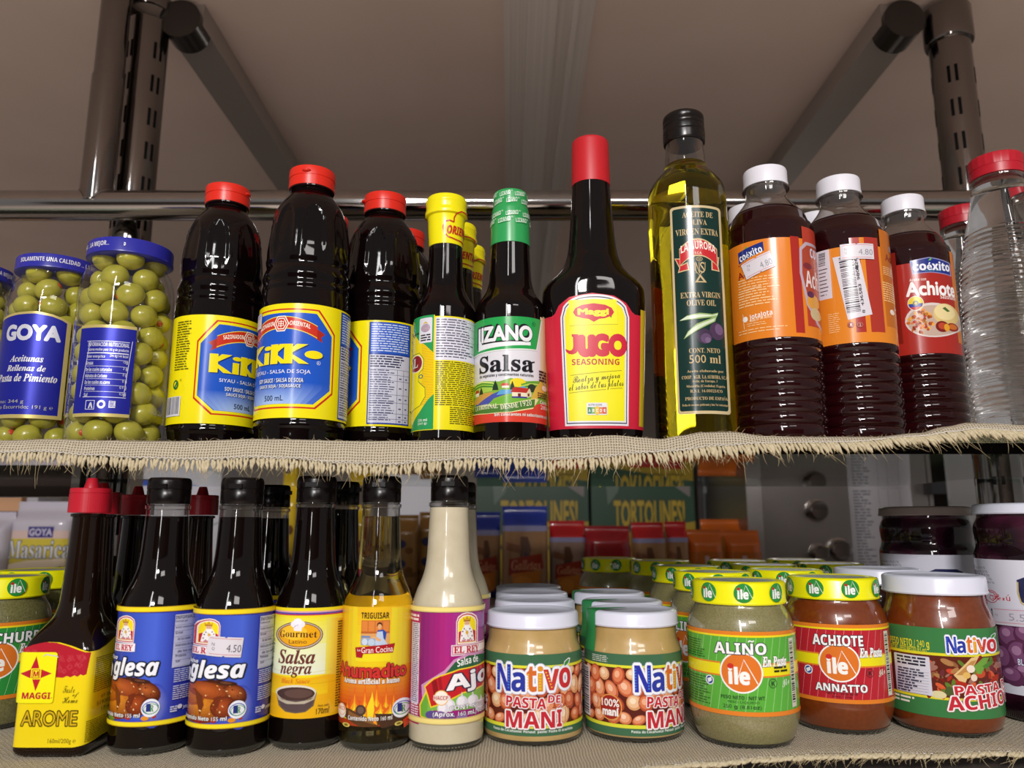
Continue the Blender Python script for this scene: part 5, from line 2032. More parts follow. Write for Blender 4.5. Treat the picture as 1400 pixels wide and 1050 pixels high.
# ---- amber smoke flavouring
a1, XA, DA, RA = sauce('sauce_bottle', 'clear bottle of pale amber smoke flavouring with flame label and black cap', 523, 512.5, 1027, 48, None, None, 'smoke_liquid', 'black_plastic', None, (687, 652), 706, cap_hw=26)
L = Label(a1, circle_nodes(XA, DA, RA)).view(460, 815, 5.385)
L.band(80, 960, '#e8c81c', 300)
L.grad(20, 80, 620, 480, '#e8b420', '#ecdc24', 6)
L.grad(-40, 80, 150, 520, '#d8701c', '#e8d420', 6, True)
L.grad(400, 80, 640, 640, '#e6d42c', '#d8a830', 6, True)
L.grad(-40, 520, 640, 800, '#e8a020', '#d4501c', 9)
L.rect(-40, 800, 640, 960, '#a83c18')
rnd = random.Random(11)
for (x, h, w) in ((130, 250, 42), (205, 260, 40), (290, 300, 48), (360, 255, 40), (245, 180, 60), (415, 240, 36), (320, 150, 60), (80, 150, 40), (180, 140, 60), (390, 150, 60), (480, 200, 34)):
    for k, c in ((1.0, '#e0641c'), (0.75, '#f0a020'), (0.5, '#f2dc2a')):
        b = 900
        L.poly([(x - w * k, b), (x - w * k * 0.8, b - h * k * 0.4), (x - w * 0.15 * k, b - h * k * 0.62), (x + w * k * 0.1, b - h * k), (x + w * k * 0.35, b - h * k * 0.6), (x + w * k * 0.9, b - h * k * 0.45), (x + w * k, b)], c, (x, b - h * k / 2))
L.poly([(60, 830), (110, 840), (330, 930), (300, 960), (180, 962), (60, 900)], '#5a3a20', (180, 900)).poly([(280, 850), (480, 870), (560, 905), (520, 930), (330, 960)], '#4a3020', (420, 905)).poly([(90, 850), (300, 930), (280, 945), (90, 880)], '#8a5a30')
L.ell(180, 840, 38, 40, '#4a3830').ell(180, 840, 24, 26, '#6e5848').ell(75, 945, 26, 16, '#d8c060').ell(455, 935, 30, 16, '#d8c060').ell(75, 945, 14, 9, '#7a6a20').ell(455, 935, 16, 9, '#7a6a20')
L.poly([(232, 900), (225, 820), (255, 740), (262, 700), (275, 780), (280, 840), (270, 900)], '#f2d426').poly([(270, 930), (285, 880), (300, 950)], '#f09a20')
L.text('TRIGUISAR', 186, 120, 388, 166, '#3a2418', 'sans', -0.005)
# kitchen picture
L.rect(184, 178, 390, 360, '#c87032').rect(184, 262, 390, 275, '#b86028').rect(184, 275, 390, 362, '#d8a060')
for x in (190, 240, 290, 345):
    L.rect(x, 184, x + 40, 258, '#d8823c')
L.ell(318, 212, 20, 22, '#5a3020').ell(318, 224, 15, 19, '#dca878').poly([(300, 250), (345, 245), (368, 270), (358, 330), (310, 330)], '#2c4ca0').poly([(298, 262), (338, 258), (345, 310), (380, 362), (262, 362), (290, 320)], '#b8c8e0', (318, 310)).poly([(260, 296), (300, 300), (330, 322), (320, 334), (270, 318)], '#dca878')
L.rect(184, 310, 286, 360, '#90a8c8').ell(210, 336, 20, 24, '#c8d4e4').ell(258, 340, 24, 26, '#b8c8dc').rect(184, 292, 250, 306, '#6a88b8')
L.poly([(142, 380), (240, 368), (426, 352), (412, 420), (300, 420), (200, 424), (192, 455), (150, 452)], '#a81c24', (280, 395)).text('Gran Cocina', 186, 372, 412, 416, '#f4ece6', 'r', 0.0, rot=2).text('La', 158, 388, 180, 404, '#f4ece6', 'r')
L.text('Ahumadito', 36, 498, 506, 600, '#c8302c', 'r', 0.035, out='#4a1c14', outw=0.025, res=4, shadow=('#4a1c14', -8, 5))
L.text('Aroma artificial a humo', 66, 606, 458, 646, '#f2ece4', 'serif', 0.02, out='#5a1c10', outw=0.035)
L.text('Contenido Neto 160 ml', 92, 884, 406, 918, '#f4f0ea', 'sans', out='#30180e', outw=0.03)
badge(L, 476, 818, 70)
L.ell(50, 838, 28, 90 * 0.6, '#ece4dc').text('HACCP', 28, 806, 74, 834, '#c02a20', 'sans').ring(50, 828, 26, 42, 4, '#e8a050')
L.poly([(480, 900), (520, 880), (530, 940), (490, 960)], '#c84020')
L.build('wrap_label', 'printed_gloss')
# back of the same label, plain yellow, seen through the bottle
L = Label(a1, circle_nodes(XA, DA, RA), off=-0.0008).flat(-pi * RA, Zy(905, DA), 0.001, 0.001)
L.rect(4, -34, 60, 40, '#d8c060')
L.build('label_back', 'printed_paper')

# ---- garlic sauce, two of them
g1, XG, DG, RG = sauce('sauce_bottle', 'pale garlic sauce bottle with magenta label, standing in the front row', 612, 610, 1028, 50, None, None, 'garlic_sauce', 'black_plastic', 'magenta-labelled garlic sauces', (685, 651), 694, cap_hw=25.5)
L = Label(g1, circle_nodes(XG, DG, RG)).view(555, 820, 5.526)
L.band(60, 945, '#a01c78', 300)
L.grad(100, 92, 330, 700, '#7c1c68', '#b0287c', 6, True)
L.grad(300, 92, 620, 420, '#a8247c', '#8a4a98', 6, True)
L.rect(-20, 92, 106, 910, '#a82058').rect(44, 168, 100, 775, '#d4cfe0').micro(50, 175, 96, 770, 40, '#4a4468', 0.45, 0.1).micro(40, 780, 98, 890, 6, '#ecd8e4', 0.5, 0.2).micro(40, 108, 104, 164, 2, '#ecd8e4', 0.6, 0.1)
king(L, 460, 222, 1.75)
L.poly([(342, 335), (640, 322), (640, 402), (342, 418)], '#e6d2dc', (470, 370)).poly([(350, 342), (640, 330), (640, 395), (350, 410)], '#a83468', (470, 370)).poly([(356, 346), (640, 336), (640, 390), (356, 404)], '#eee4e8', (470, 370))
L.text('EL REY', 362, 350, 545, 398, '#b81c34', 'serif', 0.025)
L.poly([(120, 650), (200, 590), (290, 530), (360, 450), (460, 410), (560, 412), (640, 430), (640, 760), (400, 790), (130, 760)], '#c890b8', (380, 600))
L.poly([(300, 545), (370, 462), (470, 420), (560, 424), (640, 445), (640, 520), (470, 530)], '#2c5c3c', (470, 480)).text('Salsa de', 386, 432, 540, 490, '#eef2ee', 'sans', 0.0, rot=6, arc=6)
L.poly([(110, 880), (105, 800), (150, 690), (190, 640), (240, 760), (180, 900), (130, 905)], '#e8d020').poly([(118, 880), (114, 802), (152, 710), (185, 660), (225, 760), (170, 895)], '#6aa83a')
L.poly([(180, 640), (240, 690), (640, 690), (640, 840), (190, 830), (160, 900)], '#7ab44a', (400, 760))
L.poly([(140, 655), (205, 590), (260, 565), (400, 520), (640, 490), (640, 668), (430, 710), (260, 790), (190, 815), (160, 720)], '#e8c828', (400, 650)).poly([(150, 660), (212, 598), (265, 574), (400, 530), (640, 500), (640, 658), (430, 700), (256, 780), (196, 802), (170, 715)], '#c02028', (400, 650))
L.poly([(195, 620), (230, 600), (262, 760), (225, 790)], '#8a141c').poly([(240, 590), (262, 576), (290, 745), (268, 760)], '#9c1820')
for (x, y) in ((330, 800), (420, 770), (500, 760), (560, 790), (280, 820)):
    L.ell(x, y, 42, 46, '#d8d4dc').ell(x - 6, y - 6, 26, 34, '#eae6ec').poly([(x - 8, y - 40), (x, y - 78), (x + 10, y - 40)], '#d8d4dc')
L.ell(200, 870, 50, 34, '#5a4a8a').ell(260, 870, 40, 30, '#7a5a98').ell(330, 880, 44, 28, '#6a4a80').ell(420, 880, 40, 26, '#8a6aa0')
L.text('Ajo', 306, 535, 585, 690, '#f0ecf0', 'sans', 0.02, out='#30283c', outw=0.05, res=4, rot=6)
L.ell(268, 740, 54, 58, '#f0e8dc').ring(268, 740, 54, 58, 6, '#e8b050').rect(210, 722, 326, 760, '#e4d8d0').text('HACCP', 214, 726, 318, 756, '#b82a28', 'sans')
L.text('CONT. NETO 155 g', 330, 784, 640, 826, '#f2eef4', 'sans', out='#2a2030', outw=0.05)
L.text('(Aprox. 160 mL) Porciones', 205, 838, 640, 884, '#f2eef4', 'sans', out='#3a2a58', outw=0.05)
for (y0, y1, c) in ((54, 96, '#cdb878'), (60, 88, '#f0dc84'), (898, 944, '#cdb878'), (905, 936, '#f0dc84')):
    L.band(y0, y1, c, 300)
L.build('wrap_label', 'printed_gloss')
X = Xp(627, 800, 0.705)
dup(g1, (X, 0.705, SL), radians(-40), 'pale garlic sauce bottle half hidden behind the front magenta-labelled one')
# dark bottles behind
for (src, px, d, lab) in ((i2, 373, 0.705, 'dark sauce bottle with black cap behind the 4.50 sticker bottle'), (n1, 468, 0.69, 'dark sauce bottle behind the black sauce and the amber bottle')):
    X = Xp(px, 670, d)
    o = dup(src, (X, d, SL), radians(75), lab)
    if 'group' in o:
        del o['group']

# ---- square seasoning bottles with red dropper caps
DR_ = 0.598
s_ = 0.0264
XR_ = Xp(74, 900, DR_ - s_) + 0.0006
zr_ = lambda py: Zy(py, DR_) - SL
ar = thing('seasoning_bottle', 'square dark bottle with red dropper cap and yellow label bearing a star sticker', 'bottle', (XR_, DR_, SL), 0, 'square seasoning bottles with red caps')
pr = [(0, 0.0236), (0.0015, 0.0252), (0.004, s_), (zr_(893), s_), (zr_(884), s_ * 0.985), (zr_(872), s_ * 0.93), (zr_(860), s_ * 0.83), (zr_(848), s_ * 0.71), (zr_(836), s_ * 0.61), (zr_(822), s_ * 0.54), (zr_(800), s_ * 0.505), (zr_(760), s_ * 0.46), (zr_(720), s_ * 0.425), (zr_(703), s_ * 0.415)]
zs1, zs0 = zr_(893), zr_(838)


def sq(a, z, r):
    k = 1.0 if z < zs1 else (0.0 if z > zs0 else (zs0 - z) / (zs0 - zs1))
    k = k * k * (3 - 2 * k)
    n = 2 + 6.0 * k
    ca, sa = cos(a), sin(a)
    q = (abs(ca) ** n + abs(sa) ** n) ** (-1 / n)
    return (r * q * ca, r * q * sa)


lathe('bottle', pchip(pr, 0.0015), 'amber_glass', ar, 128, cs=sq, sharp=60)
zc0, zc1 = zr_(701), zr_(668)
rc = Rp(26.5, 685, DR_)
lathe('neck_rim', [(zr_(707), s_ * 0.415), (zr_(706), s_ * 0.475), (zr_(702.5), s_ * 0.475), (zr_(702), s_ * 0.4)], 'amber_glass', ar, 56)
cap = lathe('dropper_cap', [(zc0, rc * 0.94), (zc0, rc), (zc0 + 0.014, rc * 0.985), (zc0 + 0.0142, rc * 0.965), (zc0 + 0.0147, rc * 0.965), (zc0 + 0.0149, rc * 0.985), (zc1 - 0.0005, rc * 0.98), (zc1, rc * 0.95), (zc1 + 0.0003, rc * 0.4)], 'crimson_plastic', ar, 144,
            mod=lambda a, z, r: r * (1 + 0.010 * sin(56 * a) * (zc0 + 0.001 < z < zc0 + 0.0141)))
lathe('spout', [(zc1, rc * 0.38), (zc1 + 0.0075, rc * 0.24), (zc1 + 0.008, rc * 0.2)], 'crimson_plastic', cap, 32)
pts = []
n = 160
for k in range(n + 1):
    a = pi * 0.98 + (pi * 1.27) * k / n
    x, y = sq(a, 0.02, s_)
    pts.append((XR_ + x, DR_ + y))
L = Label(ar, path_nodes(pts)).view(20, 860, 5.833)
Y2 = '#ecd216'
L.poly([(34, 180), (60, 160), (140, 118), (230, 98), (320, 102), (420, 130), (500, 160), (560, 180), (640, 176), (700, 150), (760, 100), (830, 70), (900, 64), (900, 880), (600, 925), (500, 940), (34, 940)], Y2, (420, 520))
L.poly([(36, 184), (60, 166), (140, 124), (230, 104), (320, 108), (420, 136), (500, 166), (560, 186), (606, 188), (585, 362), (560, 372), (540, 362), (515, 380), (490, 370), (460, 384), (430, 374), (400, 388), (340, 384), (36, 390)], '#b02030', (330, 240))
rnd = random.Random(21)
L.hold = True
for i in range(34):
    x, y = rnd.uniform(70, 560), rnd.uniform(150, 350)
    if y < 118 + abs(x - 270) * 0.2 + 20:
        continue
    q = rnd.uniform(14, 34)
    k = rnd.choice((0, 1, 2))
    c = '#c84850'
    if k == 0:
        for m_ in (1, 0.6, 0.25):
            L.line([(x - q * m_, y + q * m_), (x, y - q * m_), (x + q * m_, y + q * m_), (x - q * m_, y + q * m_)], 3, c)
    elif k == 1:
        for m_ in range(4):
            L.line([(x - q + m_ * q * 0.5, y - q), (x + m_ * q * 0.5, y + q)], 3, c)
    else:
        for m_ in (1, 0.6):
            L.line([(x - q * m_, y), (x, y - q * m_), (x + q * m_, y), (x, y + q * m_), (x - q * m_, y)], 3, c)
L.release()
L.text('AROME', 56, 655, 498, 772, '#4a3808', 'r', 0.062, res=3).text('AROME', 56, 655, 498, 772, '#d2ae18', 'r', 0.004, res=3)
L.text('Taste', 388, 452, 482, 510, '#4a3c0c', 'script', -0.02).text('of', 462, 505, 512, 552, '#4a3c0c', 'script', -0.02).text('Home', 384, 540, 505, 592, '#4a3c0c', 'script', -0.02)
L.text('160ml/200g \u212e', 265, 874, 486, 922, '#4a3c10', 'r', -0.004)
L.micro(640, 200, 820, 480, 17, '#6a5a14', 0.4, 0.15)
L.text('07 2027', 690, 500, 790, 524, '#6a5a14').text('51900335', 655, 550, 795, 580, '#6a5a14').text('17:46', 690, 600, 770, 626, '#6a5a14')
L.micro(565, 690, 790, 860, 12, '#6a5a14', 0.45, 0.15)
L.build('wrap_label', 'printed_gloss')
# hang tag stuck on the front
L = Label(ar, path_nodes(pts), off=0.0012).view(20, 860, 5.833)
L.rrect(42, 182, 332, 588, 22, '#f0ea16')
R2 = '#b8202e'
cx, cy = 182, 352
L.poly([(178, 214), (212, 318), (142, 318)], R2).poly([(178, 494), (212, 392), (142, 392)], R2).poly([(60, 354), (142, 316), (142, 392)], R2).poly([(304, 352), (212, 316), (212, 392)], R2)
L.rect(138, 312, 218, 398, '#f0ea16').rect(146, 320, 210, 390, R2).rect(152, 326, 204, 384, '#f0ea16').text('M', 158, 334, 200, 376, R2, 'sans', 0.02)
L.text('MAGGI', 70, 504, 292, 554, R2, 'sans', 0.02, res=3).ell(302, 546, 4, 4, R2)
L.line([(238, 215), (262, 200), (300, 208), (340, 212), (358, 224)], 9, '#c8c8c0')
L.build('logo_sticker', 'printed_gloss')
for (px, py, d, lab) in ((140, 686, 0.668, 'square dark bottle with red cap close behind the star-stickered square one'), (188, 686, 0.727, 'square dark bottle with red cap behind the left blue-labelled bottle'),
                         (276, 692, 0.735, 'square dark bottle with red cap between and behind the two blue-labelled bottles')):
    X = Xp(px, py, d)
    dup(ar, (X, d, SL), 0, lab)


# ---- jars of paste
def jar(name, label, cat, group, X, d, R, prof, lid, paste, lid_mat, dark_foot=False):
    """prof: (image row, share of R) from base to rim; lid: (row bottom, row top, radius share)"""
    t = thing(name, label, cat, (X, d, SL), 0, group)
    z = lambda py: Zy(py, d) - SL
    pr = [(0, R * 0.86), (0.0012, R * 0.93), (0.004, R * 0.985)] + [(z(py) if py > 5 else py, R * k) for (py, k) in prof]
    lathe('jar_of_paste', pchip(pr, 0.0012), paste, t, 80, sharp=50)
    return t, z


LIDC = dict(n=96)


def flat_lid(t, z0, z1, R, mat, panel=None, top_mat=None, wave=True):
    o = lathe('twist_lid', [(z0, R * 0.955), (z0 + 0.0001, R * 0.99), (z0 + 0.0012, R * 1.005), (z0 + 0.0024, R * 0.99), (z1 - 0.0022, R * 0.985), (z1 - 0.0010, R * 0.965), (z1 - 0.0003, R * 0.925), (z1, R * 0.88), (z1 - 0.0001, R * 0.84), (z1 - 0.0011, R * 0.80), (z1 - 0.0012, R * 0.2)],
              mat, t, 96, mod=(lambda a, z, r: r * (1 + 0.006 * sin(14 * a) * (z0 + 0.0025 < z < z1 - 0.002))) if wave else None)
    return o


# -- peanut paste, two front jars and those behind
DP1 = base_depth(1020, 66)
XP1 = Xp(728.5, 950, DP1)
RP = Rp(67, 950, DP1)


def nativo_word(L, x0, y0, x1, y1):
    """many-coloured outlined word mark"""
    w, h = x1 - x0, y1 - y0
    spec = (('N', 0.00, 0.20, 0.12, 1.0, '#2c34a4'), ('a', 0.215, 0.385, 0.36, 1.0, '#2c3a9c'), ('t', 0.41, 0.525, 0.16, 0.99, '#d06a2c'), ('i', 0.545, 0.605, 0.15, 0.98, '#d8902c'), ('v', 0.615, 0.815, 0.27, 0.95, '#c43a34'), ('o', 0.82, 1.0, 0.25, 0.92, '#c42c34'))
    for (oc, ow) in (('#a8b2cc', 0.105), ('#eceef6', 0.088)):
        L.hold = True
        for (ch, a, b, c, d, col) in spec:
            L.text(ch, x0 + a * w, y0 + c * h, x0 + b * w, y0 + d * h, oc, 'sans', 0.0, out=oc, outw=ow, res=2)
        L.release()
    L.hold = True
    for (ch, a, b, c, d, col) in spec:
        L.text(ch, x0 + a * w, y0 + c * h, x0 + b * w, y0 + d * h, col, 'sans', 0.012, res=3)
    L.release()
    L.hold = True
    for i in range(8):
        yy = y0 + (0.2 + 0.095 * i) * h
        for (fx, col) in ((0.012, '#4a8ae0'), (0.178, '#4a8ae0'), (0.43, '#e8c030'), (0.575, '#e8d030')):
            if fx == 0.43 and not 1 < i < 8 or fx == 0.575 and i < 2:
                continue
            L.poly([(x0 + fx * w - 0.014 * w, yy), (x0 + fx * w + 0.014 * w, yy + 0.03 * h), (x0 + fx * w - 0.014 * w, yy + 0.06 * h)], col)
    for i in range(6):
        L.poly([(x0 + (0.635 + 0.014 * i) * w, y0 + (0.33 + 0.1 * i) * h), (x0 + (0.665 + 0.014 * i) * w, y0 + (0.36 + 0.1 * i) * h), (x0 + (0.640 + 0.014 * i) * w, y0 + (0.39 + 0.1 * i) * h)], '#e8c030')
    L.release()
    L.poly([(x0 + 0.885 * w, y0 + 0.2 * h), (x0 + 0.90 * w, y0 + 0.02 * h), (x0 + 0.97 * w, y0 - 0.08 * h), (x0 + 1.0 * w, y0 - 0.06 * h), (x0 + 0.985 * w, y0 + 0.1 * h), (x0 + 0.92 * w, y0 + 0.22 * h)], '#e4e6f0')
    L.poly([(x0 + 0.895 * w, y0 + 0.17 * h), (x0 + 0.91 * w, y0 + 0.04 * h), (x0 + 0.965 * w, y0 - 0.04 * h), (x0 + 0.985 * w, y0 - 0.03 * h), (x0 + 0.972 * w, y0 + 0.09 * h), (x0 + 0.92 * w, y0 + 0.18 * h)], '#3a8a3c')


def burst_word(L, t, x0, y0, x1, y1, fill='#c02a38', taper=0.0, rot=0.0):
    L.text(t, x0, y0, x1, y1, fill, 'sans', 0.012, out='#f0ecec', outw=0.065, out2='#a85a62', out2w=0.08, res=2, taper=taper, rot=rot)


def peanut_art(t, X, d, R, shift):
    """shift: degrees the label is turned to the viewer's right"""
    u0 = radians(shift) * R
    yf = d - R * cos(atan2(X, d))
    L = Label(t, circle_nodes(X, d, R))
    zt, zb = Zy(895, yf), Zy(1007, yf)
    k = (zt - zb) / 840
    ku = 0.0000755
    L.flat(u0, zt, ku, k)
    L.band(0, 840, '#3f6a4c')
    L.band(116, 150, '#dcdc3a').band(144, 726, '#5a2018').band(726, 762, '#dcdc3a')
    rnd = random.Random(17)
    hue = (('#c8643c', '#e09068', '#f0c0a0'), ('#b85030', '#d87a50', '#ecae88'), ('#d07a4c', '#e8a47c', '#f4d0b4'), ('#a84428', '#c86a44', '#e09c78'), ('#d89a68', '#e8bc90', '#f4dcbc'))
    cells = []
    for i in range(-10, 11):
        for j in range(4):
            x, y = i * 138 + (j % 2) * 69 + rnd.uniform(-20, 20), 205 + j * 150 + rnd.uniform(-24, 24)
            cells.append((x, y))
    rnd.shuffle(cells)
    for (x, y) in cells:
        a, b, c = rnd.choice(hue)
        ro, rx, ry = rnd.uniform(-40, 40), rnd.uniform(60, 78), rnd.uniform(80, 106)
        ry = min(ry, 722 - y, y - 148) if abs(y - 435) > 210 else ry
        ry = max(ry, 24)
        L.hold = True
        kk = L.k
        L.ell(x, y, rx, ry, a, 18, ro)
        L.k += 1
        L.ell(x - 4, y - 6, rx * 0.78, ry * 0.78, b, 16, ro)
        L.k += 1
        L.ell(x - 12, y - 16, rx * 0.4, ry * 0.4, c, 12, ro)
        if rnd.random() < 0.25:
            L.k += 1
            L.line([(x + rx * 0.2, y - ry * 0.7), (x + rx * 0.3, y), (x + rx * 0.1, y + ry * 0.7)], 6, '#8a3a20')
        L.hold = False
        L.k = kk + (rnd.random() < 0.06)
    L.k += 4
    nativo_word(L, -385, 78, 415, 386)
    burst_word(L, 'PASTA', -270, 446, 130, 552, rot=-3)
    burst_word(L, 'DE', 150, 428, 280, 505, rot=-4)
    burst_word(L, 'MAN', -270, 590, 215, 755)
    burst_word(L, 'I', 238, 580, 292, 750)
    L.poly([(232, 562), (296, 516), (306, 536), (250, 574)], '#f0ecec').poly([(242, 558), (290, 526), (296, 538), (252, 566)], '#c02a38')
    L.text('Pasta de Cacahuete/ Penaut  paste/ Pasta di arachide', -430, 775, 430, 812, '#e4ece4', 'sans', 0.0)
    L.ell(-640, 560, 124, 134, '#e0a050', 36).ell(-640, 560, 114, 124, '#9c2a22', 36)
    L.text('100%', -735, 476, -545, 552, '#f2eeea', 'sans', 0.02).text('man\u00ed', -725, 566, -552, 644, '#f2eeea', 'r', 0.045)
    L.micro(-860, 30, -640, 106, 4, '#cfdccf', 0.42, 0.3)
    L.rect(-1130, 176, -915, 700, '#e4e2e6').bars(-1120, 190, -940, 690, 34, '#2a2a30', True)
    return L.build('wrap_label', 'printed_gloss')


PRF = [(1010, 1.0), (890, 1.0), (884, 0.985), (878, 0.95), (871, 0.915), (862, 0.90), (852, 0.895)]


def peanut_jar(X, d, label, shift):
    t = thing('peanut_paste_jar', label, 'jar', (X, d, SL), 0, 'peanut paste jars')
    z = lambda py: Zy(py, DP1) - SL
    pr = [(0, RP * 0.90), (0.0012, RP * 0.955), (0.004, RP * 0.99), (0.007, RP)] + [(z(py), RP * k) for (py, k) in PRF[1:]]
    lathe('jar_of_paste', pchip(pr, 0.0012), 'peanut_paste', t, 80, sharp=50)
    lathe('glass_base', [(0.0, RP * 0.905), (0.0013, RP * 0.962), (0.0038, RP * 0.996), (0.0039, RP * 0.8)], 'thick_glass', t, 72)
    flat_lid(t, z(853), z(832.5), RP * 0.955, 'white_lid', wave=False)
    return t


PG = 'peanut paste jars'
p1 = peanut_jar(XP1, DP1, 'peanut paste jar with white lid, left front one with its word mark centred', 0)
peanut_art(p1, XP1, DP1, RP, 0)
DP2 = base_depth(1016, 67)
XP2 = Xp(866.5, 950, DP2)
p2 = peanut_jar(XP2, DP2, 'peanut paste jar with white lid turned to show the round 100% badge', 0)
lab = peanut_art(p2, XP2, DP2, RP, 45)
# green paper strip that seals the lid of the turned jar
def seal(t, X, d, a0, a1):
    """a0, a1: angles from the viewer's line, degrees, right positive"""
    z = lambda py: Zy(py, DP1) - SL
    v, f = [], []
    path = [(RP * 1.004, z(890)), (RP * 0.985, z(880)), (RP * 0.962, z(862)), (RP * 0.965, z(858)), (RP * 0.965, z(836)), (RP * 0.94, z(833) + 0.0004), (RP * 0.85, z(832.5) + 0.0005), (RP * 0.5, z(832.5) + 0.0005), (RP * 0.12, z(832.5) + 0.0005)]
    b0 = az(X, d)
    for (r, zz) in path:
        for k in range(7):
            a = b0 + radians(a0 + (a1 - a0) * k / 6 * (1 if r > RP * 0.8 else 1))
            v.append((r * cos(a), r * sin(a), zz))
    for i in range(len(path) - 1):
        for k in range(6):
            f.append((i * 7 + k, i * 7 + k + 1, (i + 1) * 7 + k + 1, (i + 1) * 7 + k))
    mesh_obj('paper_seal', v, f, 'seal_green', t)


principled('seal_green', '#2c8a4c', 0.4)
seal(p2, XP2, DP2, -78, -50)
k = 0
for (px, d, sh, nm, src) in ((731, 0.722, 20, 'second in the left row of peanut paste jars, behind the front one', p1), (727, 0.800, -30, 'third in the left row of peanut paste jars, counted from the front', p1), (723, 0.880, 15, 'fourth and furthest of the left row of peanut paste jars', p1),
                             (850, 0.716, 12, 'second in the right row of peanut paste jars, lid with green seal', p2), (832, 0.805, -10, 'third and furthest of the right row of peanut paste jars', p2)):
    X = Xp(px, 820, d)
    dup(src, (X, d, SL), radians(sh) + az(X, d) - az(XP1, DP1), nm)

# -- jars with the yellow lids
DG_ = base_depth(1026, 68)
XG_ = Xp(1017, 960, DG_)
RG_ = Rp(72, 960, DG_)


def ile_mark(L, cx, cy, s, heart='#c83028'):
    L.text('ile', cx - 34 * s, cy - 20 * s, cx + 26 * s, cy + 34 * s, '#eef0ee', 'sans', 0.03, res=2)
    L.line([(cx - 10 * s, cy + 22 * s), (cx + 12 * s, cy - 46 * s), (cx + 50 * s, cy + 32 * s)], 3.2 * s, '#f0f0ea')
    if heart:
        L.ell(cx - 28 * s, cy - 24 * s, 10 * s, 9 * s, heart, 10)


def lid_print(t, X, d, R, zmid, turn):
    L = Label(t, circle_nodes(X, d, R), off=0.0005)
    L.flat(radians(turn) * R, SL + zmid, 0.0001, 0.0001)
    for i in range(-4, 4):
        x = i * 270
        L.ell(x, 0, 70, 70, '#2c8c3c', 24)
        ile_mark(L, x, 0, 1.25, '#b03028')
    return L.build('lid_print', 'printed_gloss')


def ile_art(t, X, d, R, zt, zb, bg, stripe, title, kind, shift, low):
    L = Label(t, circle_nodes(X, d, R))
    kz = (zt - zb) / 520.0
    ku = R * 2 / 640
    L.flat(radians(shift) * R, zt, ku, kz)
    L.band(0, 520, '#dc7e28').band(24, 36, '#e8d820').band(36, 494, bg)
    L.hold = True
    for i in range(-26, 27):
        x = i * 52
        L.line([(x - 40, 492), (x + 40, 38)], 2.6, stripe)
    L.release()
    for (a, b) in ((-700, -118), (120, 700)):
        L.rect(a, 196, b, 284, '#dc7e28').rect(a, 206, b, 274, '#e8dc18')
    L.ell(0, 255, 122, 128, '#eef0ee', 40).ell(0, 255, 113, 119, '#d8742a', 40)
    ile_mark(L, -6, 262, 1.9)
    tw = 150 if len(title) < 8 else 284
    L.text(title, -tw, 72, tw - 2, 142, '#eef0f0', 'sans', 0.015, out='#1c1c34', outw=0.05, res=3)
    if kind == 1:
        L.poly([(44, 58), (56, 52), (68, 58), (78, 52), (80, 58), (68, 66), (56, 60), (46, 66)], '#eef0f0')
    L.text('En Pasta', 120, 156, 285, 216, '#f2f2ee', 'serifi', 0.03, out='#20302c', outw=0.03)
    if kind == 1:
        L.micro(-440, 70, -218, 190, 8, '#2c5c24', 0.4, 0.2).micro(-440, 300, -180, 480, 11, '#2c5c24', 0.4, 0.25)
        L.text('PESO NETO / NET WT.', -122, 398, 128, 420, '#1e3a22', 'sans').text('PESO L\u00cdQUIDO', -82, 426, 92, 446, '#1e3a22', 'r').text('250 g (8.81oz)', -112, 454, 102, 484, '#1e3a22', 'sans')
        L.micro(190, 218, 290, 262, 2, '#2a2a14', 0.6, 0.1)
    elif kind == 2:
        L.text('ANNATTO', -150, 396, 152, 446, '#eef0f0', 'sans', 0.015, out='#1c1c34', outw=0.05, res=3)
        L.text('NET WT. / PESO NETO', -86, 452, 90, 466, '#5a1420', 'sans').text('8.8oz / 250g', -56, 472, 56, 486, '#5a1420', 'sans')
    L.ell(-190, 318, 28, 30, '#e8ecf2').ell(-190, 318, 22, 24, '#2c4a98').poly([(-206, 312), (-178, 300), (-176, 322), (-200, 336)], '#e8ecf2')
    L.ring(178, 320, 26, 29, 3, '#1c2420').text('K', 168, 306, 190, 335, '#1c2420', 'sans')
    L.text('Ile', 236, 300, 300, 340, '#d8e4d0', 'script', rot=20)
    L.rect(318, 50, 372, 480, '#cfd0c0').bars(324, 70, 360, 460, 30, '#2a2a2a', True)
    L.band(494, 520, '#dc7e28')
    return L.build('wrap_label', 'printed_gloss')


def ile_jar(X, d, label, paste, group):
    t = thing('seasoning_paste_jar', label, 'jar', (X, d, SL), 0, group)
    z = lambda py: Zy(py, DG_) - SL
    R = RG_
    pr = [(0, R * 0.80), (0.0015, R * 0.84), (0.006, R * 0.90), (0.013, R * 0.965), (0.021, R), (z(866), R), (z(852), R * 0.985), (z(842), R * 0.95), (z(834), R * 0.90), (z(828), R * 0.85), (z(823), R * 0.825), (z(818), R * 0.82)]
    b = lathe('jar_of_paste', pchip(pr, 0.0013), paste, t, 88, sharp=50)
    lathe('glass_base', [(0.0, R * 0.806), (0.0013, R * 0.848), (0.0038, R * 0.884), (0.0039, R * 0.8)], 'thick_glass', t, 72)
    flat_lid(t, z(822), z(791.5), R * 0.885, 'yellow_lid')
    r2 = R * 0.885
    zz = z(791.5)
    lathe('lid_panel', [(zz - 0.0008, r2 * 0.79), (zz - 0.0007, r2 * 0.5), (zz - 0.0007, 0.0005)], 'lid_metal', t, 64, cap0=False)
    return t, z


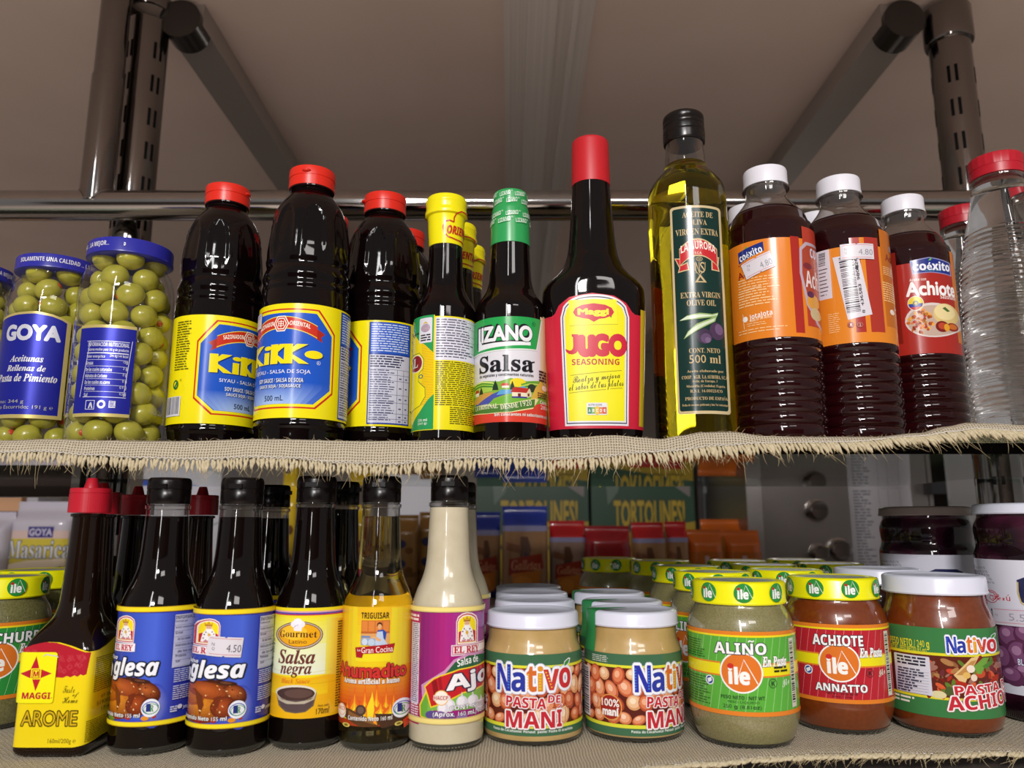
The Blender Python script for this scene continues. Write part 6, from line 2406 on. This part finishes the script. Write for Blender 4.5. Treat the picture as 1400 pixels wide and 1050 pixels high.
YG, RGp = 'green herb paste jars', 'red annatto paste jars'
y1, zq = ile_jar(XG_, DG_, 'front jar of grey green herb paste with green label and yellow lid', 'green_paste', YG)
lid_print(y1, XG_, DG_, RG_ * 0.885, (zq(822) + zq(791.5)) / 2 + 0.0006, 6)
ile_art(y1, XG_, DG_, RG_, Zy(864, DG_ - RG_), Zy(980, DG_ - RG_), '#58a83c', '#a8d890', 'ALINO', 1, -1, 980)
DH = base_depth(1007, 69)
XH = Xp(1149, 960, DH)
y2, _ = ile_jar(XH, DH, 'front jar of orange annatto paste with red label and yellow lid', 'annatto_paste', RGp)
lid_print(y2, XH, DH, RG_ * 0.885, (zq(822) + zq(791.5)) / 2 + 0.0006, 22)
ile_art(y2, XH, DH, RG_, Zy(864, DG_ - RG_), Zy(980, DG_ - RG_), '#b42430', '#dc8890', 'ACHIOTE', 2, 2, 980)
# left edge jar of coriander paste
DL = 0.668
XL_ = Xp(-15, 940, DL)
y0, _ = ile_jar(XL_, DL, 'jar of herb paste with green label and yellow lid at the left edge', 'coriander_paste', 'coriander paste jars')
lid_print(y0, XL_, DL, RG_ * 0.885, (zq(822) + zq(791.5)) / 2 + 0.0006, 18)
ile_art(y0, XL_, DL, RG_, Zy(864, DG_ - RG_), Zy(980, DG_ - RG_), '#2f8a3c', '#98d098', 'CHIMICHURRI', 3, 4, 980)
for (src, px, d, sh, lab, g) in ((y0, 56, 0.762, 30, 'yellow lidded jar behind the left edge jar, partly hidden by the square bottle', None),
                                 (y1, 974, 0.736, -42, 'second green herb paste jar in the row running back to the left', YG), (y1, 938, 0.838, -30, 'third green herb paste jar in the row running back to the left', YG),
                                 (y1, 903, 0.96, -14, 'fourth green herb paste jar, towards the cookie bags', YG), (y1, 833, 1.03, 8, 'yellow lidded jar standing furthest back, in front of the red cookie bags', YG),
                                 (y2, 1072, 0.768, 20, 'second annatto paste jar, directly behind the front two yellow lids', RGp), (y2, 1044, 0.862, 35, 'third annatto paste jar counted from the front', RGp),
                                 (y2, 1136, 0.888, 12, 'annatto paste jar behind the front annatto jar, left of the white lid', RGp), (y2, 1008, 0.96, 0, 'annatto paste jar near the back below the orange packets', RGp),
                                 (y2, 1088, 0.99, 25, 'annatto paste jar at the back below the steel machine', RGp)):
    X = Xp(px, 775, d)
    dup(src, (X, d, SL), radians(sh) + az(X, d) - az(src.location[0], src.location[1]), lab, g)

# -- annatto paste with white lid
DW = base_depth(1010, 70)
XW = Xp(1291, 960, DW)
RW = Rp(71, 960, DW)
w1 = thing('annatto_paste_jar', 'jar of brown annatto paste with white lid and green label, front right', 'jar', (XW, DW, SL), 0, 'annatto paste jars with white lids')
zw = lambda py: Zy(py, DW) - SL
pr = [(0, RW * 0.84), (0.0015, RW * 0.88), (0.005, RW * 0.94), (0.011, RW * 0.985), (0.018, RW), (zw(862), RW), (zw(850), RW * 0.985), (zw(840), RW * 0.955), (zw(830), RW * 0.91), (zw(822), RW * 0.87), (zw(814), RW * 0.855), (zw(806), RW * 0.85)]
lathe('jar_of_paste', pchip(pr, 0.0012), 'annatto_paste', w1, 88, sharp=50)
lathe('glass_base', [(0.0, RW * 0.846), (0.0013, RW * 0.888), (0.0038, RW * 0.932), (0.0039, RW * 0.8)], 'thick_glass', w1, 72)
flat_lid(w1, zw(809), zw(784.5), RW * 0.935, 'white_lid', wave=False)
L = Label(w1, circle_nodes(XW, DW, RW)).view(1200, 770, 4.565)
L.band(404, 965, '#3a7a44', 400).band(562, 580, '#dcd42c', 400).band(578, 838, '#5c2418', 400).band(836, 852, '#dcd42c', 400)
rnd = random.Random(5)
L.hold = True
for i in range(70):
    x, y = rnd.uniform(320, 740), rnd.uniform(600, 815)
    L.k += 1 if i % 12 == 0 else 0
    a = rnd.uniform(0, 6.28)
    q = rnd.uniform(14, 46)
    c = rnd.choice(('#a82c1c', '#c8402a', '#7a1c14', '#8a5a3a', '#5c7a2c', '#a87848', '#d05a34', '#6a2c34', '#9a6a5c'))
    L.ell(x, y, q, q * 0.42, c, 10, degrees(a) if False else a * 57.3)
L.release()
L.poly([(470, 700), (590, 590), (640, 580), (560, 700), (540, 745), (500, 735)], '#d8b880').poly([(485, 700), (585, 612), (620, 605), (550, 700)], '#b8864a')
L.ell(580, 660, 26, 24, '#e6d8c8').ell(555, 700, 24, 20, '#d8b060').ell(600, 715, 20, 22, '#e0cdb8').ell(640, 690, 30, 26, '#b84a2c')
L.poly([(600, 640), (660, 590), (700, 590), (680, 620), (640, 690), (615, 690)], '#6a9a3c').poly([(650, 640), (710, 600), (720, 620), (670, 660)], '#4a7a2c').ell(380, 820, 50, 24, '#d8cfa0').ell(450, 800, 30, 30, '#4a5a2c')
L.text('PESO NETO / 240 g', 84, 470, 320, 530, '#dcd830', 'sans', -0.01)
L.text('NET WT. / PESO NETTO (8.5 oz)', 86, 515, 304, 560, '#dcd830', 'sans', -0.01)
L.rrect(115, 572, 332, 812, 8, '#cfcfdc').micro(124, 582, 300, 642, 3, '#26263a', 0.6, 0.05)
for i in range(9):
    L.micro(130, 656 + i * 17, 300, 672 + i * 17, 1, '#3a3c54', 0.6, 0.5).rect(128, 672 + i * 17, 318, 673.5 + i * 17, '#5a5c70')
L.rect(8, 520, 85, 795, '#d0ccd2').bars(10, 530, 80, 790, 34, '#24242c', True)
L.micro(70, 820, 250, 868, 2, '#e8ecdc', 0.5, 0.2)
nativo_word(L, 428, 445, 732, 560)
burst_word(L, 'PASTA DE', 478, 752, 800, 812, rot=4)
burst_word(L, 'ACHIOTE', 432, 812, 850, 900, rot=5)
L.build('wrap_label', 'printed_gloss')
X = Xp(1199, 785, 0.755)
dup(w1, (X, 0.755, SL), radians(-60), 'annatto paste jar with white lid behind the front pair, next to the brown lid')

# -- big jars of dark olives
DB = 0.690
XB = Xp(1440, 960, DB) - 0.002
RB = 0.0455
b1 = thing('dark_olive_jar', 'large jar of purple olives with white lid and white label, right edge', 'jar', (XB, DB, SL), 0, 'large jars of dark purple olives')
zb_ = lambda py: Zy(py, DB) - SL
ZJ = zb_(703)
pr = [(0, RB * 0.88), (0.0015, RB * 0.93), (0.006, RB * 0.985), (0.010, RB), (ZJ - 0.036, RB), (ZJ - 0.031, RB * 0.965), (ZJ - 0.026, RB * 0.94), (ZJ - 0.020, RB * 0.955), (ZJ - 0.013, RB * 0.965), (ZJ - 0.007, RB * 0.93), (ZJ - 0.003, RB * 0.885), (ZJ + 0.002, RB * 0.88)]
lathe('jar_of_olives', pchip(pr, 0.0015), 'purple_brine', b1, 88, sharp=50)
lid_b = flat_lid(b1, ZJ, zb_(688.5), RB * 0.965, 'white_lid', wave=False)
L = Label(b1, circle_nodes(XB, DB, RB)).view(1310, 670, 3.18)
L.band(305, 900, '#d6d6e4', 286)
for i, w in enumerate(('de Sulfito 0,01%', 'bicarbonato 0,01%', 'sodio 0,01%', 'sulfato 0,01%', 'temperatura 0,01%')):
    L.text(w, 50 + i * 6, 330 + i * 16, 118 + i * 10, 342 + i * 16, '#5a5a6c', 'r')
L.line([(125, 500), (122, 460), (135, 440), (158, 445), (165, 465), (152, 480), (138, 470), (142, 456), (154, 460)], 4, '#c42a3c').ring(145, 462, 28, 28, 3, '#c42a3c')
L.text('Per\u00fa', 150, 452, 226, 480, '#c42a3c', 'script', 0.0)
L.rect(145, 515, 152, 524, '#2a3a6a')
L.rect(155, 590, 520, 860, '#43202f')
rnd = random.Random(9)
for (x, y, rx, ry) in ((225, 640, 52, 60), (300, 630, 60, 50), (270, 720, 60, 70), (350, 700, 70, 70), (200, 730, 40, 60), (300, 800, 70, 50), (240, 810, 50, 40), (400, 780, 60, 60)):
    L.ell(x, y, rx, ry, '#5c3050', 22, rnd.uniform(-30, 30)).ell(x - 6, y - 10, rx * 0.75, ry * 0.72, '#7c4c74', 18).ell(x - 16, y - 22, rx * 0.35, ry * 0.3, '#a87ca0', 14)
L.text('BLACK OLIVES', 262, 742, 420, 770, '#eceaf2', 'sans', out='#2a3a8a', outw=0.06)
L.poly([(262, 395), (300, 380), (420, 380), (460, 395), (455, 480), (360, 530), (270, 490)], '#22264e').line([(266, 400), (262, 450), (272, 492), (300, 510)], 5, '#c8b060')
L.build('wrap_label', 'printed_gloss')
L = Label(b1, circle_nodes(XB, DB, RB), off=0.0012).view(1310, 670, 3.18)
L.rect(158, 522, 420, 596, '#cdc8d6').line([(162, 528), (420, 522)], 2.5, '#c87a88').line([(168, 586), (420, 580)], 2.5, '#c87a88').text('5.50', 224, 540, 330, 572, '#9a94a8', 'thini').text('N', 166, 536, 176, 548, '#9a94a8')
L.build('price_sticker', 'printed_paper')
X = Xp(1263, 700, 0.818)
b2 = dup(b1, (X, 0.818, SL), radians(22), 'large jar of purple olives with brown lid behind the white-lidded annatto jar')
for c in list(b2.children):
    if c.name.startswith('twist_lid'):
        c.data = c.data.copy()
        c.data.materials.clear()
        c.data.materials.append(MATS['brown_lid'])
    if c.name.startswith('price'):
        bpy.data.objects.remove(c)


# ---------------------------------------------------------------- things on the counter behind the shelves
ZK = CZ - 0.125
t = thing('back_counter', 'steel counter standing behind the shelves', 'counter', (0.1, 1.8, 0))
MB().box(-1.4, -0.55, ZK - 0.04, 1.3, 0.6, ZK).build('counter_top', 'counter_steel', t, False)
for (x, y) in ((-1.3, -0.45), (1.2, -0.45), (-1.3, 0.5), (1.2, 0.5)):
    MB().box(x - 0.025, y - 0.025, 0.0, x + 0.025, y + 0.025, ZK - 0.04).build('leg', 'steel', t, False)

for nm, c in (('film_blue', '#20348c'), ('film_red', '#b01c22'), ('film_orange', '#c8641c'), ('film_white', '#b8b4c0'), ('film_gold', '#8a6430'), ('film_yellow', '#c8a81c'), ('film_navy', '#20224e'), ('film_crimson', '#8c1620')):
    principled(nm, c, 0.22, coat=0.3)
for nm, c in (('carton_green', '#173a26'), ('carton_white', '#c4c4cc'), ('carton_peach', '#d8a880'), ('screen_grey', '#6a6e6e'), ('frame_dark', '#2c2624'), ('box_black', '#16161a')):
    principled(nm, c, 0.45)


def bag(px0, px1, pyt, d, film, label, group, art, tall=None, name='snack_bag', depth=0.05):
    """pillow-shaped film bag standing on the counter; px0..px1 = image columns, pyt = image row of its top"""
    pm = (px0 + px1) / 2
    X = Xp(pm, 740, d)
    w = (px1 - px0) / F * ZC(ZK + 0.08, d)
    h = Zy(pyt, d) - ZK
    t = thing(name, label, 'bag', (X, d, ZK), 0, group)

    def cs(a, z, r):
        v = z / h
        k = 1.0
        if v > 0.80:
            k = max(0.05, 1 - ((v - 0.80) / 0.13))
        if v < 0.08:
            k = 0.6 + 5 * v
        k = max(0.04, min(1, k))
        n = 4.0
        ca, sa = cos(a), sin(a)
        q = (abs(ca) ** n + abs(sa) ** n) ** (-1 / n)
        wob = 1 + 0.012 * sin(9 * v + 3 * a)
        return (q * ca * w / 2 * wob, q * sa * depth / 2 * k)

    lathe('bag', [(h * i / 28, 1.0) for i in range(29)], film, t, 56, cs=cs, sharp=80)
    pts = []
    for k in range(41):
        a = pi + pi * k / 40
        n = 4.0
        ca, sa = cos(a), sin(a)
        q = (abs(ca) ** n + abs(sa) ** n) ** (-1 / n)
        pts.append((X + q * ca * w / 2, d + q * sa * depth / 2))
    L = Label(t, path_nodes(pts), off=0.0016, lay=0.00006)
    U = L.U[-1]
    L.flat(U / 2, ZK, w / 100, h / 100)           # x -50..50, y: -100 (top) .. 0 (bottom)
    art(L)
    L.build('print', 'printed_gloss')
    return t


def cookies(top, foot, tone):
    def art(L):
        L.rect(-54, -78, 54, -10, tone)
        L.rect(-54, -78, 54, -72, '#8a8ab0')
        L.poly([(-10, -66), (6, -66), (14, -52), (4, -34), (-12, -40)], '#5a3c2c').poly([(-40, -60), (-8, -56), (-12, -48), (-42, -52)], '#7a5038').poly([(2, -50), (30, -20), (22, -16), (-4, -40)], '#34284a')
        L.poly([(-34, -42), (36, -48), (40, -32), (-36, -24)], '#8c2c20').text('Galletas', -30, -41, 34, -30, '#c89070', 'serifi')
        L.poly([(-30, -26), (34, -30), (28, -8), (-22, -4)], '#b8702c').ell(-5, -16, 20, 8, '#c88438')
        L.poly([(-54, -14), (-20, -16), (-10, 0), (-54, 0)], foot)
    return art


BG = 'blue-topped cookie bags'
RG2 = 'red-topped cookie bags'
bag(648, 684, 700, 1.42, 'film_blue', 'blue-topped cookie bag partly hidden by the garlic sauce bottles', BG, cookies('b', '#202a74', '#94704f'))
bag(687, 748, 692, 1.40, 'film_blue', 'blue-topped cookie bag in full view above the peanut paste lids', BG, cookies('b', '#202a74', '#94704f'))
bag(751, 799, 712, 1.41, 'film_red', 'red-topped cookie bag beside the blue-topped one', RG2, cookies('r', '#a01c24', '#8c7468'))
bag(863, 907, 714, 1.42, 'film_red', 'red-topped cookie bag right of the small crimson packet', RG2, cookies('r', '#a01c24', '#94704f'))
bag(909, 938, 713, 1.44, 'film_red', 'narrow red-topped cookie bag next to the orange packets', RG2, cookies('r', '#a01c24', '#94704f'))


def goya(L):
    L.rect(-54, -70, 54, -12, '#8c1620').text('GOYA', -38, -52, 40, -26, '#c8b8b4', 'r', 0.06).rect(-54, -10, 54, -4, '#b89a50')


bag(799, 860, 719, 1.39, 'film_crimson', 'small crimson packet with pale capital letters between the red-topped bags', None, goya, name='crimson_packet')


def orange(L):
    L.rect(-54, -66, 54, -4, '#a85c1c')
    rnd = random.Random(2)
    for i in range(16):
        L.ell(rnd.uniform(-46, 46), rnd.uniform(-50, -8), 8, 7, rnd.choice(('#34305c', '#c88420', '#5a2c3c')), 10, step=False)
    L.k += 1
    L.rect(-8, -60, 4, -20, '#b8a0a0')


bag(939, 985, 724, 1.45, 'film_orange', 'orange packet with blue spots next to the red-topped bags', 'orange packets', orange, name='orange_packet')
bag(958, 1016, 710, 1.56, 'film_orange', 'orange packet standing behind the other two orange packets', 'orange packets', orange, name='orange_packet')
bag(988, 1037, 725, 1.47, 'film_orange', 'orange packet closest to the steel machine', 'orange packets', orange, name='orange_packet')


def masarica(L):
    L.rect(-40, -70, 50, -2, '#c0b040').rect(-40, -70, 50, -62, '#c8b0a8').rect(-12, -74, 28, -63, '#3c3878').text('GOYA', -10, -72, 26, -65, '#b8b4c8', 'r', 0.04)
    L.text('Masarica', -42, -60, 54, -42, '#c4c4c8', 'serif', 0.0, out='#4a4c50', outw=0.035)
    L.poly([(-40, -36), (-10, -40), (48, -42), (48, -34), (0, -30), (-40, -26)], '#d8c8b0')
    for (a, b) in ((-40, -22), (-14, -14), (14, -20)):
        L.poly([(a, b + 14), (a + 10, b - 2), (a + 26, b - 10), (a + 30, b - 2), (a + 18, b + 14)], '#cdb890')
    L.poly([(-40, -18), (-20, -24), (0, -14), (-22, -8), (-40, -2)], '#3c6a2c').poly([(-6, -8), (10, -30), (44, -34), (38, -26), (20, -22), (4, -4)], '#3c6a2c').ell(40, -6, 9, 7, '#a83040')


bag(21, 104, 686, 1.36, 'film_white', 'white corn flour bag with yellow panel and green leaves, behind the yellow lids', None, masarica, name='flour_bag', depth=0.06)


def spoon(L):
    L.line([(-6, -66), (6, -40), (22, 0)], 9, '#3a3a34').ell(-4, -72, 10, 8, '#55554e').ell(-28, -60, 9, 8, '#8a8a94').line([(-2, -50), (8, 0)], 5, '#6a5a4c')


bag(-30, 18, 700, 1.34, 'film_white', 'white bag with a dark spoon picture at the left edge', None, spoon, name='flour_bag', depth=0.06)


def gold(L):
    for y in (-64, -40, -18):
        L.ell(-12, y, 18, 5, '#2c2c50').ell(18, y + 8, 16, 4, '#6a4420')
    L.rect(-54, -30, 54, -24, '#6a4a24')


bag(386, 408, 655, 1.42, 'film_yellow', 'yellow packet showing between two black-capped bottles', None, gold, name='packet')
bag(476, 506, 690, 1.44, 'film_yellow', 'yellow packet behind the neck of the amber bottle', None, gold, name='packet')
bag(540, 572, 704, 1.42, 'film_gold', 'brown packet with dark ovals right of the amber bottle', 'brown packets', gold, name='packet')
bag(573, 603, 700, 1.46, 'film_gold', 'brown packet just left of the garlic sauce neck', 'brown packets', gold, name='packet')


def carton(px0, px1, pyt, d, depth, mat, label, group=None, art=None, name='carton', cat='box'):
    X0, X1 = Xp(px0, pyt, d), Xp(px1, pyt, d)
    h = Zy(pyt, d) - ZK
    t = thing(name, label, cat, ((X0 + X1) / 2, d, ZK), 0, group)
    w = X1 - X0
    MB().box(-w / 2, 0, 0, w / 2, depth, h).build('box', mat, t, False)
    if art:
        L = Label(t, path_nodes([(X0, d), ((X0 + X1) / 2, d), (X1, d)]), off=0.0005, lay=0.00006)
        L.flat(w / 2, ZK, w / 100, h / 100)
        art(L)
        L.build('print', 'printed_paper')
    return t


def torto(L):
    L.rect(-50, -100, 50, 0, '#163a26').poly([(-50, -31), (50, -44), (50, 0), (-50, 0)], '#8c7412')
    L.poly([(-38, -100), (-14, -100), (-24, -66), (-34, -56)], '#4a5c50').poly([(36, -92), (48, -88), (46, -62), (32, -70)], '#6a6460')
    L.text('TORTOLINES!', -28, -59, 40, -40, '#9c8418', 'r', 0.03, out='#3a3410', outw=0.04)
    L.micro(-30, -26, 30, -21, 1, '#3a3410', 0.6)


carton(652, 803, 612, 1.80, 0.16, 'carton_green', 'green and yellow snack carton behind the blue-topped cookie bags', 'green and yellow cartons', torto)
carton(807, 946, 612, 1.80, 0.16, 'carton_green', 'green and yellow snack carton behind the crimson packet', 'green and yellow cartons', torto)


def blue_edge(L):
    L.rect(-50, -100, 50, -95, '#3450a8').line([(-50, -30), (50, -60)], 1.2, '#8a9a90')


carton(196, 303, 657, 1.62, 0.12, 'carton_white', 'white carton with a blue top edge behind the left dark bottles', None, blue_edge)
carton(532, 604, 652, 1.72, 0.1, 'carton_white', 'pale grey carton behind the brown packets', None)
carton(-30, 15, 699, 1.55, 0.1, 'film_navy', 'navy carton at the far left behind the white bags', None)
carton(-40, 30, 676, 1.95, 0.1, 'carton_peach', 'peach-coloured carton far back at the left edge', None)
carton(38, 53, 674, 1.95, 0.1, 'carton_white', 'narrow white carton behind the corn flour bag', None)

# grey panel oven in a dark frame
d = 1.87
X0, X1 = Xp(955, 700, d), Xp(1030, 700, d)
h = Zy(652, d) - ZK
t = thing('grey_oven', 'grey glass fronted oven with dark frame behind the orange packets', 'oven', ((X0 + X1) / 2, d, ZK))
w = X1 - X0
MB().box(-w / 2, 0, 0, w / 2, 0.25, h).build('housing', 'frame_dark', t, False)
MB().box(-w / 2 + 0.012, -0.006, 0.02, w / 2 - 0.014, 0.0, h - 0.018).build('glass_panel', 'screen_grey', t, False)
MB().box(-w / 2, -0.004, h, w / 2 - 0.03, 0.2, h + 0.012).build('top_trim', 'carton_white', t, False)

# stainless machine with knobs and a taped list
d = 1.50
X0, X1 = Xp(1042, 700, d), Xp(1271, 700, d)
h = Zy(652, d) - ZK
w = X1 - X0
xm = (X0 + X1) / 2
t = thing('steel_machine', 'stainless steel machine with round knobs behind the annatto jars', 'machine', (xm, d, ZK))
MB().box(-w / 2, 0, 0, w / 2, 0.35, h).build('housing', 'steel', t, False)
MB().box(-w / 2 - 0.004, -0.006, h, w / 2 + 0.004, 0.35, h + 0.008).build('top_edge', 'chrome', t, False)
MB().box(-w / 2 - 0.03, -0.004, 0, -w / 2 - 0.0005, 0.3, h + 0.004).build('side_panel', 'counter_steel', t, False)
for (px, py, r) in ((1115, 698, 13.5), (1146, 752, 14.5), (1118, 757, 12)):
    x, z = Xp(px, py, d) - xm, Zy(py, d) - ZK
    r = r / F * d
    v, f = lathe('', [(0.0002, r * 1.1), (0.004, r * 1.1), (0.005, r), (0.020, r * 0.92), (0.023, r * 0.8), (0.0235, r * 0.3)], None, None, 40, raw=True)
    mesh_obj('knob', [(a + x, -c, b + z) for (a, b, c) in v], [q[::-1] for q in f], 'chrome', t)
L = Label(t, path_nodes([(Xp(1158, 655, d), d), (Xp(1205, 655, d), d), (Xp(1252, 655, d), d)]), off=0.0008, lay=0.00005).view(0, 0, 1)
L.poly([(1157, 657), (1249, 655), (1254, 790), (1162, 792)], '#a8a6ac').text('LISTA', 1196, 660, 1212, 665, '#5a5a62', 'sans').micro(1170, 670, 1196, 780, 26, '#6a6a72', 0.5, 0.5)
for x in (1205, 1218, 1234):
    L.line([(x, 668), (x + 3, 782)], 0.8, '#8a8a92')
L.line([(1203, 668), (1234, 667)], 0.8, '#8a8a92')
tag(L.build('price_list', 'printed_paper'), 'white sheet taped to the steel front')

d = 1.47
x0 = Xp(1283, 660, d)
t = thing('black_power_box', 'small black box with yellow stripe beside the steel machine', 'box', (x0, d, Zy(675, d)))
MB().box(-0.014, 0, 0, 0.014, 0.03, Zy(644, d) - Zy(675, d)).build('box', 'box_black', t, False)
MB().box(-0.016, 0.002, Zy(644, d) - Zy(675, d), 0.004, 0.028, Zy(641, d) - Zy(675, d)).build('yellow_stripe', 'film_yellow', t, False)
MB().box(-0.004, 0.030, -0.25, 0.004, 0.036, 0.06).build('mounting_bar', 'steel', t, False)
d = 1.52
x0, x1 = Xp(1292, 660, d), Xp(1343, 660, d)
t = thing('steel_cabinet', 'tall polished steel cabinet edge behind the white-lidded olive jar', 'cabinet', ((x0 + x1) / 2, d, ZK))
hh = 0.23
MB().box(-(x1 - x0) / 2, 0, 0, (x1 - x0) / 2, 0.3, hh).build('housing', 'chrome_dark', t, False)
MB().box(-(x1 - x0) / 2, -0.004, 0, -(x1 - x0) / 2 + 0.007, 0.0, hh).build('edge_strip', 'chrome', t, False)
MB().box((x1 - x0) / 2 - 0.007, -0.004, 0, (x1 - x0) / 2, 0.0, hh).build('edge_strip', 'chrome', t, False)
